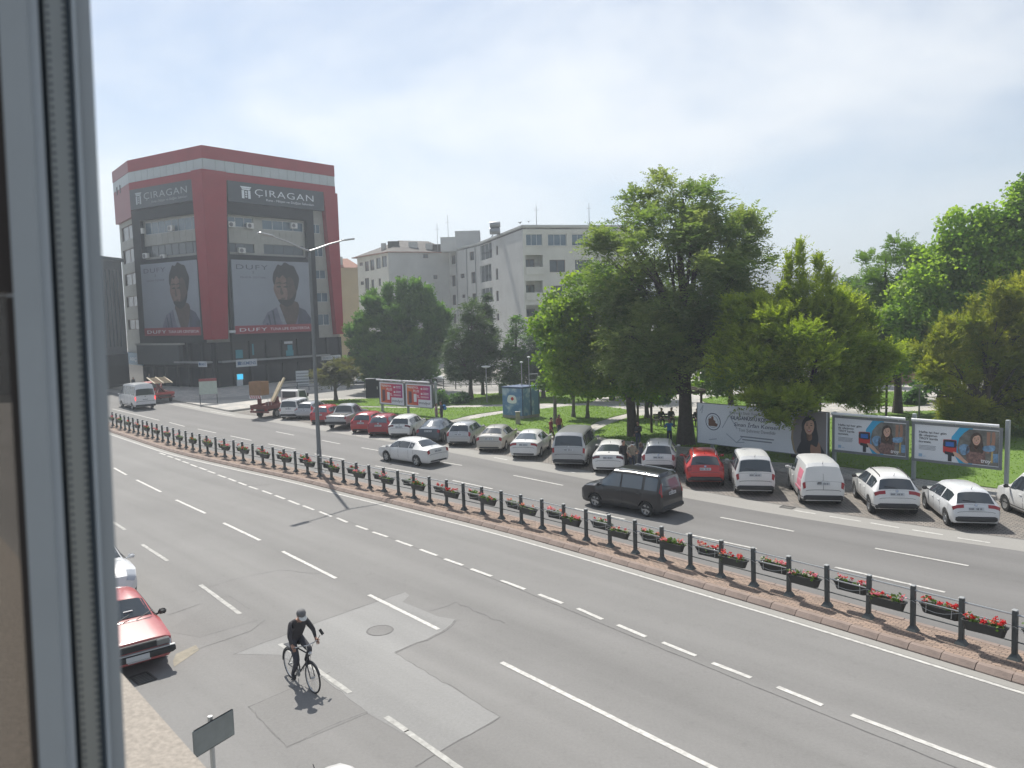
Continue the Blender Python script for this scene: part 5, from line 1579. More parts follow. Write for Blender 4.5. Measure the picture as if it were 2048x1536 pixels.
info_board(606, 781, 'white signboard with printed rows on the plaza behind the crane truck', 1.5, .5, 2.4, m_sgn_w, rows=5)
# traffic light and its pole at the side street
c = G(704, 773, .12); t = thing('traffic_light', 'dark traffic light on a pole by the side street', 'traffic light', (c.x, c.y, .12))
MB().tube((0, 0, 0), (0, 0, 4.2), .08, .07, 8).build('pole', m_metal, t)
MB().bbox((0, -.2, 3.6), (.45, .3, 1.5), .04).build('signal_box', m_blk, t)
for i, cc in enumerate(((.20, .01, .01), (.18, .10, .01), (.01, .12, .03))):
    MB(Matrix.Translation((0, -.355, 4.05-.45*i)) @ Matrix.Rotation(PI/2, 4, 'X')).lathe([(0, .02), (.13, .015), (.14, 0)], 12).build('lens', mat('signal_lens_%d' % i, cc, .3), t)
# park lamps with flat heads
def park_lamp(px, py, pyt, label):
    c = G(px, py, .12); h = DY(px, pyt, c.y).z-.12
    t = thing('park_lamp', label, 'park lamp', (c.x, c.y, .12), 0, 'park lamps')
    MB().lathe([(.12, 0), (.12, .05), (.06, .08), (.05, h-.2), (0, h-.2)], 10).build('pole', m_metal, t)
    MB().lathe([(.05, h-.22), (.34, h-.12), (.46, h-.06), (.42, h), (0, h+.05)], 16).build('lamp_head', m_tubew, t, smooth=True)
park_lamp(974, 806, 732, 'park lamp with flat white disc head on the left lawn')
park_lamp(858, 776, 566, 'tall pole with white globe above the dark left tree')
park_lamp(1838, 840, 770, 'slim park lamp behind the two transit-card billboards')
# litter cabinet and street cabinets
for px, py, w_, h_, m, lab in ((747, 795, 1.5, 2.0, m_blk, 'dark utility cabinet left of the pink billboards'), (1002, 788, .5, 1.1, m_metal, 'slim grey bin behind the blue cabin')):
    c = G(px, py, .12); t = thing('utility_cabinet', lab, 'cabinet', (c.x, c.y, .12))
    MB().bbox((0, 0, h_/2), (w_, .6, h_), .03).build('body', m, t)
    MB().bbox((0, 0, h_+.03), (w_+.08, .68, .06), .02).build('lid', m_metal, t)
    MB().b2(w_*.30, -.33, h_*.45, w_*.36, -.301, h_*.6).build('handle', m_rail, t)
# low railing along the far street
def street_rail(pts, label, h=1.0):
    P_ = [G2(x, y, .12) for x, y in pts]
    ln = Line(P_, 2.0)
    t = thing('street_railing', label, 'railing', (0, 0, .12))
    pr = None
    for p in ln.p:
        MB().tube((p[0], p[1], 0), (p[0], p[1], h), .06, None, 6).build('post', m_post, t)
        if pr is not None:
            for z in (h*.95, h*.5): MB().tube((pr[0], pr[1], z), (p[0], p[1], z), .045, None, 5).build('rail', m_post, t)
        pr = p
street_rail([(560, 785), (640, 781), (720, 779), (850, 776), (930, 779), (1010, 779)], 'dark low railing along the side street behind the left lawn', 1.15)
# hedge
c0 = G(868, 808, .15); c1 = G(935, 806, .15)
# street sheet behind the lawn (pale side street)
b = MB(); b.sheet([G2(*q, .12) for q in ((380, 800), (600, 799), (860, 787), (1000, 783), (1120, 778), (1120, 770), (1000, 772), (860, 776), (700, 781), (560, 785))], .128)
struct(up(b.build('side_street', m_shoulder)))
b = MB(); b.sheet([G2(*q, .12) for q in ((690, 778), (900, 774), (1000, 770), (1000, 757), (880, 752), (700, 752), (660, 722), (690, 722), (730, 745))], .126)
struct(up(b.build('side_street_asphalt', m_asph_far)))
# pergola frames over the benches in the park
m_wood = mat('dark_timber', (.07, .05, .04), .7, var=.2, scale=4)
def pergola(px, py, w_, d_, h_, label, rz=0.2, roof=True):
    c = G(px, py, .12); t = thing('pergola', label, 'pergola', (c.x, c.y, .12), rz)
    for x in (-w_/2, w_/2):
        for y in (-d_/2, d_/2): MB().bbox((x, y, h_/2), (.14, .14, h_), .01).build('post', m_wood, t)
    for y in (-d_/2, d_/2): MB().b2(-w_/2-.3, y-.05, h_+.002, w_/2+.3, y+.05, h_+.18).build('beam', m_wood, t)
    for i in range(9):
        x = -w_/2-.2+(w_+.4)*i/8
        MB().b2(x-.04, -d_/2-.3, h_+.184, x+.04, d_/2+.3, h_+.30).build('rafter', m_wood, t)
    if roof: MB().lathe([(0, .0), (max(w_, d_)*.68, 0.002), (max(w_, d_)*.68, .012), (0, .015)], 8, (0, 0, .002)).build('floor_slab', m_walk, t)
    return t
pergola(1338, 858, 3.6, 3.0, 2.6, 'dark timber pergola over the seated people beneath the big tree', .15)
pergola(1700, 832, 4.5, 3.5, 2.7, 'dark timber pergola behind the transit-card billboards', -.3)
def bench(px, py, rz, label):
    c = G(px, py, .14); t = thing('park_bench', label, 'bench', (c.x, c.y, .14), rz, 'park benches')
    for i in range(3): MB().b2(-.8, -.22+.15*i, .42, .8, -.09+.15*i, .46).build('seat_slat', m_wood, t)
    for i in range(2): MB().b2(-.8, .24+.02*i, .55+.17*i, .8, .28+.02*i, .68+.17*i).build('back_slat', m_wood, t)
    for x in (-.65, .65):
        MB().b2(x-.03, -.2, 0, x+.03, .22, .418).build('leg', m_metal, t); MB().b2(x-.025, .222, .0, x+.025, .239, .86).build('back_support', m_metal, t)
    return t
bench(1330, 851, .15, 'bench under the pergola with two people on it')
bench(1393, 853, -.1, 'bench beside the big trunk with one person on it')
# ================================================================== vehicles
m_cglass = mat('car_glass', (0.034, 0.043, 0.052), .06, spec=.9, coat=.0)
m_cglass_l = mat('car_glass_sky', (0.075, 0.10, 0.125), .05, spec=1.0)  # paler glass: the sky's reflection is put into the base colour
m_tyre = mat('tyre_rubber', (.018, .018, .018), .85)
m_rim = mat('alloy_rim', (.42, .43, .44), .35, .7)
m_hub = mat('wheel_hub_dark', (.03, .03, .032), .6)
m_trim = mat('black_trim', (.022, .023, .025), .55)
m_tail = mat('tail_lamp_red', (.30, .012, .016), .18, spec=.8)
m_tail_d = mat('tail_lamp_dark', (.12, .012, .02), .18, spec=.8)
m_brake = mat('lit_brake_lamp', (.5, .02, .02), .2, emit=(1.0, .06, .05, 1.6))
m_head = mat('headlamp_glass', (.45, .47, .50), .12, .3, spec=.9)
m_plate = mat('number_plate', (.46, .48, .50), .5)
m_plink = mat('plate_ink', (.04, .04, .045), .6)
m_chrome = mat('chrome', (.55, .56, .57), .15, .9)
PAINT = {}
def paint(name, c, rough=.28, metal=0.0):
    if name not in PAINT: PAINT[name] = mat('paint_'+name, c, rough, metal, coat=.6, var=.04, scale=1.5)
    return PAINT[name]
for n_, c_, mt in (('white', (.66, .66, .65), 0), ('white_b', (.62, .63, .64), 0), ('red', (.40, .030, .030), 0), ('bright_red', (.46, .030, .026), 0), ('dark_red', (.28, .020, .028), 0), ('silver', (.40, .41, .42), .35), ('beige', (.42, .40, .36), .3), ('navy', (.045, .060, .080), .2), ('charcoal', (.012, .013, .017), 0), ('faded_red', (.34, .062, .062), 0), ('grey', (.30, .31, .33), .35), ('orange_red', (.33, .055, .035), 0), ('blue', (.10, .2, .35), 0)):
    paint(n_, c_, .45 if n_ == 'faded_red' else .28, mt)
Z = .21
TYPES = {
 'hatch': dict(L=4.05, W=1.76, H=1.45, ax=(.70, 3.27), r=.315, rw=(2, 3), ws=(6, 7), side=((3.05, 4.6), (4.72, 5.55), (5.65, 6.62)), plate=(1.2, 8), tail=(1.0, 2.1),
   S=[(0, .60, .58, .66, .60, .36), (.03, .74, .72, .78, .70, .28), (.10, .95, .93, .83, .70, .25), (.45, 1.34, .94, .86, .58, Z), (.70, 1.42, .93, .87, .57, Z), (1.6, 1.45, .91, .88, .59, Z), (2.35, 1.40, .89, .88, .57, Z), (3.05, .99, .88, .87, .68, Z), (3.15, .955, .87, .87, .74, Z), (3.70, .86, .82, .84, .72, Z), (3.95, .72, .70, .76, .66, .23), (4.05, .52, .50, .60, .52, .28)]),
 'sedan': dict(L=4.62, W=1.80, H=1.46, ax=(.98, 3.66), r=.32, rw=(3, 4), ws=(7, 8), side=((4.05, 5.0), (5.1, 6.35), (6.45, 7.62)), plate=(1.3, 8), tail=(.9, 1.95),
   S=[(0, .62, .60, .66, .60, .38), (.03, .80, .78, .79, .71, .28), (.09, 1.03, .98, .83, .74, .25), (.62, 1.09, .97, .87, .70, .23), (1.28, 1.38, .96, .88, .56, Z), (1.62, 1.44, .95, .885, .57, Z), (2.3, 1.46, .93, .89, .58, Z), (2.88, 1.40, .91, .89, .56, Z), (3.58, 1.0, .90, .88, .68, Z), (3.68, .965, .89, .88, .75, Z), (4.24, .88, .84, .85, .73, Z), (4.5, .74, .72, .77, .67, .24), (4.62, .53, .51, .62, .54, .28)]),
 'suv': dict(L=4.36, W=1.84, H=1.61, ax=(.80, 3.45), r=.35, rw=(2, 3), ws=(6, 7), side=((3.05, 4.6), (4.72, 5.55), (5.65, 6.62)), plate=(1.35, 8), tail=(1.0, 2.1), trim=True, rails=True,
   S=[(0, .68, .66, .68, .62, .42), (.03, .84, .82, .80, .72, .36), (.11, 1.07, 1.05, .87, .73, .32), (.45, 1.48, 1.06, .90, .61, .28), (.72, 1.58, 1.05, .91, .60, .27), (1.7, 1.61, 1.02, .92, .62, .27), (2.4, 1.56, 1.0, .92, .60, .27), (3.15, 1.13, .99, .91, .71, .27), (3.26, 1.10, .98, .91, .78, .27), (3.9, 1.01, .96, .88, .76, .28), (4.24, .84, .82, .80, .70, .30), (4.36, .60, .58, .64, .56, .34)]),
 'mpv': dict(L=4.25, W=1.76, H=1.82, ax=(.78, 3.38), r=.32, rw=(2, 3), ws=(6, 7), side=((3.6, 4.42), (4.52, 5.42), (5.52, 6.66)), plate=(1.6, 8), tail=(1.35, 2.25), trim=True, tailstyle='low',
   S=[(0, .56, .54, .74, .68, .36), (.025, .80, .78, .80, .74, .28), (.06, 1.08, 1.06, .85, .76, .26), (.17, 1.66, 1.08, .87, .67, .24), (.32, 1.79, 1.07, .875, .66, Z), (1.6, 1.82, 1.05, .88, .67, Z), (2.5, 1.78, 1.02, .88, .66, Z), (3.28, 1.14, .99, .87, .71, Z), (3.4, 1.09, .98, .87, .77, Z), (3.95, .99, .94, .85, .75, Z), (4.16, .82, .80, .78, .70, .24), (4.25, .56, .54, .66, .60, .28)]),
 'van': dict(L=4.95, W=1.92, H=1.98, ax=(.95, 3.95), r=.335, rw=(2, 3), ws=(6, 7), side=((3.3, 4.4), (4.5, 5.45), (5.55, 6.66)), plate=(1.45, 8), tail=(1.3, 2.3), trim=True, tailstyle='low',
   S=[(0, .62, .60, .80, .74, .38), (.025, .90, .88, .88, .82, .30), (.06, 1.20, 1.18, .93, .83, .28), (.17, 1.80, 1.20, .95, .76, .26), (.34, 1.95, 1.18, .955, .75, .24), (2.0, 1.98, 1.14, .96, .76, .24), (3.45, 1.93, 1.10, .96, .75, .24), (4.22, 1.24, 1.06, .95, .80, .24), (4.32, 1.18, 1.05, .95, .84, .24), (4.72, 1.04, 1.0, .92, .82, .24), (4.87, .86, .84, .85, .77, .26), (4.95, .60, .58, .72, .66, .30)]),
 'minibus': dict(L=6.3, W=2.06, H=2.62, ax=(1.15, 4.95), r=.36, rw=(2, 3), ws=(6, 7), side=((3.35, 4.45), (4.52, 5.0), (5.08, 5.5), (5.6, 6.66)), plate=(1.1, 8), tail=(1.2, 2.05), trim=True, tailstyle='low', tailm='brake',
   S=[(0, .62, .60, .90, .84, .40), (.025, 1.0, .98, .97, .92, .34), (.06, 1.40, 1.38, 1.0, .94, .32), (.17, 2.12, 1.40, 1.02, .88, .30), (.36, 2.56, 1.40, 1.03, .80, .30), (2.6, 2.62, 1.38, 1.03, .80, .30), (4.55, 2.45, 1.34, 1.03, .80, .30), (5.5, 1.45, 1.26, 1.01, .88, .30), (5.6, 1.38, 1.24, 1.01, .92, .30), (6.05, 1.18, 1.14, .97, .88, .30), (6.2, .96, .94, .90, .82, .32), (6.3, .66, .64, .76, .70, .36)]),
 'pickup': dict(L=5.3, W=1.86, H=1.81, ax=(1.20, 4.28), r=.38, rw=(4, 5), ws=(7, 8), side=((5.1, 6.0), (6.1, 7.62)), plate=(.6, 8), tail=(.5, 1.6), trim=True, tailstyle='corner', bed=(.12, 1.62),
   S=[(0, .72, .70, .80, .74, .52), (.03, 1.10, 1.06, .87, .80, .46), (.08, 1.13, 1.08, .90, .84, .42), (1.62, 1.14, 1.09, .92, .86, .38), (1.68, 1.16, 1.09, .92, .78, .38), (1.86, 1.70, 1.10, .92, .64, .38), (2.5, 1.81, 1.08, .92, .63, .38), (3.1, 1.75, 1.06, .92, .62, .38), (3.85, 1.23, 1.05, .92, .72, .38), (3.95, 1.19, 1.04, .92, .78, .38), (4.85, 1.08, 1.02, .90, .78, .38), (5.18, .88, .86, .82, .74, .40), (5.3, .62, .60, .70, .64, .44)]),
 'oldsedan': dict(L=4.26, W=1.65, H=1.40, ax=(.85, 3.40), r=.30, rw=(3, 4), ws=(6, 7), side=((4.08, 5.0), (5.1, 6.72)), plate=(1.2, 8), tail=(.7, 1.7), boxy=True,
   S=[(0, .60, .58, .74, .70, .40), (.03, .82, .80, .78, .74, .32), (.07, .95, .91, .80, .76, .28), (.72, .99, .92, .82, .72, .24), (1.25, 1.34, .93, .82, .58, Z), (1.6, 1.40, .92, .825, .59, Z), (2.45, 1.37, .91, .825, .58, Z), (3.02, .99, .90, .82, .70, Z), (3.10, .965, .90, .82, .74, Z), (4.05, .86, .83, .80, .74, .24), (4.16, .82, .80, .79, .73, .28), (4.26, .60, .58, .76, .72, .34)]),
}
def ring(st):
    x, zt, zb, hw, hr, z0 = st
    zc = min(zb, zt-.06)
    low = zt-zb < .2
    e = .045 if low else .07
    cr_ = .012 if low else .03
    zm = z0+(zc-z0)*.52
    return [Vector((x, 0, z0)), Vector((x, hw-.10, z0)), Vector((x, hw-.025, z0+min(.12, (zc-z0)*.3))), Vector((x, hw, zm)), Vector((x, hw-.02, zc)), Vector((x, hr, zt-e)), Vector((x, hr-.09, zt-.01)), Vector((x, hr*.5, zt+cr_*.7)), Vector((x, 0, zt+cr_))]
class Car:
    def __init__(s, spec):
        s.sp = spec; s.rg = [ring(st) for st in spec['S']]; s.cx = spec['L']/2
    def pt(s, a, v, side=1):
        i = min(int(a), len(s.rg)-2); t = a-i
        j = min(int(v), 7); q = v-j
        p = (s.rg[i][j]*(1-q)+s.rg[i][j+1]*q)*(1-t)+(s.rg[i+1][j]*(1-q)+s.rg[i+1][j+1]*q)*t
        return Vector((p.x-s.cx, p.y*side, p.z))
    def nrm(s, a, v, side=1):
        e = .03
        du = s.pt(min(a+e, len(s.rg)-1.001), v, side)-s.pt(max(a-e, 0), v, side)
        dv = s.pt(a, min(v+e, 8), side)-s.pt(a, max(v-e, 0), side)
        n = du.cross(dv)
        if n.length < 1e-9: return Vector((0, 0, 1))
        n.normalize()
        c = Vector((0, 0, .6))
        if n.dot(s.pt(a, v, side)-Vector((s.pt(a, v).x*.7, 0, .65))) < 0: n = -n
        return n
    def body(s):
        b = MB(); n = len(s.rg); m = 16
        rings = []
        for rg in s.rg:
            full = rg+[Vector((p.x, -p.y, p.z)) for p in rg[-2:0:-1]]
            rings.append([Vector((p.x-s.cx, p.y, p.z)) for p in full])
        v = [p for r in rings for p in r]
        f = [(i*m+k, i*m+(k+1) % m, (i+1)*m+(k+1) % m, (i+1)*m+k) for i in range(n-1) for k in range(m)]
        f += [tuple(range(m-1, -1, -1)), tuple((n-1)*m+k for k in range(m))]
        b.add(v, f)
        return b
    def patch(s, a0, a1, v0, v1, side, off=.010, na=None, nv=3, full=False, skirt=True):
        """raised panel following the body; full mirrors it over the centre line"""
        b = MB()
        na = na or max(2, int((a1-a0)*4)+1)
        vs_ = []
        cols = []
        for j in range(nv+1):
            cols.append((v0+(v1-v0)*j/nv, side))
        if full: cols = [(v, 1) for v, _ in cols]+[(v, -1) for v, _ in cols[::-1] if v < 7.999]
        for i in range(na+1):
            a = a0+(a1-a0)*i/na
            for v, sd in cols:
                vs_.append(s.pt(a, v, sd)+s.nrm(a, v, sd)*off)
        k = len(cols)
        f = [(i*k+j, i*k+j+1, (i+1)*k+j+1, (i+1)*k+j) for i in range(na) for j in range(k-1)]
        # skirt back to the body
        nb = len(vs_)
        edge = [(0, j) for j in range(k)]+[(i, k-1) for i in range(1, na+1)]+[(na, j) for j in range(k-2, -1, -1)]+[(i, 0) for i in range(na-1, 0, -1)]
        for i, j in edge:
            a = a0+(a1-a0)*i/na; v, sd = cols[j]
            vs_.append(s.pt(a, v, sd)-s.nrm(a, v, sd)*.004)
        ne = len(edge)
        for q in range(ne):
            i, j = edge[q]; i2, j2 = edge[(q+1) % ne]
            f.append((i*k+j, i2*k+j2, nb+(q+1) % ne, nb+q))
        b.add(vs_, f)
        return b
def fix(o):
    me = o.data; bm = bmesh.new(); bm.from_mesh(me); bmesh.ops.recalc_face_normals(bm, faces=bm.faces); bm.to_mesh(me); bm.free()
    return o
WHEELS = {}
def wheel_meshes(r, style):
    k = (round(r, 3), style)
    if k in WHEELS: return WHEELS[k]
    w_ = .20
    ty = MB(); ty.lathe([(r*.62, -w_/2), (r*.93, -w_/2), (r, -w_/2+.03), (r, w_/2-.03), (r*.93, w_/2), (r*.62, w_/2)], 22, axis='Y')
    rm = MB()
    rm.lathe([(r*.63, w_/2-.004), (r*.66, w_/2+.004), (r*.60, w_/2-.012), (r*.58, w_/2-.05)], 22, axis='Y')
    rm.lathe([(0, w_/2-.012), (r*.16, w_/2-.008), (r*.17, w_/2-.04)], 10, axis='Y')
    if style != 'cover':
        n = 5 if style == 'alloy' else 7
        for i in range(n):
            a = 2*PI*i/n+.3
            d = Vector((math.cos(a), 0, math.sin(a))); t = Vector((-math.sin(a), 0, math.cos(a)))
            y = w_/2-.015
            q = [d*r*.12+t*.035, d*r*.62+t*.055, d*r*.62-t*.055, d*r*.12-t*.035]
            rm.add([p+Vector((0, y, 0)) for p in q]+[p+Vector((0, y-.04, 0)) for p in q], [(0, 1, 2, 3), (4, 7, 6, 5), (0, 4, 5, 1), (1, 5, 6, 2), (2, 6, 7, 3), (3, 7, 4, 0)])
    else:
        rm.lathe([(r*.16, w_/2-.008), (r*.35, w_/2-.02), (r*.60, w_/2-.012)], 22, axis='Y')
    hb = MB(); hb.lathe([(0, -.02), (r*.62, -.018), (r*.62, .01), (0, .012)], 18, axis='Y')
    out = []
    for b, m, nm in ((ty, m_tyre, 'tyre'), (rm, m_rim, 'rim'), (hb, m_hub, 'hub')):
        me = b.mesh(nm); me.materials.append(m); me.polygons.foreach_set('use_smooth', [True]*len(me.polygons)); me.set_sharp_from_angle(angle=.6)
        bm = bmesh.new(); bm.from_mesh(me); bmesh.ops.recalc_face_normals(bm, faces=bm.faces); bm.to_mesh(me); bm.free()
        out.append(me)
    WHEELS[k] = out
    return out
BODY = {}
def body_mesh(kind, spec, car):
    if kind in BODY: return BODY[kind].copy()
    b = car.body(); me = b.mesh('body')
    bm = bmesh.new(); bm.from_mesh(me); bmesh.ops.recalc_face_normals(bm, faces=bm.faces); bm.to_mesh(me); bm.free()
    o = bpy.data.objects.new('tmp', me); COL.objects.link(o)
    cut = MB(); r = spec['r']
    for ax in spec['ax']:
        for sd in (1, -1):
            cut.lathe([(0, -.22), (r+.06, -.22), (r+.06, .22), (0, .22)], 20, (ax-car.cx, sd*(spec['W']/2+.0), r), axis='Y')
    cme = cut.mesh('cut')
    bm = bmesh.new(); bm.from_mesh(cme); bmesh.ops.remove_doubles(bm, verts=bm.verts, dist=1e-5); bmesh.ops.recalc_face_normals(bm, faces=bm.faces); bm.to_mesh(cme); bm.free()
    co = bpy.data.objects.new('cut', cme); COL.objects.link(co)
    md = o.modifiers.new('b', 'BOOLEAN'); md.operation = 'DIFFERENCE'; md.object = co; md.solver = 'EXACT'
    dg = bpy.context.evaluated_depsgraph_get()
    out = bpy.data.meshes.new_from_object(o.evaluated_get(dg))
    if len(out.polygons) < 40: out = me.copy()
    bpy.data.objects.remove(o); bpy.data.objects.remove(co)
    out.polygons.foreach_set('use_smooth', [True]*len(out.polygons)); out.set_sharp_from_angle(angle=math.radians(32))
    BODY[kind] = out
    return out.copy()
def make_car(kind, pn, label, cat='car', name=None, ref=None, refkind='bumper', az=13.5, glass=None, opts=(), group=None, wheel='alloy', L=None, H=None, z=0.0, tail=None):
    spec = dict(TYPES[kind])
    key = kind
    if L or H:
        fx = (L or spec['L'])/spec['L']; fz = (H or spec['H'])/spec['H']
        spec['S'] = [(s[0]*fx, s[1]*fz, s[2]*fz, s[3], s[4], s[5]) for s in spec['S']]
        spec['ax'] = tuple(a*fx for a in spec['ax']); spec['L'] *= fx; spec['H'] *= fz
        key = (kind, L, H)
    car = Car(spec)
    rz = math.atan2(math.cos(math.radians(az)), math.sin(math.radians(az)))
    f = Vector((math.cos(rz), math.sin(rz), 0)); l = Vector((-f.y, f.x, 0))
    hw = spec['W']/2
    if refkind == 'bumper':
        g = G(ref[0], ref[1], spec['S'][0][5]-.02); pos = g+f*car.cx
    elif refkind == 'rl':
        g = G(*ref); pos = g-l*(hw-.05)+f*(car.cx-spec['ax'][0])
    elif refkind == 'rr':
        g = G(*ref); pos = g+l*(hw-.05)+f*(car.cx-spec['ax'][0])
    elif refkind == 'fl':
        g = G(*ref); pos = g-l*(hw-.05)+f*(car.cx-spec['ax'][1])
    elif refkind == 'frontleft':
        g = G(ref[0], ref[1], .35); pos = g-l*(hw-.08)-f*car.cx
    elif refkind == 'center':
        pos = G(*ref)
    pos.z = z
    pm_ = PAINT[pn]
    t = thing(name or ('car' if cat == 'car' else cat.replace(' ', '_')), label, cat, pos, rz, group)
    me = body_mesh(key, spec, car); me.materials.clear(); me.materials.append(pm_); me.polygons.foreach_set('material_index', [0]*len(me.polygons))
    body = link('body', me, t)
    gl = glass or m_cglass
    def P_(a0, a1, v0, v1, side, nm, m, par=t, **k):
        return fix(car.patch(a0, a1, v0, v1, side, **k).build(nm, m, par, smooth=True, angle=60))
    rw, ws = spec['rw'], spec['ws']
    if 'panelrear' not in opts:
        P_(rw[0]+.10, rw[1]-.04, 5.55, 8, 1, 'rear_window', gl, full=True)
    P_(ws[0]+.06, ws[1]-.08, 5.5, 8, 1, 'windscreen', m_cglass, full=True)
    sides = spec['side']
    if 'cargo' in opts: sides = sides[-1:]
    for sd in (1, -1):
        for a0, a1 in sides:
            P_(a0, a1, 4.10, 4.86, sd, 'side_window', gl if 'rails' in opts else m_cglass)
        ts = tail or spec.get('tailstyle', 'corner')
        TS = {'corner': (spec['tail'][0], spec['tail'][1], 3.9, 5.45), 'slim': (spec['tail'][0]+.42, spec['tail'][1]-.12, 3.9, 6.75), 'tall': (1.55, 2.75, 4.05, 5.25), 'low': (1.1, 2.0, 3.85, 5.45), 'mid': (spec['tail'][0]+.2, spec['tail'][1]-.05, 3.9, 5.95)}[ts]
        tm = m_brake if spec.get('tailm') == 'brake' else (m_tail_d if 'darktail' in opts else m_tail)
        P_(TS[0], TS[1], TS[2], TS[3], sd, 'tail_light', tm, off=.014)
        nf = len(spec['S'])
        P_(nf-2.75 if kind != 'oldsedan' else nf-1.75, nf-1.55 if kind != 'oldsedan' else nf-1.2, 4.1, 6.3, sd, 'headlight', m_head, off=.012)
        # door seams and handles
        for a in sorted(set([sides[0][0]-.12, sides[-1][1]-.08]+[(q1_[1]+q2_[0])/2 for q1_, q2_ in zip(spec['side'], spec['side'][1:])])):
            if 'cargo' in opts and a < sides[0][0]-.3: continue
            P_(a, a+.018, 1.9, 4.85 if a < sides[-1][1]-.2 else 4.0, sd, 'door_seam', m_plink, na=1, nv=6, off=.003)
        for a0, a1 in sides[-2:]:
            c = car.pt((a0*.85+a1*.15), 3.7, sd); n = car.nrm((a0*.85+a1*.15), 3.7, sd)
            MB().bbox(c+n*.012, (.17, .03, .028), .008).build('door_handle', pm_ if 'dhandle' not in opts else m_trim, t)
        # mirrors
        am = ws[0]+.72
        c = car.pt(am, 4.2, sd)
        mb = MB(); mb.bbox(c+Vector((.02, sd*.15, .05)), (.12, .20, .14), .045); mb.tube(c, c+Vector((.02, sd*.1, .03)), .025, None, 6)
        mb.build('mirror', pm_ if 'blackmirror' not in opts else m_trim, t, smooth=True)
        if spec.get('trim') or 'trim' in opts:
            P_(.6, nf-1.6, 1.05, 2.25, sd, 'sill_trim', m_trim, na=26, nv=2, off=.006)
        if spec.get('rails') or 'rails' in opts:
            a = car.pt(rw[1]+.5, 5.9, sd); c = car.pt(ws[0]-.25, 5.9, sd)
            rr = MB(); rr.path([a+Vector((0, 0, .0)), a+Vector((.12, 0, .07)), (a+c)/2+Vector((0, 0, .085)), c+Vector((-.12, 0, .07)), c], [.02]*5, 6)
            rr.build('roof_rail', m_chrome if 'brightrails' in opts else m_trim, t)
    # bumper underside, plates
    b0 = spec['S'][0]
    if spec.get('trim') or 'trim' in opts or 'bumper' in opts:
        MB().bbox((-car.cx+.06, 0, b0[5]+.06), (.24, b0[3]*2+.10, .20), .05).build('rear_bumper', m_trim, t, smooth=True)
    else:
        MB().bbox((-car.cx+.08, 0, b0[5]-.02), (.20, b0[3]*1.9, .10), .03).build('rear_bumper', m_trim, t)
    pa = spec['plate'][0]
    if 'lowplate' in opts: pa = .25
    c = car.pt(pa, 8); n = car.nrm(pa, 7.9); n.y = 0; n.normalize()
    q = n.to_track_quat('X', 'Z').to_matrix()
    up_ = q @ Vector((0, 0, 1))
    Mq = Matrix.Translation(c+n*.02) @ q.to_4x4()
    po = MB(Mq).box((0, 0, 0), (.018, .52, .12)).build('number_plate', m_plate, t)
    pb_ = MB(Mq); 
    for (y0_, w1) in ((-.19, .07), (-.09, .10), (.08, .17)):
        k = max(2, int(w1/.035))
        for i in range(k): pb_.box((-.0105 if n.x > 0 else -.0105, -(y0_+w1*(i+.5)/k), 0), (.004, w1/k*.55, .065)); pb_.box((.0105, -(y0_+w1*(i+.5)/k), 0), (.004, w1/k*.55, .065))
    pb_.build('plate_characters', m_plink, po)
    c = car.pt(len(spec['S'])-1.4, 8)
    MB().box((car.cx+.005, 0, .42), (.02, .52, .12)).build('number_plate', m_plate, t)
    # wiper, aerial
    if 'panelrear' not in opts and kind not in ('sedan', 'oldsedan', 'pickup'):
        a = car.pt(rw[0]+.2, 8); e = car.pt(rw[0]+.35, 6.6); 
        MB().path([a+Vector((-.02, 0, 0)), e+Vector((-.02, 0, .01))], .012, 5).build('wiper', m_trim, t)
    if kind in ('hatch', 'sedan', 'suv', 'mpv'):
        a = car.pt(rw[1]+.6, 8); MB().path([a, a+Vector((-.10, 0, .12))], [.012, .006], 5).build('aerial', m_trim, t)
    if 'badge' in opts or True:
        a = car.pt(rw[0]-.12 if rw[0] > 1.2 else 1.9, 8); n = car.nrm(rw[0]-.12, 7.9); n.y = 0; n.normalize()
        MB(Matrix.Translation(a+n*.004) @ n.to_track_quat('Z', 'Y').to_matrix().to_4x4()).lathe([(0, .008), (.05, .008), (.055, 0)], 12).build('badge', m_chrome, t)
    P_(rw[0]-.06 if kind not in ('sedan', 'oldsedan', 'pickup') else 1.92, rw[0]-.035 if kind not in ('sedan', 'oldsedan', 'pickup') else 1.95, 5.5, 8, 1, 'tailgate_seam', m_plink, na=1, full=True, off=.003)
    P_(.62, .70, 5.2, 8, 1, 'bumper_seam', m_plink, na=1, full=True, off=.003)
    P_(nf-4.0, nf-3.97, 5.4, 8, 1, 'bonnet_seam', m_plink, na=1, full=True, off=.003)
    # wheels
    ty, rm, hb = wheel_meshes(spec['r'], wheel)
    for ax in spec['ax']:
        for sd in (1, -1):
            we = bpy.data.objects.new('wheel', ty); COL.objects.link(we); we.parent = t
            we.location = (ax-car.cx, sd*(hw-.125), spec['r']); we.rotation_euler = (0, R.uniform(0, 6), 0 if sd > 0 else PI)
            link('rim', rm, we); link('hub', hb, we)
    return t, car, spec, pos, rz
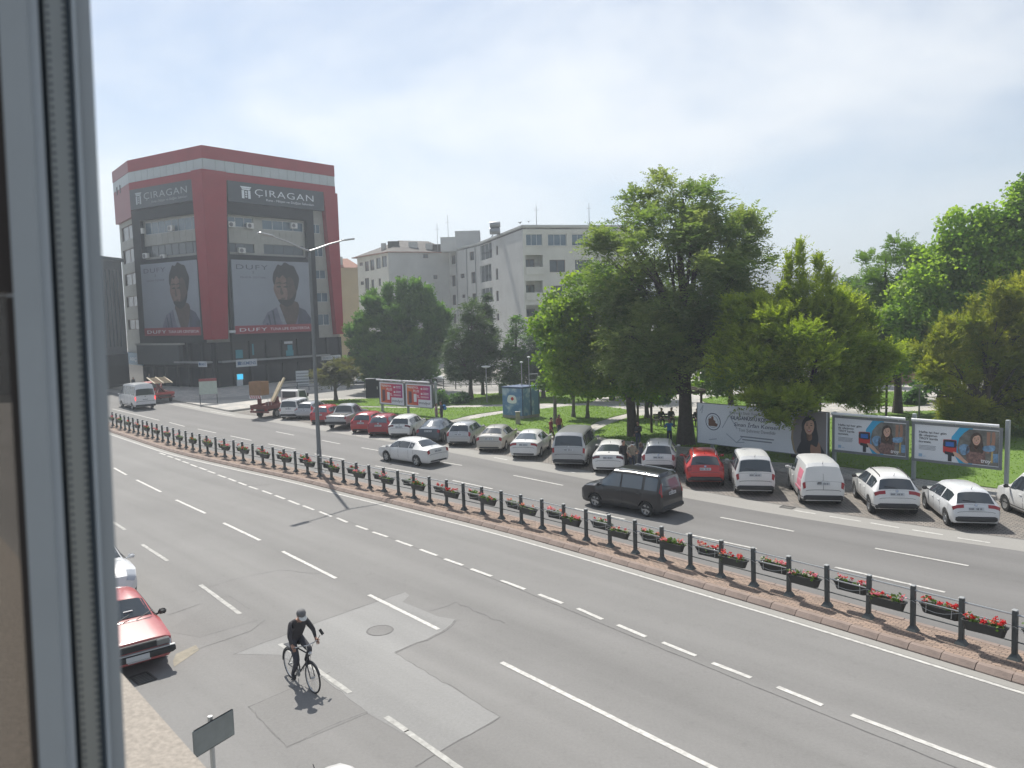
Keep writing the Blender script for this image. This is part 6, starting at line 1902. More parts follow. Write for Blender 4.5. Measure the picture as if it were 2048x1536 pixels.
if True:
    C_ = make_car
    C_('mpv', 'white', 'white small van with black side strip cut off by the right edge', ref=(2010, 1022), refkind='fl', az=4, cat='van', opts=('trim', 'blackmirror'), L=4.0, wheel='cover')
    C_('hatch', 'white_b', 'white hatchback with silver wheels, rightmost whole car in the bays', ref=(1953, 1043), az=12, opts=('blackmirror', 'bumper'), wheel='alloy', tail='slim')
    C_('suv', 'white', 'white crossover with black roof rails between hatchback and delivery van', ref=(1795, 1016), az=12, opts=('blackmirror',), tail='slim')
    _, car_, sp_, _, _ = C_('mpv', 'white', 'white windowless delivery van with pink side lettering', ref=(1647, 999), az=11, cat='van', opts=('cargo', 'panelrear', 'trim'), H=1.86, wheel='cover', L=4.4)
    cargo = bpy.data.objects[[o.name for o in bpy.data.objects if o.get('label', '').startswith('white windowless')][0]]
    m_pinkp = mat('pink_lettering', (.55, .16, .22), .5)
    fix(car_.patch(4.0, 4.65, 3.3, 4.6, 1, off=.012).build('side_print', m_pinkp, cargo))
    fix(car_.patch(3.75, 4.9, 2.9, 3.15, 1, off=.012).build('side_print', m_pinkp, cargo))
    for s_ in (1,):
        a = car_.pt(2.0, 8); e = car_.pt(2.9, 8)
        MB().path([car_.pt(.6, 8)+Vector((-.008, 0, 0)), car_.pt(1.9, 8)+Vector((-.008, 0, 0)), car_.pt(3.2, 8)+Vector((-.008, 0, 0))], .008, 4).build('door_seam', m_plink, cargo)
    MB().bbox(car_.pt(1.75, 7.6)+Vector((-.02, 0, 0)), (.03, .18, .05), .012).build('door_handle', m_trim, cargo)
    C_('mpv', 'white', 'white passenger van with large rear window beside the red crossover', ref=(1511, 979), az=10.5, cat='van', wheel='cover')
    C_('suv', 'bright_red', 'bright red crossover with pale roof rails', ref=(1411, 961), az=10.5, opts=('brightrails',), tail='mid')
    C_('suv', 'white', 'white crossover right behind the group of standing people', ref=(1317, 936), az=12.5, opts=('brightrails',))
    C_('sedan', 'white', 'white saloon left of the group of standing people', ref=(1216, 936), az=13, opts=('darktail', 'lowplateX'), tail='slim')
    C_('van', 'silver', 'silver passenger van with tall rear window in the middle of the bays', ref=(1137, 925), az=14.5, cat='van', wheel='cover')
    C_('sedan', 'white', 'white saloon left of the silver passenger van', ref=(1047, 908), az=14, glass=m_cglass_l, tail='slim')
    C_('sedan', 'beige', 'beige saloon parked between two pale cars', ref=(978, 895), az=13, wheel='cover', tail='mid')
    C_('hatch', 'silver', 'silver hatchback with red round tail lamps right of the dark blue saloon', ref=(917, 884), az=12, L=4.2, H=1.49, tail='corner')
    C_('sedan', 'navy', 'dark blue saloon parked beside the lawn path', ref=(856, 878), az=11.5, glass=m_cglass_l, wheel='cover', tail='mid')
    C_('hatch', 'white', 'white hatchback between the dark blue saloon and a dark red car', ref=(798, 868), az=10.5, L=4.3, H=1.5, opts=('darktail',), tail='slim')
    C_('hatch', 'dark_red', 'dark red small hatchback beside the white hatchback', ref=(756, 865), az=10, L=3.85, H=1.5, glass=m_cglass_l, wheel='cover', tail='tall')
    C_('hatch', 'red', 'red hatchback with sloping rear window right of the silver pickup', ref=(721, 859), az=10, L=4.3, H=1.47, tail='mid')
    tpk, cpk, spk, _, _ = C_('pickup', 'silver', 'silver double-cab pickup truck parked behind the lamp pole', ref=(671, 848), az=10, cat='pickup')
    MB().b2(-cpk.cx+.14, -.74, 1.155, -cpk.cx+1.60, .74, 1.175).build('bed_dark_sheet', m_trim, tpk)  # dark sheet on the solid body imitates the shaded hollow of the bed
    C_('hatch', 'red', 'red car half hidden by the street lamp pole', ref=(638, 841), az=9.5, glass=m_cglass_l)
    C_('hatch', 'silver', 'pale grey estate car left of the lamp pole', ref=(606, 832), az=9.5, L=4.4, tail='tall')
    C_('mpv', 'white', 'white small van with black band on the tailgate by the crane truck', ref=(577, 832), az=9.5, cat='van', L=3.95, H=1.75, wheel='cover')
    C_('minibus', 'white_b', 'white high-roof minibus with lit brake lamps driving away on the left', ref=(292, 812), az=-41, cat='minibus', wheel='cover')
    C_('sedan', 'white', 'white saloon driving in the far lanes', ref=(833, 933), refkind='rl', az=-48, tail='mid')
    _, cD, sD, pD, rzD = C_('mpv', 'charcoal', 'dark charcoal van with roof rails driving in the far lanes', ref=(1292, 1034), refkind='rl', az=-46.5, cat='van', opts=('rails', 'brightrails'), glass=m_cglass_l, tail='tall')
    C_('oldsedan', 'faded_red', 'old faded red boxy saloon parked below the window', ref=(344, 1306), refkind='frontleft', az=141, opts=('blackmirror', 'dhandle'), wheel='cover')
    C_('suv', 'white_b', 'white car parked nose to tail behind the old red saloon', ref=(281, 1180), refkind='frontleft', az=139)
    C_('sedan', 'white', 'white saloon facing this way on the side street', ref=(727, 765), refkind='center', az=172)
    C_('hatch', 'blue', 'pale blue and white car under the dark left tree', ref=(758, 768), refkind='center', az=160)
    C_('mpv', 'white', 'white van at the far end of the side street', ref=(722, 735), refkind='center', az=170, cat='van', wheel='cover')
    C_('sedan', 'white_b', 'white car behind the right pink billboard under the trees', ref=(853, 766), refkind='center', az=100)
# old red saloon front: grille and bumper
orc = [o for o in bpy.data.objects if o.get('label', '').startswith('old faded red')][0]
L2 = TYPES['oldsedan']['L']/2
MB().bbox((L2-.045, 0, .70), (.10, 1.42, .17), .02).build('grille', m_trim, orc)
for sd in (1, -1):
    MB().bbox((L2-.015, sd*.56, .705), (.08, .30, .15), .015).build('headlight', mat('old_headlamp', (.16, .165, .165), .3, spec=.8), orc)
MB().bbox((L2+.03, 0, .50), (.16, 1.66, .17), .04).build('front_bumper', m_trim, orc)
MB().bbox((L2+.055, 0, .60), (.10, 1.64, .025), .01).build('bumper_strip', m_rail, orc)
MB().box((L2+.115, -.05, .50), (.02, .52, .12)).build('number_plate', m_plate, orc)
for y in (.25, -.3): MB().path([(L2-1.14, y, 1.0), (L2-1.30, y+.42, 1.11)], .012, 5).build('wiper', m_trim, orc)
MB().box((L2-1.42, .12, 1.165), (.03, .22, .02)).build('sticker', m_white, orc)

# ---------------------------------------------------------------- crane trucks
m_tan = mat('tan_crane_paint', (.52, .44, .30), .5, var=.1, scale=2)
m_brownb = mat('brown_bucket', (.26, .14, .065), .6, var=.15, scale=3)
m_rust = mat('rusty_red_chassis', (.15, .035, .028), .6, var=.3, scale=4)
def crane_truck(ref, az, label, lift, bucket, cabc, z=0.0):
    g = G(*ref); rz = math.atan2(math.cos(math.radians(az)), math.sin(math.radians(az)))
    f = Vector((math.cos(rz), math.sin(rz), 0))
    t = thing('crane_truck', label, 'crane truck', (g.x, g.y, z), rz)
    # x forward from the tail
    MB().bbox((2.9, 0, .72), (5.6, 1.0, .18), .03).build('chassis', m_trim, t)
    MB().bbox((2.0, 0, .92), (4.0, 2.05, .16), .03).build('deck', m_rust, t)
    for sd in (1, -1):
        MB().bbox((2.0, sd*1.0, 1.07), (4.0, .05, .24), .015).build('side_board', m_rust if bucket else PAINT['red'], t)
    MB().bbox((.03, 0, 1.07), (.05, 2.0, .24), .015).build('tail_board', m_rust if bucket else PAINT['red'], t)
    MB().bbox((0, 0, .62), (.12, 2.0, .16), .02).build('rear_bumper', m_rust, t)
    for sd in (1, -1): MB().bbox((-.05, sd*.75, .80), (.06, .28, .12), .01).build('tail_light', m_tail, t)
    cab = MB()
    prof = [(4.15, .55), (5.75, .55), (5.85, .9), (5.72, 1.30), (5.35, 2.12), (4.35, 2.18), (4.15, 2.05)]
    n = len(prof)
    for sd in (1,):
        cab.add([(x, .93, z_) for x, z_ in prof]+[(x, -.93, z_) for x, z_ in prof], [tuple(range(n-1, -1, -1)), tuple(range(n, 2*n))]+[(i, (i+1) % n, n+(i+1) % n, n+i) for i in range(n)])
    co = fix(cab.build('cab', PAINT[cabc], t))
    for sd in (1, -1):
        b = MB(); b.add([(4.40, sd*.936, 1.35), (5.55, sd*.936, 1.35), (5.28, sd*.936, 2.02), (4.40, sd*.936, 2.04), (4.40, sd*.90, 1.35), (5.55, sd*.90, 1.35), (5.28, sd*.90, 2.02), (4.40, sd*.90, 2.04)], [(0, 1, 2, 3), (7, 6, 5, 4), (0, 4, 5, 1), (1, 5, 6, 2), (2, 6, 7, 3), (3, 7, 4, 0)])
        fix(b.build('side_window', m_cglass, co))
        MB().bbox((5.5, sd*1.08, 1.6), (.1, .16, .3), .03).build('mirror', m_trim, co)
    MB().b2(4.125, -.75, 1.42, 4.149, .75, 1.98).build('rear_window', m_cglass, co)
    b = MB(); b.add([(5.725, .85, 1.33), (5.725, -.85, 1.33), (5.375, -.82, 2.08), (5.375, .82, 2.08), (5.70, .85, 1.33), (5.70, -.85, 1.33), (5.35, -.82, 2.08), (5.35, .82, 2.08)], [(0, 1, 2, 3), (7, 6, 5, 4), (0, 4, 5, 1), (1, 5, 6, 2), (2, 6, 7, 3), (3, 7, 4, 0)])
    fix(b.build('windscreen', m_cglass, co))
    ty, rm, hb = wheel_meshes(.39, 'cover')
    for ax in (1.1, 4.9):
        for sd in (1, -1):
            we = link('wheel', ty, t, (ax, sd*.88, .39)); we.rotation_euler = (0, 0, 0 if sd > 0 else PI); link('rim', rm, we); link('hub', hb, we)
    # turntable and boom
    MB().lathe([(0, 1.0), (.42, 1.0), (.42, 1.18), (.30, 1.22), (.28, 1.75), (0, 1.78)], 14, (2.2, 0, 0)).build('turntable', m_rust, t)
    if bucket:
        bo = MB().path([(1.5, -.25, 1.35), (3.25, -.25, 3.35)], [.14, .12], 4).build('boom', m_tan, t)
        MB().path([(1.7, .05, 1.35), (3.05, .05, 3.0)], [.11, .10], 4).build('boom_section', m_tan, bo)
        MB().path([(2.2, -.1, 1.7), (2.9, -.1, 2.6)], .05, 6).build('ram', m_rail, bo)
        bk = MB(); bk.b2(.10, -.20, 2.05, 1.15, 1.10, 2.10)
        for (x0, y0, x1, y1) in ((.10, -.20, .15, 1.10), (1.10, -.20, 1.15, 1.10), (.151, -.20, 1.099, -.15), (.151, 1.05, 1.099, 1.10)): bk.b2(x0, y0, 2.101, x1, y1, 3.25)
        bko = bk.build('bucket', m_brownb, t)
        st = MB()
        for i in range(6): st.add([(.095, -.15+i*.21, 1.78), (.095, -.05+i*.21, 1.78), (.095, .05+i*.21, 2.04), (.095, -.05+i*.21, 2.04)], [(0, 1, 2, 3), (3, 2, 1, 0)])
        MB().b2(.10, -.2, 1.76, .14, 1.1, 2.045).build('warning_board', m_white, bko)
        for i in range(5): MB().add([(.098, -.15+i*.24, 1.77), (.098, -.03+i*.24, 1.77), (.098, .09+i*.24, 2.04), (.098, -.03+i*.24, 2.04), (.09, -.15+i*.24, 1.77), (.09, -.03+i*.24, 1.77), (.09, .09+i*.24, 2.04), (.09, -.03+i*.24, 2.04)], [(0, 1, 2, 3), (7, 6, 5, 4), (0, 4, 5, 1), (1, 5, 6, 2), (2, 6, 7, 3), (3, 7, 4, 0)]).build('warning_stripe', PAINT['red'], bko)
        MB().b2(.5, .3, 1.1, .7, .6, 2.049).build('bucket_arm', m_rust, bko)
        MB().path([(.1, -.9, 1.0), (.1, -.9, 1.9), (.5, -.9, 1.9), (.5, -.9, 1.0)], .02, 5).build('guard_rail', m_rail, t)
        MB().bbox((.6, -.55, 1.2), (.5, .4, .5), .05).build('control_box', m_rust, t)
    else:
        fr = MB()
        for i in range(7): fr.path([(.3+i*.42, -.9, 2.2+.07*i), (.3+i*.42, .9, 2.2+.07*i)], .05, 4)
        for y in (-.9, 0, .9): fr.path([(.2, y, 2.16), (3.1, y, 2.68)], .06, 4)
        fr.build('slatted_platform', m_tan, t)
        for (a, c) in (((.8, -.6, 1.0), (2.4, .6, 2.3)), ((2.4, -.6, 1.0), (.8, .6, 2.2)), ((.8, .6, 1.0), (2.4, -.6, 2.3))): MB().path([a, c], .08, 6).build('scissor_arm', m_rust, t)
    return t
crane_truck((520, 838), 22, 'small crane truck with brown bucket and raised tan boom at the bay corner', True, True, 'white')
crane_truck((331, 806), -40, 'red flatbed truck with tan slatted platform beyond the white minibus', False, False, 'red')
# ================================================================== trees
m_bark = mat('bark', (.075, .062, .050), .9, var=.3, scale=6, bump=.4, bscale=22)
m_bark_l = mat('pale_bark', (.16, .14, .12), .9, var=.3, scale=6, bump=.3, bscale=22)
LM = {
 'ail': leaf_mat('tree_of_heaven_leaf', (.100, .185, .060), (.250, .295, .125), .50),
 'maple': leaf_mat('maple_leaf', (.110, .215, .030), (.290, .380, .055), .55),
 'gold': leaf_mat('golden_conifer_spray', (.105, .185, .026), (.340, .400, .058), .50),
 'rust': leaf_mat('bronze_conifer_spray', (.125, .185, .034), (.330, .325, .060), .50),
 'bright': leaf_mat('bright_leaf', (.135, .260, .042), (.320, .430, .090), .58),
 'dark': leaf_mat('dark_leaf', (.045, .118, .046), (.155, .265, .085), .45),
 'pine': leaf_mat('pine_needles', (.036, .078, .038), (.100, .150, .070), .35),
 'blue': leaf_mat('blue_spruce_needles', (.060, .095, .080), (.140, .175, .150), .30),
 'green': leaf_mat('mid_leaf', (.070, .150, .032), (.180, .275, .062), .50),
 'cedar': leaf_mat('cedar_needles', (.090, .105, .050), (.175, .165, .080), .35),
}
def norm(a): return a/(np.linalg.norm(a, axis=-1, keepdims=True)+1e-9)
def sample_blobs(blobs, n, shell=.5, per=26, rad=.62):
    """points gathered in boughs: bough centres through the outer part of the blobs, points round each"""
    vol = np.array([b[3]*b[4]*b[5] for b in blobs])**.68
    nc = max(6, n//per)
    idx = NR.choice(len(blobs), nc, p=vol/vol.sum())
    B = np.array([b[:6] for b in blobs])[idx]
    d = norm(NR.normal(0, 1, (nc, 3)))
    r = (shell**3+(1-shell**3)*NR.uniform(0, 1, nc))**(1/3)
    ph = NR.uniform(0, 6, 3)
    r *= 1+.10*np.sin(5*d[:, 0]+ph[0]+idx)+.10*np.sin(6*d[:, 2]+ph[1]+idx*1.7)
    c = B[:, :3]+d*B[:, 3:6]*r[:, None]
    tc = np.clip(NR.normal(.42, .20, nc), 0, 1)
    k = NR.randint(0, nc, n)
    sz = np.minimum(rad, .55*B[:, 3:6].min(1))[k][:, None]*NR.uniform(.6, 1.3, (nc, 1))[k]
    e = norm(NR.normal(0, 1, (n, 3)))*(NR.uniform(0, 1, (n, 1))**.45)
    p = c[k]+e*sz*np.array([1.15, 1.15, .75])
    return p, norm(d[k]*.8+e), np.clip(tc[k]+.22*e[:, 2], 0, 1)  # tint paints the upper side of each bough lighter, as if lit from above
def quads(c, a, b, la, lb):
    """diamond leaves: centre c, long axis a, cross axis b"""
    return np.stack([c-a*la, c+b*lb-a*la*.1, c+a*la, c-b*lb-a*la*.1], 1).reshape(-1, 3)
def crown_broad(blobs, n_clump, per, size, clump_r, shell=.45, up_=.2):
    p, d, tint_c = sample_blobs(blobs, n_clump, shell, 14, 1.0)
    k = n_clump*per
    c = np.repeat(p, per, 0)+norm(NR.normal(0, 1, (k, 3)))*(NR.uniform(0, 1, (k, 1))**.5)*clump_r*np.array([1, 1, .7])
    nrm = norm(NR.normal(0, 1, (k, 3))+np.array([0, 0, .9]))
    a = norm(np.cross(nrm, NR.normal(0, 1, (k, 3)))); b = np.cross(nrm, a)
    s = size*NR.uniform(.6, 1.35, (k, 1))
    v = quads(c, a, b, s*.55, s*.40)
    t = np.clip(np.repeat(tint_c, per)+NR.normal(0, .14, k), 0, 1)
    return v, np.repeat(t, 4)
def crown_frond(blobs, n, nl, length, leaf, droop=.5, up_=.35, shell=.45, spread=.5, width=.36, stiff=0.0, cl=26, crad=.62, spires=()):
    """compound fronds / conifer sprays: nl leaflets along a bent axis"""
    p, d, tc = sample_blobs(blobs, n, shell, cl, crad)
    for (x, y, z0_, z1_, r_) in spires:
        k = int(150*(z1_-z0_)/2.5)
        q = NR.uniform(0, 1, k); a = NR.uniform(0, 2*PI, k); rr = r_*(1.05-.85*q)*NR.uniform(.3, 1, k)
        p = np.r_[p, np.c_[x+np.cos(a)*rr, y+np.sin(a)*rr, z0_+(z1_-z0_)*q]]
        d = np.r_[d, np.c_[np.cos(a)*.5, np.sin(a)*.5, np.full(k, .9)]]
        tc = np.r_[tc, NR.uniform(.3, .7, k)]
    n = len(p)
    out = norm(d*np.array([1, 1, .5])+NR.normal(0, spread, (n, 3))+np.array([0, 0, up_]))
    L = length*NR.uniform(.6, 1.25, (n, 1))
    side = norm(np.cross(out, np.array([0, 0, 1.0])+NR.normal(0, .25, (n, 3))))
    V = []; T = []
    for i in range(nl):
        q = (i+.6)/nl
        c = p+out*L*q; c[:, 2] -= (droop*q*q*L[:, 0])
        sg = 1 if i % 2 == 0 else -1
        ax = norm(side*sg+out*(.55+stiff)+np.array([0, 0, -.25*droop])+NR.normal(0, .18, (n, 3)))
        nb = norm(np.cross(ax, norm(np.cross(side, out))+NR.normal(0, .35, (n, 3))))
        s = leaf*NR.uniform(.7, 1.25, (n, 1))*(1.15-.5*q)
        V.append(quads(c+ax*s*.5, ax, nb, s*.55, s*width*.6).reshape(n, 4, 3))
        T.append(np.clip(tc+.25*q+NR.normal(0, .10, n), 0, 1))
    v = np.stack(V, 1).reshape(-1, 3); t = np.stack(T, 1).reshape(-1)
    return v, np.repeat(t, 4)
def to_blobs(base, lst, dr=.8):
    """(px, py, rx, ry[, depth offset]) measured in the photograph, turned into metres at the tree"""
    out = []
    for q in lst:
        dy = q[4] if len(q) > 4 else R.uniform(-1, 1)*q[2]*base.y/FPX*.45
        c = DY(q[0], q[1], base.y+dy)
        k = (base.y+dy)/FPX
        out.append((c.x, c.y, c.z, q[2]*k, (q[2]*.75+q[3]*.1)*k*dr+.2, q[3]*k))
    return out
def tree(label, bpx, blobs_px, kind, style, n, size, name='tree', trunk_r=.22, limbs=10, group='park trees', trunks=None, bark=None, clump=None, per=9, z=.15, base=None, lean=0.0, shell=.45, **kw):
    b0 = base or G(bpx[0], bpx[1], z)
    blobs = to_blobs(b0, blobs_px)
    if style == 'broad':
        v, tt = crown_broad(blobs, n, per, size, clump or size*3.2, shell+.1)
    else:
        sp_ = []
        for (x_, yt_, yb_, r_) in kw.pop('spire_px', ()):
            a_ = DY(x_, yt_, b0.y); c_ = DY(x_, yb_, b0.y); sp_.append((a_.x, a_.y, c_.z, a_.z, r_*b0.y/FPX))
        v, tt = crown_frond(blobs, n, kw.pop('nl', 9), kw.pop('length', .8), size, shell=shell, spires=sp_, **kw)
    t = thing(name, label, 'tree', (b0.x, b0.y, z), 0, group)
    v = v-np.array([b0.x, b0.y, z])
    v[:, 2] = np.maximum(v[:, 2], .25)
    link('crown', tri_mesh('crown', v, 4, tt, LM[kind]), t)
    # trunk and limbs
    top = max(q[2]+q[5]*.4 for q in blobs)-z
    cxm = np.average([q[0] for q in blobs], weights=[q[3]*q[5] for q in blobs])-b0.x
    cym = np.average([q[1] for q in blobs], weights=[q[3]*q[5] for q in blobs])-b0.y
    low = min(q[2]-q[5] for q in blobs)-z
    split = max(1.2, low+.25*(top-low))
    tb = MB()
    pts = []
    rs = []
    for i in range(9):
        q = i/8
        h = top*.95*q
        w_ = max(0, (h-split*.5)/max(.1, top-split*.5))
        pts.append((cxm*w_+R.uniform(-.05, .05)*i*.4+lean*math.sin(q*PI), cym*w_+R.uniform(-.05, .05)*i*.4, h))
        rs.append(trunk_r*(1.35 if i == 0 else 1)*(1-.88*q)+.012)
    tb.path(pts, rs, 9)
    tb.build('trunk', bark or m_bark, t, smooth=True)
    lb = MB()
    for i in range(limbs):
        q = blobs[i % len(blobs)]
        d = Vector((R.gauss(0, 1), R.gauss(0, 1), R.gauss(0, .7))).normalized()
        e = Vector((q[0]-b0.x+d.x*q[3]*.75, q[1]-b0.y+d.y*q[4]*.75, q[2]-z+d.z*q[5]*.7))
        h = R.uniform(.45, .95)*split+R.uniform(0, .35)*max(0, e.z-split)
        h = min(h, e.z-.2) if e.z > .6 else h
        f = h/(top*.95); k = min(7, int(max(0, f)*8)); fr = f*8-k
        s = Vector(pts[k])*(1-fr)+Vector(pts[min(8, k+1)])*fr
        mid = s*.5+e*.5+Vector((0, 0, .12*(e-s).length))
        r0 = max(.02, trunk_r*.42*(1-.6*f))
        lb.path([s, mid, e], [r0, r0*.55, .012], 6)
        for _ in range(2):
            e2 = e*.75+mid*.25+Vector((R.gauss(0, .7), R.gauss(0, .7), R.uniform(.1, 1.0)))
            lb.path([mid, e2], [r0*.4, .01], 5)
    lb.build('limbs', bark or m_bark, t, smooth=True)
    return t
# the big compound-leaved tree and the maple under it
tree('tallest tree, feathery blue-green leaves on a thick trunk by the pergola', (1372, 888),
     [(1370, 520, 135, 120), (1300, 450, 85, 80), (1335, 395, 55, 52), (1450, 520, 85, 95), (1240, 560, 62, 105), (1400, 640, 110, 80), (1300, 680, 100, 85), (1490, 600, 58, 75), (1405, 420, 55, 50), (1335, 745, 100, 45), (1470, 470, 45, 40), (1215, 470, 38, 60), (1225, 640, 62, 85), (1522, 645, 48, 75), (1465, 700, 75, 58), (1350, 600, 135, 105)],
     'ail', 'frond', 11500, .25, trunk_r=.46, limbs=34, cl=60, crad=.95, nl=10, length=1.0, droop=.35, up_=.5, shell=.5, width=.38)
tree('yellow-green maple leaning left of the tallest tree', (1268, 872),
     [(1190, 640, 88, 85), (1135, 680, 58, 80), (1230, 715, 88, 75), (1205, 580, 52, 50), (1098, 640, 34, 45), (1290, 745, 75, 50), (1150, 740, 60, 48)],
     'maple', 'broad', 4800, .23, trunk_r=.36, limbs=18, per=9, clump=.62, lean=-.3)
tree('golden-green conifer spreading over the white concert banner', (1597, 914),
     [(1600, 690, 110, 95), (1515, 730, 75, 80), (1690, 715, 85, 85), (1500, 645, 48, 50), (1555, 640, 52, 55), (1660, 655, 62, 58), (1735, 690, 52, 58), (1555, 795, 55, 42), (1640, 795, 72, 40), (1605, 620, 36, 50), (1478, 690, 42, 60), (1745, 735, 42, 45), (1690, 790, 70, 42), (1540, 826, 34, 24, -3.4), (1580, 815, 46, 30, -3.2), (1525, 800, 40, 26, -2.6), (1560, 846, 20, 14, -3.6), (1500, 800, 36, 22, -2.4), (1560, 660, 50, 50)],
     'gold', 'frond', 15000, .185, name='conifer_tree', trunk_r=.30, limbs=26, nl=9, length=.62, droop=.05, up_=.55, spread=.45, width=.42, stiff=.5, shell=.6, cl=80, crad=.85,
     spire_px=((1600, 490, 620, 9), (1577, 516, 620, 8), (1636, 516, 620, 9), (1658, 545, 630, 9), (1560, 575, 660, 9), (1480, 600, 680, 14), (1515, 610, 690, 14), (1695, 610, 690, 15), (1740, 650, 720, 14)))
tree('bronze-green conifer behind the rightmost billboard', (1965, 872),
     [(1960, 735, 100, 100), (1895, 790, 58, 60), (2045, 700, 90, 105), (1880, 715, 48, 50), (1995, 645, 50, 50), (2070, 815, 80, 60), (1940, 835, 75, 30), (2080, 610, 60, 60), (2000, 840, 60, 30)],
     'rust', 'frond', 12500, .185, name='conifer_tree', trunk_r=.32, limbs=26, nl=9, length=.62, droop=.05, up_=.55, spread=.45, width=.42, stiff=.5, shell=.6, cl=80, crad=.85,
     spire_px=((1900, 640, 740, 15), (1950, 600, 700, 15), (1990, 570, 680, 15), (2030, 560, 680, 15), (1870, 660, 740, 12), (2010, 590, 680, 12), (2065, 520, 640, 16)))
tree('bright green tall tree at the right edge behind the bronze conifer', (1945, 838),
     [(1985, 520, 78, 80), (1900, 560, 75, 78), (1992, 428, 32, 40), (2050, 500, 60, 90), (1830, 610, 58, 60), (1925, 470, 40, 45), (1860, 680, 78, 66), (2040, 420, 30, 45), (1960, 620, 80, 70)],
     'bright', 'broad', 5600, .27, trunk_r=.36, limbs=24, per=9, clump=.7)
tree('medium green tree between the conifers right of the treetop gap', (1795, 826),
     [(1720, 600, 46, 56), (1702, 690, 58, 60), (1790, 555, 64, 66), (1760, 640, 66, 75), (1738, 535, 30, 36), (1820, 515, 40, 40), (1705, 645, 32, 50), (1785, 705, 72, 60), (1810, 620, 60, 60)],
     'green', 'frond', 5200, .25, trunk_r=.30, limbs=18, nl=9, length=.8, droop=.25, up_=.5)
tree('thin tall treetop poking in at the upper right edge', (2075, 832),
     [(2052, 365, 14, 30), (2062, 440, 24, 55), (2075, 560, 30, 90)], 'green', 'broad', 420, .26, trunk_r=.25, limbs=8, per=8, clump=.5)
tree('broad dark green tree in front of the tiled-roof block', (775, 783),
     [(722, 690, 18, 50), (745, 655, 20, 58), (775, 648, 20, 64), (803, 640, 21, 66), (831, 640, 21, 68), (858, 648, 19, 60), (879, 670, 15, 50), (800, 725, 80, 42), (760, 715, 40, 40), (845, 715, 40, 40), (712, 720, 12, 24)],
     'dark', 'frond', 9500, .40, trunk_r=.35, limbs=16, nl=7, length=.95, droop=.0, up_=1.0, spread=.35, width=.5, stiff=.4, shell=.7, cl=60, crad=1.0,
     spire_px=((745, 590, 650, 14), (775, 578, 640, 14), (803, 570, 640, 15), (831, 570, 640, 15), (858, 583, 640, 14), (722, 635, 690, 12), (880, 618, 680, 11)))
tree('dark pine with flat tiers left of the blue cabin', (942, 798),
     [(942, 675, 34, 46), (944, 628, 17, 30), (932, 728, 46, 28), (908, 690, 18, 22), (968, 700, 26, 30), (940, 750, 42, 14), (915, 735, 20, 14)],
     'pine', 'frond', 2600, .30, name='pine_tree', trunk_r=.22, limbs=20, nl=8, length=.8, droop=.1, up_=.15, spread=.5, width=.35)
tree('slim spruce top rising behind the dark pine', (966, 790),
     [(968, 600, 6, 18), (972, 635, 14, 24), (970, 680, 22, 34), (985, 720, 20, 30)],
     'pine', 'frond', 1100, .32, name='spruce_tree', trunk_r=.16, limbs=10, nl=8, length=.8, droop=.3, up_=-.1, width=.35)
tree('drooping dark green spruce right of the dark pine', (1030, 795),
     [(1035, 650, 10, 24), (1036, 685, 20, 30), (1030, 725, 30, 30), (1020, 758, 26, 18), (1042, 740, 24, 26)],
     'dark', 'frond', 1700, .30, name='spruce_tree', trunk_r=.18, limbs=14, nl=8, length=.8, droop=.6, up_=-.05, width=.35)
tree('grey-blue spruce behind the blue cabin', (1087, 796),
     [(1082, 668, 9, 26), (1082, 705, 18, 30), (1085, 742, 28, 26), (1070, 730, 18, 20), (1095, 765, 24, 14)],
     'blue', 'frond', 1500, .30, name='spruce_tree', trunk_r=.18, limbs=14, nl=8, length=.75, droop=.3, up_=-.05, width=.35)
tree('young tree with slim pale trunk just right of the blue cabin', (1111, 848), [(1108, 730, 30, 34), (1118, 700, 26, 34), (1105, 765, 24, 20)], 'green', 'broad', 520, .24, trunk_r=.15, limbs=8, per=9, clump=.5, bark=m_bark_l)
tree('young tree with slim trunk, second right of the blue cabin', (1147, 834), [(1150, 750, 30, 28), (1140, 775, 24, 14)], 'maple', 'broad', 380, .26, trunk_r=.15, limbs=8, per=9, clump=.5, bark=m_bark_l)
tree('young tree with slim trunk, third right of the blue cabin', (1175, 836), [(1180, 762, 32, 24), (1195, 780, 26, 14)], 'maple', 'broad', 380, .26, trunk_r=.15, limbs=8, per=9, clump=.5, bark=m_bark_l)
tree('small dark tree behind the pergola left of the big trunk', (1294, 836), [(1300, 775, 46, 22), (1265, 780, 34, 18), (1325, 790, 22, 14)], 'dark', 'broad', 520, .26, trunk_r=.20, limbs=8, per=9, clump=.5)
tree('dark tree filling the gap right of the big trunk', (1462, 822), [(1450, 715, 58, 55), (1435, 650, 36, 44), (1500, 740, 40, 40), (1420, 765, 40, 24)], 'green', 'broad', 1500, .28, trunk_r=.24, limbs=12, per=9, clump=.6)
tree('far dark tree below the high-rises', (1700, 768), [(1702, 590, 22, 34), (1680, 630, 28, 40), (1716, 650, 34, 50), (1690, 700, 40, 40)], 'dark', 'broad', 900, .34, trunk_r=.25, limbs=8, per=9, clump=.8)
tree('far green tree behind the golden conifer', (1560, 770), [(1560, 660, 60, 40), (1500, 680, 50, 50), (1620, 690, 60, 40)], 'green', 'broad', 1000, .36, trunk_r=.25, limbs=8, per=9, clump=.8)
tree('small flat-crowned cedar on the plaza lawn left of the pink billboards', (672, 801), [(672, 748, 36, 14), (650, 752, 22, 12), (700, 752, 18, 12), (676, 735, 24, 10)], 'cedar', 'frond', 1500, .30, name='cedar_tree', trunk_r=.20, limbs=12, nl=8, length=.7, droop=.1, up_=.25, width=.4)
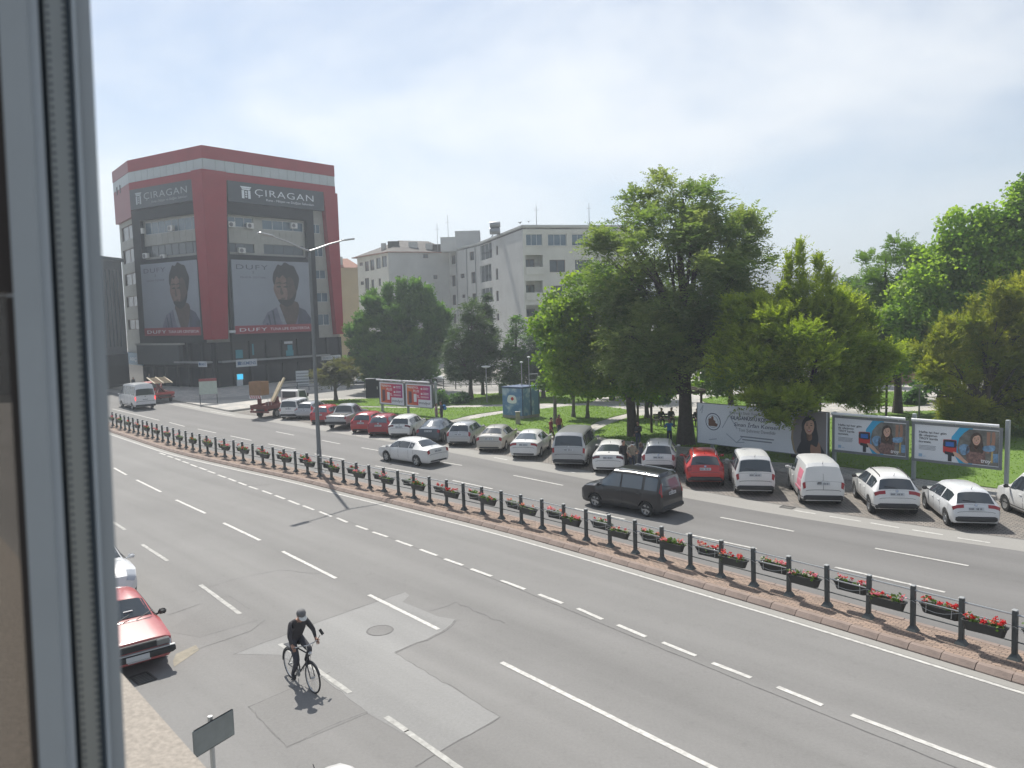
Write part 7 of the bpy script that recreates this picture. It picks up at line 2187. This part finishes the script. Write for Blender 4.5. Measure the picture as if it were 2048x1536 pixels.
tree('large dark tree behind the young trees left of the maple', (1225, 800), [(1230, 735, 70, 40), (1170, 730, 40, 40), (1280, 720, 60, 50)], 'dark', 'broad', 1200, .32, trunk_r=.25, limbs=8, per=9, clump=.7)
tree('leafy tree beyond the right lawn behind the bronze conifer', (1880, 800), [(1880, 740, 60, 40), (1960, 700, 80, 60), (2040, 760, 60, 50)], 'dark', 'broad', 1200, .34, trunk_r=.25, limbs=8, per=9, clump=.8)
# clipped hedge and shrubs
def shrub(px, py, rx, ry, label, kind='dark', n=220, size=.2, name='shrub', cat='shrub'):
    b0 = G(px, py, .15)
    k = b0.y/FPX
    blobs = [(b0.x+R.uniform(-.3, .3)*rx*k, b0.y+R.uniform(-.2, .2), .15+ry*k*R.uniform(.5, .8), rx*k*R.uniform(.55, .9), rx*k*.5, ry*k*R.uniform(.6, .8)) for _ in range(4)]
    v, tt = crown_broad(blobs, n, 8, size, size*2, .4)
    t = thing(name, label, cat, (b0.x, b0.y, .15))
    v = v-np.array([b0.x, b0.y, .15]); v[:, 2] = np.maximum(v[:, 2], .02)
    link('foliage', tri_mesh('foliage', v, 4, tt, LM[kind]), t)
    s = MB()
    for _ in range(5): s.path([(R.uniform(-.1, .1), R.uniform(-.1, .1), 0), (R.uniform(-.4, .4)*rx*k, R.uniform(-.2, .2), ry*k*.9)], [.03, .01], 5)
    s.build('stem', m_bark, t)
shrub(880, 809, 26, 16, 'dark clipped shrub just right of the pink billboards', n=400)
shrub(922, 807, 24, 15, 'dark clipped shrub near the pine trunk on the left lawn', n=400)
shrub(1832, 808, 22, 20, 'dark round shrub behind the two transit-card billboards', n=400)
shrub(1455, 905, 20, 12, 'low green shrub under the white concert banner', 'green', 200, .14)
# ================================================================== people
m_skinp = mat('skin', (.36, .20, .14), .6)
m_hairp = mat('dark_hair', (.018, .015, .013), .7)
CLO = {}
def cloth(n, c):
    if n not in CLO: CLO[n] = mat('cloth_'+n, c, .85, var=.2, scale=9, bump=.15, bscale=25)
    return CLO[n]
for n_, c_ in (('black', (.022, .022, .025)), ('charcoal', (.045, .045, .055)), ('navy', (.030, .036, .060)), ('khaki', (.25, .22, .17)), ('blue', (.04, .17, .38)), ('plaid_red', (.26, .06, .06)), ('grey', (.17, .17, .175)), ('white', (.6, .6, .58)), ('jeans', (.05, .065, .10)), ('brown', (.10, .07, .05)), ('pink', (.30, .20, .22)), ('leather', (.040, .037, .042)), ('denim_light', (.12, .15, .2))):
    cloth(n_, c_)
STAND = dict(pelvis=(0, 0, .95), spine=(.0, 0, 1.14), chest=(.01, 0, 1.34), neck=(.0, 0, 1.48), head=(.025, 0, 1.60),
             shL=(0, .175, 1.41), elL=(-.02, .23, 1.14), wrL=(.06, .24, .92), shR=(0, -.175, 1.41), elR=(-.02, -.23, 1.14), wrR=(.06, -.24, .92),
             hipL=(0, .09, .91), knL=(.02, .10, .50), anL=(-.02, .10, .09), toL=(.13, .115, .045), hipR=(0, -.09, .91), knR=(.02, -.10, .50), anR=(-.02, -.10, .09), toR=(.13, -.115, .045))
RAD = dict(pelvis=.135, spine=.120, chest=.135, neck=.055, shL=.068, shR=.068, elL=.046, elR=.046, wrL=.030, wrR=.030, hipL=.090, hipR=.090, knL=.062, knR=.062, anL=.044, anR=.044, toL=.038, toR=.038)
BONES = [('pelvis', 'spine'), ('spine', 'chest'), ('chest', 'neck')]+[(a+s, b+s) for s in 'LR' for a, b in (('sh', 'el'), ('el', 'wr'), ('hip', 'kn'), ('kn', 'an'), ('an', 'to'))]+[('chest', 'shL'), ('chest', 'shR'), ('pelvis', 'hipL'), ('pelvis', 'hipR')]
def person(label, pos, rz, top, legs, pose=None, h=1.72, hair='short', shoe='black', sleeves=True, hold=None, coat=None, scarf=None, grip=False, cap=None, bulk=1.0):
    J = {k: Vector(v) for k, v in STAND.items()}
    for k, v in (pose or {}).items(): J[k] = Vector(v)
    names = [k for k in J if k != 'head']
    me = bpy.data.meshes.new('figure')
    me.from_pydata([J[k] for k in names], [(names.index(a), names.index(b)) for a, b in BONES], [])
    o = bpy.data.objects.new('figure', me); COL.objects.link(o)
    md = o.modifiers.new('s', 'SKIN'); md.use_smooth_shade = True
    for i, k in enumerate(names):
        r = RAD[k]*(bulk if k[:2] not in ('wr', 'an', 'to') and k != 'neck' else 1); d = me.skin_vertices[0].data[i]
        d.radius = (r, r); d.use_root = (k == 'pelvis')
    sb = o.modifiers.new('u', 'SUBSURF'); sb.levels = 2; sb.render_levels = 2
    dg = bpy.context.evaluated_depsgraph_get()
    ev = bpy.data.meshes.new_from_object(o.evaluated_get(dg))
    bpy.data.objects.remove(o)
    bm = bmesh.new(); bm.from_mesh(ev); bpy.data.meshes.remove(ev)
    mats_ = [cloth(top, None) if False else CLO[top], CLO[legs], CLO[shoe], m_skinp, m_hairp]
    def seg(p, a, b):
        d = b-a; t_ = max(0, min(1, (p-a).dot(d)/max(1e-9, d.length_squared)))
        return (p-(a+d*t_)).length, t_
    for f in bm.faces:
        f.smooth = True
        c = f.calc_center_median(); best = (9, None, 0)
        for a, b in BONES:
            q, t_ = seg(c, J[a], J[b]); q -= (RAD[a]*(1-t_)+RAD[b]*t_)
            if q < best[0]: best = (q, (a, b), t_)
        a, b = best[1]
        mi = 0
        if a[:3] in ('hip', 'knL', 'knR') or a[:2] == 'kn' or (a == 'pelvis' and b != 'spine'): mi = 1
        if a == 'pelvis' and b == 'spine' and best[2] < .25: mi = 1
        if a[:2] == 'an' or (a[:2] == 'kn' and best[2] > .93): mi = 2
        if a[:2] == 'el' and (best[2] > .88 or not sleeves): mi = 3
        if a == 'chest' and b == 'neck' and best[2] > .72: mi = 3
        f.material_index = mi
    # head: cranium, jaw, nose, ears
    hd = (J['head']-J['neck']).normalized()
    q = Vector((0, 0, 1)).rotation_difference(hd).to_matrix()
    hb = MB(Matrix.Translation(J['head']) @ q.to_4x4())
    hb.sphere((0, 0, .03), (.098, .078, .105), 14, 10, 3)
    hb.sphere((.022, 0, -.045), (.070, .060, .075), 12, 8, 3)
    hb.add([(.09, -.014, .0), (.09, .014, .0), (.09, 0, .04), (.122, 0, -.006)], [(0, 1, 3), (1, 2, 3), (2, 0, 3)], 3)
    for s_ in (1, -1): hb.sphere((0, s_*.08, .0), (.022, .012, .032), 8, 6, 3)
    for s_ in (1, -1): hb.sphere((.090, s_*.032, .028), (.010, .014, .009), 8, 5, 4)
    hb.sphere((.086, 0, -.052), (.010, .024, .006), 8, 5, 0 if False else 4)
    hb.tube((-.005, 0, -.16), (.0, 0, -.03), .052, .050, 10, 3)
    # hands
    for s_ in 'LR':
        w_ = J['wr'+s_]; d = (w_-J['el'+s_]).normalized(); sd = 1 if s_ == 'L' else -1
        if grip: d = (d*.4+Vector((1, 0, -.15))*.6).normalized()
        across = Vector((0, 0, 1)).cross(d)
        if across.length < .2: across = Vector((1, 0, 0))
        across.normalize()
        if not grip: across = Vector((1, 0, 0))-d*d.x; across.normalize()
        pn_ = across.cross(d).normalized()
        hm_ = MB(); hm_.path([w_-d*.02, w_+d*.035, w_+d*.085], [.028, .040, .034], 8, 3)
        for i in range(4):
            b0_ = w_+d*.08+across*(.030-.020*i)
            L_ = (.070, .078, .073, .058)[i]
            cur = -pn_*sd if not grip else Vector((0, 0, -1))
            e1 = b0_+d*L_*.5+cur*(.010 if not grip else .012); e2 = b0_+d*L_*(.95 if not grip else .55)+cur*(.030 if not grip else .05)
            hm_.path([b0_-d*.02, e1, e2], [.0105, .0095, .007], 6, 3)
        tb_ = w_+d*.02+across*.034
        hm_.path([tb_, tb_+across*.022+d*.03, tb_+across*.024+d*.062], [.013, .011, .008], 6, 3)
        hb.v += hm_.v if hb.M is None else []
        n0 = len(hb.v)
        hb.v += hm_.v; hb.f += [tuple(i+n0 for i in f) for f in hm_.f]; hb.m += hm_.m
    tm = hb.mesh('t')
    tm.polygons.foreach_set('material_index', hb.m); tm.polygons.foreach_set('use_smooth', [True]*len(tm.polygons))
    bm.from_mesh(tm)
    bmesh.ops.recalc_face_normals(bm, faces=bm.faces)
    out = bpy.data.meshes.new('body'); bm.to_mesh(out); bm.free()
    for m in mats_: out.materials.append(m)
    t = thing('person', label, 'person', pos, rz)
    s = h/1.72
    t.scale = (s, s, s)
    link('body', out, t)
    Mh = Matrix.Translation(J['head']) @ q.to_4x4()
    if scarf:
        b = MB(Mh); b.sphere((-.012, 0, .03), (.112, .096, .122), 14, 9); b.sphere((-.03, 0, -.10), (.115, .125, .10), 12, 7)
        o = b.build('headscarf', CLO[scarf], t, smooth=True)
    elif cap:
        b = MB(Mh @ Matrix.Rotation(.12, 4, 'Y')); b.lathe([(.108, .035), (.108, .07), (.095, .115), (.055, .145), (0, .152)], 16)
        b.build('cap', cap[0], t, smooth=True)
        b = MB(Mh @ Matrix.Rotation(.22, 4, 'Y')); b.prism(smooth_poly([(.07, -.085), (.16, -.075), (.195, 0), (.16, .075), (.07, .085)], 3), .040, .054)
        b.build('cap_brim', cap[1], t)
    elif hair:
        b = MB(Mh); b.sphere((-.022, 0, .052), (.100, .087, .100), 14, 9)
        if hair == 'long': b.sphere((-.055, 0, -.05), (.065, .095, .15), 12, 8)
        b.build('hair', m_hairp, t, smooth=True)
    if coat:
        b = MB(); zc = J['pelvis'].z
        b.lathe([(.30, .12), (.27, .35), (.235, .65), (.20, .95), (.175, 1.10), (.16, 1.12)], 18, (J['pelvis'].x, 0, 0))
        b.build('long_coat', CLO[coat], t, smooth=True)
    return t
def P3(px, py, z=0.0):
    p = G(px, py, z); p.z = z; return p
def face(p, deg):
    """heading angle, 0 = straight to the camera, positive turns to the person's left"""
    return math.atan2(-p.y, -p.x)+math.radians(deg)
p = P3(1247, 946); person('man in long dark coat at the left of the group behind the dark van', p, face(p, 40), 'black', 'black', h=1.74, coat='black')
p = P3(1265, 948); person('man in khaki vest and white shoes in the group by the white cars', p, face(p, 20), 'khaki', 'navy', h=1.72, shoe='white', cap=(CLO['black'], CLO['white']), sleeves=False,
       pose=dict(elL=(.05, .27, 1.15), wrL=(.24, .22, 1.22), elR=(-.02, -.28, 1.16), wrR=(.15, -.20, 1.02)))
p = P3(1283, 946); person('woman in navy coat and dark headscarf, right of the group by the white cars', p, face(p, -70), 'navy', 'navy', h=1.60, coat='navy', scarf='brown', pose=dict(elL=(.10, .24, 1.15), wrL=(.25, .12, 1.15)))
p = P3(1277, 899, .13); person('person in black standing in the tree shade behind the white cars', p, face(p, -30), 'black', 'jeans', h=1.72, pose=dict(elL=(.06, .24, 1.16), wrL=(.22, .05, 1.12)))
p = P3(1339, 892, .15); person('person in bright blue jacket behind the white crossover', p, face(p, 10), 'blue', 'navy', h=1.68, pose=dict(elL=(.02, .30, 1.18), wrL=(.20, .24, 1.28), elR=(.02, -.30, 1.18), wrR=(.20, -.24, 1.28)))
SIT = dict(pelvis=(0, 0, .56), spine=(.05, 0, .76), chest=(.12, 0, .96), neck=(.19, 0, 1.09), head=(.25, 0, 1.20), shL=(.13, .175, 1.02), shR=(.13, -.175, 1.02), elL=(.20, .24, .78), elR=(.20, -.24, .78), wrL=(.40, .12, .66), wrR=(.40, -.12, .66),
           hipL=(.03, .09, .53), hipR=(.03, -.09, .53), knL=(.45, .12, .50), knR=(.45, -.12, .50), anL=(.44, .12, .09), anR=(.44, -.12, .09), toL=(.60, .13, .045), toR=(.60, -.13, .045))
bn = [o for o in bpy.data.objects if o.name.startswith('park_bench') and o.parent is None]
for k, (bi, dx, lab, tp_) in enumerate(((0, -.35, 'dark-clothed person leaning forward on the pergola bench, left of two', 'black'), (0, .40, 'dark-clothed person on the pergola bench, right of two', 'charcoal'), (1, 0.0, 'dark-clothed person on the bench beside the big trunk', 'black'))):
    bo = bn[bi]; a = bo.rotation_euler[2]
    pos = Vector(bo.location)+Matrix.Rotation(a, 3, 'Z') @ Vector((dx, -.02, 0)); pos.z = bo.location.z
    person(lab, pos, a-PI/2, tp_, 'black', SIT, 1.72)
p = P3(1103, 886, .05); p.z = 0.0
WALK = dict(knL=(.16, .10, .51), anL=(.12, .10, .10), toL=(.27, .11, .06), knR=(-.05, -.10, .50), anR=(-.22, -.10, .12), toR=(-.08, -.11, .05), elL=(-.10, .22, 1.15), wrL=(-.08, .23, .92), elR=(.06, -.22, 1.15), wrR=(.18, -.22, .96))
person('person in red plaid shirt walking beside the silver van', p, face(p, 60), 'plaid_red', 'brown', WALK, 1.72)
p = P3(1119, 877, .13); person('person in red top half hidden behind the silver van', p, face(p, 30), 'plaid_red', 'jeans', h=1.60, hair='long')
p = P3(884, 848, .15); t = person('person in dark clothes with blue backpack on the lawn path', p, face(p, -70), 'navy', 'charcoal', h=1.76, pose=dict(elL=(.10, .22, 1.16), wrL=(.28, .10, 1.15)))
bk = thing('backpack', 'bright blue backpack worn by the person on the lawn path', 'backpack', p+Matrix.Rotation(face(p, -70), 3, 'Z') @ Vector((-.24, 0, 1.10)), face(p, -70))
MB().bbox((0, 0, .20), (.20, .34, .44), .07).build('bag', CLO['blue'], bk, smooth=True)
MB().bbox((-.12, 0, .12), (.07, .26, .22), .03).build('pocket', CLO['blue'], bk, smooth=True)
p = P3(873, 848, .15); person('person in pink top facing the backpack wearer', p, face(p, 80), 'pink', 'grey', h=1.62, hair='long')
p = P3(268, 781, .12); person('distant pedestrian in dark clothes by the grey shop fronts', p, face(p, 20), 'black', 'black', WALK, 1.7)
p = P3(299, 772, .12); person('distant pedestrian in pale top by the blue shop sign', p, face(p, 60), 'grey', 'black', h=1.7)

# ================================================================== bicycle and rider
A = G(579, 1352); B = G(631, 1388)
d = (B-A); rz = math.atan2(d.y, d.x); mid = (A+B)/2
bike = thing('bicycle', 'old black bicycle ridden across the near lanes', 'bicycle', (mid.x, mid.y, 0), rz)
m_bikef = mat('bicycle_paint', (.020, .022, .028), .35)
WR = .345; WB = .54
def bwheel(x):
    w_ = MB(); n = 28
    pts = [(x+WR*.965*math.cos(2*PI*i/n), 0, WR+WR*.965*math.sin(2*PI*i/n)) for i in range(n+1)]
    w_.path(pts, .020, 7)
    o = w_.build('wheel', m_tyre, bike, smooth=True)
    r_ = MB(); r_.path([(x+WR*.91*math.cos(2*PI*i/n), 0, WR+WR*.91*math.sin(2*PI*i/n)) for i in range(n+1)], .011, 5); r_.build('rim', m_rim, o)
    s_ = MB()
    for i in range(18):
        a = 2*PI*i/18; s_.tube((x, .02*(-1)**i, WR), (x+WR*.91*math.cos(a), 0, WR+WR*.91*math.sin(a)), .0022, None, 4)
    s_.tube((x, -.05, WR), (x, .05, WR), .022, None, 8)
    s_.build('spokes', m_rail, o)
bwheel(-WB); bwheel(WB)
bb, hd, st_ = (-.06, 0, .30), (.36, 0, .86), (-.20, 0, .84)
f = MB()
for a, c, r in ((bb, (.37, 0, .74), .019), (bb, st_, .017), (st_, hd, .016), ((.34, 0, .92), (.39, 0, .68), .021)): f.tube(a, c, r, None, 8)
for s_ in (1, -1):
    f.tube((bb[0], s_*.03, bb[2]), (-WB, s_*.055, WR), .010, None, 6); f.tube((st_[0], s_*.02, st_[2]), (-WB, s_*.055, WR), .009, None, 6)
f.build('frame', m_bikef, bike, smooth=True)
f = MB()
for s_ in (1, -1): f.path([(.39, s_*.02, .70), (.395, s_*.055, .64), (WB, s_*.055, WR)], [.016, .015, .011], 6)
f.build('fork', m_bikef, bike, smooth=True)
MB().path([(.33, 0, .90), (.30, 0, 1.02), (.34, 0, 1.05)], .013, 6).build('stem', m_chrome, bike)
hbar = MB().path([(.20, .30, 1.03), (.28, .29, 1.06), (.35, .16, 1.07), (.35, 0, 1.05), (.35, -.16, 1.07), (.28, -.29, 1.06), (.20, -.30, 1.03)], .012, 6).build('handlebar', m_chrome, bike, smooth=True)
for s_ in (1, -1): MB().path([(.19, s_*.30, 1.025), (.29, s_*.285, 1.06)], .018, 7).build('grip', m_trim, hbar)
MB().path([(.28, .29, 1.07), (.30, .36, 1.17)], .008, 5).build('mirror_stalk', m_trim, hbar)
MB(Matrix.Translation((.31, .39, 1.24)) @ Matrix.Rotation(.5, 4, 'X')).bbox((0, 0, 0), (.025, .07, .17), .012).build('mirror', m_trim, hbar)
MB().tube(st_, (-.235, 0, .96), .012, None, 6).build('seat_post', m_chrome, bike)
sd_ = MB(); sd_.prism(smooth_poly([(-.36, -.085), (-.36, .085), (-.22, .06), (-.05, .02), (-.05, -.02), (-.22, -.06)], 3), .955, 1.0); sd_.build('saddle', m_trim, bike)
for x in (-WB, WB):
    n = 12; MB().path([(x+(WR+.03)*math.cos(a), 0, WR+(WR+.03)*math.sin(a)) for a in [(.15 if x > 0 else .30)*PI+(.75 if x > 0 else .80)*PI*i/n*(.9) for i in range(n+1)]], .022, 5).build('mudguard', m_bikef, bike, smooth=True)
MB(Matrix.Rotation(0, 4, 'X')).lathe([(0, -.012), (.10, -.01), (.10, .004), (0, .006)], 18, (bb[0], -.05, bb[2]), axis='Y').build('chainwheel', m_rail, bike)
for s_, ca in ((1, 1.2), (-1, 1.2+PI)):
    e = (bb[0]+.17*math.cos(ca), s_*.10, bb[2]+.17*math.sin(ca))
    MB().tube((bb[0], s_*.07, bb[2]), e, .010, None, 5).build('crank', m_rail, bike)
    MB().bbox((e[0], s_*.15, e[2]), (.09, .09, .025), .008).build('pedal', m_trim, bike)
MB().bbox((-WB+.02, 0, WR*2+.09), (.40, .14, .02), .008).build('rear_rack', m_bikef, bike)
kick = MB().tube((-.35, .06, .33), (-.42, .12, .10), .008, None, 5).build('kickstand', m_rail, bike)
eL = (bb[0]+.17*math.cos(1.2), .15, bb[2]+.17*math.sin(1.2)); eR = (bb[0]+.17*math.cos(1.2+PI), -.15, bb[2]+.17*math.sin(1.2+PI))
ride = dict(pelvis=(-.22, 0, 1.09), spine=(-.14, 0, 1.27), chest=(-.04, 0, 1.46), neck=(.04, 0, 1.59), head=(.10, 0, 1.70), shL=(-.02, .185, 1.50), shR=(-.02, -.185, 1.50),
            elL=(.10, .30, 1.27), elR=(.10, -.30, 1.27), wrL=(.205, .295, 1.085), wrR=(.205, -.295, 1.085), hipL=(-.20, .09, 1.05), hipR=(-.20, -.09, 1.05),
            knL=(.20, .14, .86), knR=(.07, -.13, .62), anL=(eL[0]-.04, .14, eL[2]+.09), anR=(eR[0]-.05, -.14, eR[2]+.10), toL=(eL[0]+.10, .15, eL[2]+.04), toR=(eR[0]+.10, -.15, eR[2]+.03))
rider = person('man in dark leather jacket and grey cap with white brim riding the bicycle', (mid.x, mid.y, 0), rz, 'leather', 'charcoal', ride, 1.72, cap=(mat('grey_cap', (.12, .12, .125), .7), CLO['white']), grip=True, bulk=1.2)

for s_ in (1, -1): MB().path([(.28, s_*.26, 1.06), (.42, s_*.12, 1.10), (.44, s_*.03, .95), (.40, s_*.03, .70)], .005, 5).build('brake_cable', m_trim, bike)
MB().bbox((.47, 0, .90), (.09, .08, .09), .03).build('headlamp', m_chrome, bike)
# ================================================================== birds over the roof
for k, (px, py) in enumerate(((1040, 446), (1057, 443.5))):
    c = DY(px, py, 98)
    t = thing('bird', 'dark bird flying above the flat roof, %s of two' % ('left' if k == 0 else 'right'), 'bird', c, .8+k*.7)
    b = MB(); b.path([(-.22, 0, .0), (-.10, 0, .01), (.05, 0, .0), (.18, 0, .03), (.25, 0, .03)], [.02, .055, .065, .04, .01], 8); b.build('body', m_hairp, t, smooth=True)
    for s_ in (1, -1):
        b = MB(); b.add([(.08, s_*.04, .02), (-.10, s_*.04, .02), (-.08, s_*.22, .13), (.06, s_*.22, .14), (-.05, s_*.42, .08), (-.02, s_*.44, .08), (.08, s_*.04, .035), (-.10, s_*.04, .035), (-.08, s_*.22, .145), (.06, s_*.22, .155)], [(0, 1, 2, 3), (3, 2, 4, 5), (9, 8, 7, 6), (0, 3, 9, 6), (1, 7, 8, 2)])
        b.build('wing', m_hairp, t)

# ================================================================== the window the view is taken from
m_pvc = mat('grey_window_profile', (.27, .305, .335), .45, var=.05, scale=8)
m_pvc_l = mat('pale_window_profile', (.36, .41, .46), .4, var=.05, scale=8)
m_gask = mat('rubber_gasket', (.060, .080, .100), .7)
m_spacer = mat('spacer_bar', (.36, .385, .385), .4, .3, var=.06, scale=10)
m_brown_bar = mat('dark_brown_fill', (.034, .027, .025), .6)
wd = Vector((-.661, .750, 0)).normalized(); wn_ = Vector((wd.y, -wd.x, 0))
VA = math.radians(-31.0)                     # the frame stands about half a metre off, square to the line of sight
vd = Vector((math.sin(VA), math.cos(VA), 0)); vr = Vector((vd.y, -vd.x, 0))
WDIST = .50
wo = CP+vd*WDIST
win_t = thing('open_window', 'grey window frame with perforated glazing spacer, close up at the left edge', 'window', wo, -VA)
# local x to the right, y away from the camera
def wbar(px0, px1, dep, th, m, name, z0=-1.0, z1=1.0, parent=win_t):
    sx = lambda px: (WDIST+dep)*math.tan(math.atan((px-1024)/FPX)-VA)
    a, c = sx(px0), sx(px1)
    return MB().b2(a, dep, z0, c, dep+th, z1).build(name, m, parent), a, c
wbar(186, 217, .0, .03, m_pvc, 'sash_edge')
wbar(181, 187, -.006, .03, m_pvc_l, 'sash_lip')
wbar(168, 186, .012, .03, m_gask, 'gasket')
so, a_, c_ = wbar(127, 170, .014, .02, m_spacer, 'glazing_spacer')
pf = MB()
for i in range(320):
    z_ = -.62+i*.0042
    for fx in (.14, .86):
        x = a_+(c_-a_)*fx
        pf.add([(x-.0007, .0138, z_-.0008), (x+.0007, .0138, z_-.0008), (x+.0007, .0138, z_+.0008), (x-.0007, .0138, z_+.0008)], [(0, 1, 2, 3)])
po = pf.build('perforations', m_gask, so); po['kind'] = 'stuff'
wbar(112, 130, .02, .03, m_gask, 'glazing_gap')
wbar(92, 115, .0, .03, m_pvc_l, 'glazing_bead')
wbar(38, 94, -.006, .03, m_pvc, 'frame_post')
wbar(-90, 41, .012, .03, m_brown_bar, 'brown_bar', z0=.02)  # added brown bar standing in for the dark facade beyond the pane
wbar(22, 41, .012, .03, m_brown_bar, 'brown_bar', z0=-1.0, z1=.018)
gm = bpy.data.materials.new('window_pane'); gm.use_nodes = True
gt_ = gm.node_tree; gt_.nodes.clear()
go_ = gt_.nodes.new('ShaderNodeOutputMaterial'); g1 = gt_.nodes.new('ShaderNodeBsdfTransparent'); g2 = gt_.nodes.new('ShaderNodeBsdfPrincipled'); g3 = gt_.nodes.new('ShaderNodeMixShader')
g1.inputs[0].default_value = (.62, .60, .58, 1); g2.inputs['Base Color'].default_value = (.16, .15, .14, 1); g2.inputs['Roughness'].default_value = .25  # grey tint dims the view; the brownish reflection is put into the colour
g3.inputs[0].default_value = .30
gt_.links.new(g1.outputs[0], g3.inputs[1]); gt_.links.new(g2.outputs[0], g3.inputs[2]); gt_.links.new(g3.outputs[0], go_.inputs[0])
wbar(-120, 24, .022, .006, gm, 'tinted_pane', z0=-1.0, z1=.019)
win_t.rotation_euler = (0, math.radians(WTILT), -VA)
# stone ledge below the window
m_ledge = mat('granite_ledge', (.27, .24, .205), .8, var=.24, scale=70, bump=.2, bscale=110)
lt = thing('stone_ledge', 'speckled tan stone ledge of the own building at the lower left', 'ledge', (0, 0, HC-.80), math.atan2(wd.y, wd.x))
MB().b2(-1.2, -.462, -.09, 6.0, -.02, 0).build('slab', m_ledge, lt)
MB().b2(-1.2, -.470, -.14, 6.0, -.40, -.0905).build('drip_edge', m_ledge, lt)
# sign seen from behind
c = DY(428, 1466, 10.2)
c = G(428, 1466, 2.75)
sg = thing('road_sign', 'grey back of a small road sign on a post below the ledge', 'road sign', (c.x, c.y, 0), math.atan2(wd.y, wd.x)-PI/2+.35)
m_sgb = mat('sign_back', (.20, .22, .22), .5, .5, var=.12, scale=4)
MB().bbox((0, 0, 2.75), (.70, .025, .38), .02).build('plate', m_sgb, sg)
MB().tube((0, .06, 0), (0, .06, 2.98), .035, None, 8).build('post', m_rail, sg)
MB().box((.15, .018, 2.72), (.22, .01, .26)).build('sticker', m_pvc, sg)
for z_ in (2.65, 2.85): MB().box((0, .02, z_), (.5, .014, .035)).build('rail', m_sgb, sg)
# roof of a parked car at the very bottom
make_car('hatch', 'white', 'white car roof just showing at the bottom edge', ref=(736, 1822), refkind='center', az=139)
# street-side pavement of the own building
b = MB(); ribbon(b, MED.off(-17.6), MED.off(-16.2), .12)
struct(up(b.build('near_pavement', m_walk)))

# ================================================================== haze
hz = MB().b2(-1450, -1450, -6.5, 1450, 1450, 112).build('haze', None or mat('tmp_unused', (1, 1, 1)))
hm = bpy.data.materials.new('haze'); hm.use_nodes = True
t_ = hm.node_tree; t_.nodes.clear()
ho = t_.nodes.new('ShaderNodeOutputMaterial'); pv = t_.nodes.new('ShaderNodeVolumePrincipled')
pv.inputs['Color'].default_value = (.84, .92, 1.0, 1)
pv.inputs['Density'].default_value = HAZE
pv.inputs['Anisotropy'].default_value = .35
t_.links.new(pv.outputs[0], ho.inputs['Volume'])
hz.data.materials.clear(); hz.data.materials.append(hm)
hz['kind'] = 'stuff'; tag(hz, 'thin bright haze in the air over the whole street', 'haze')
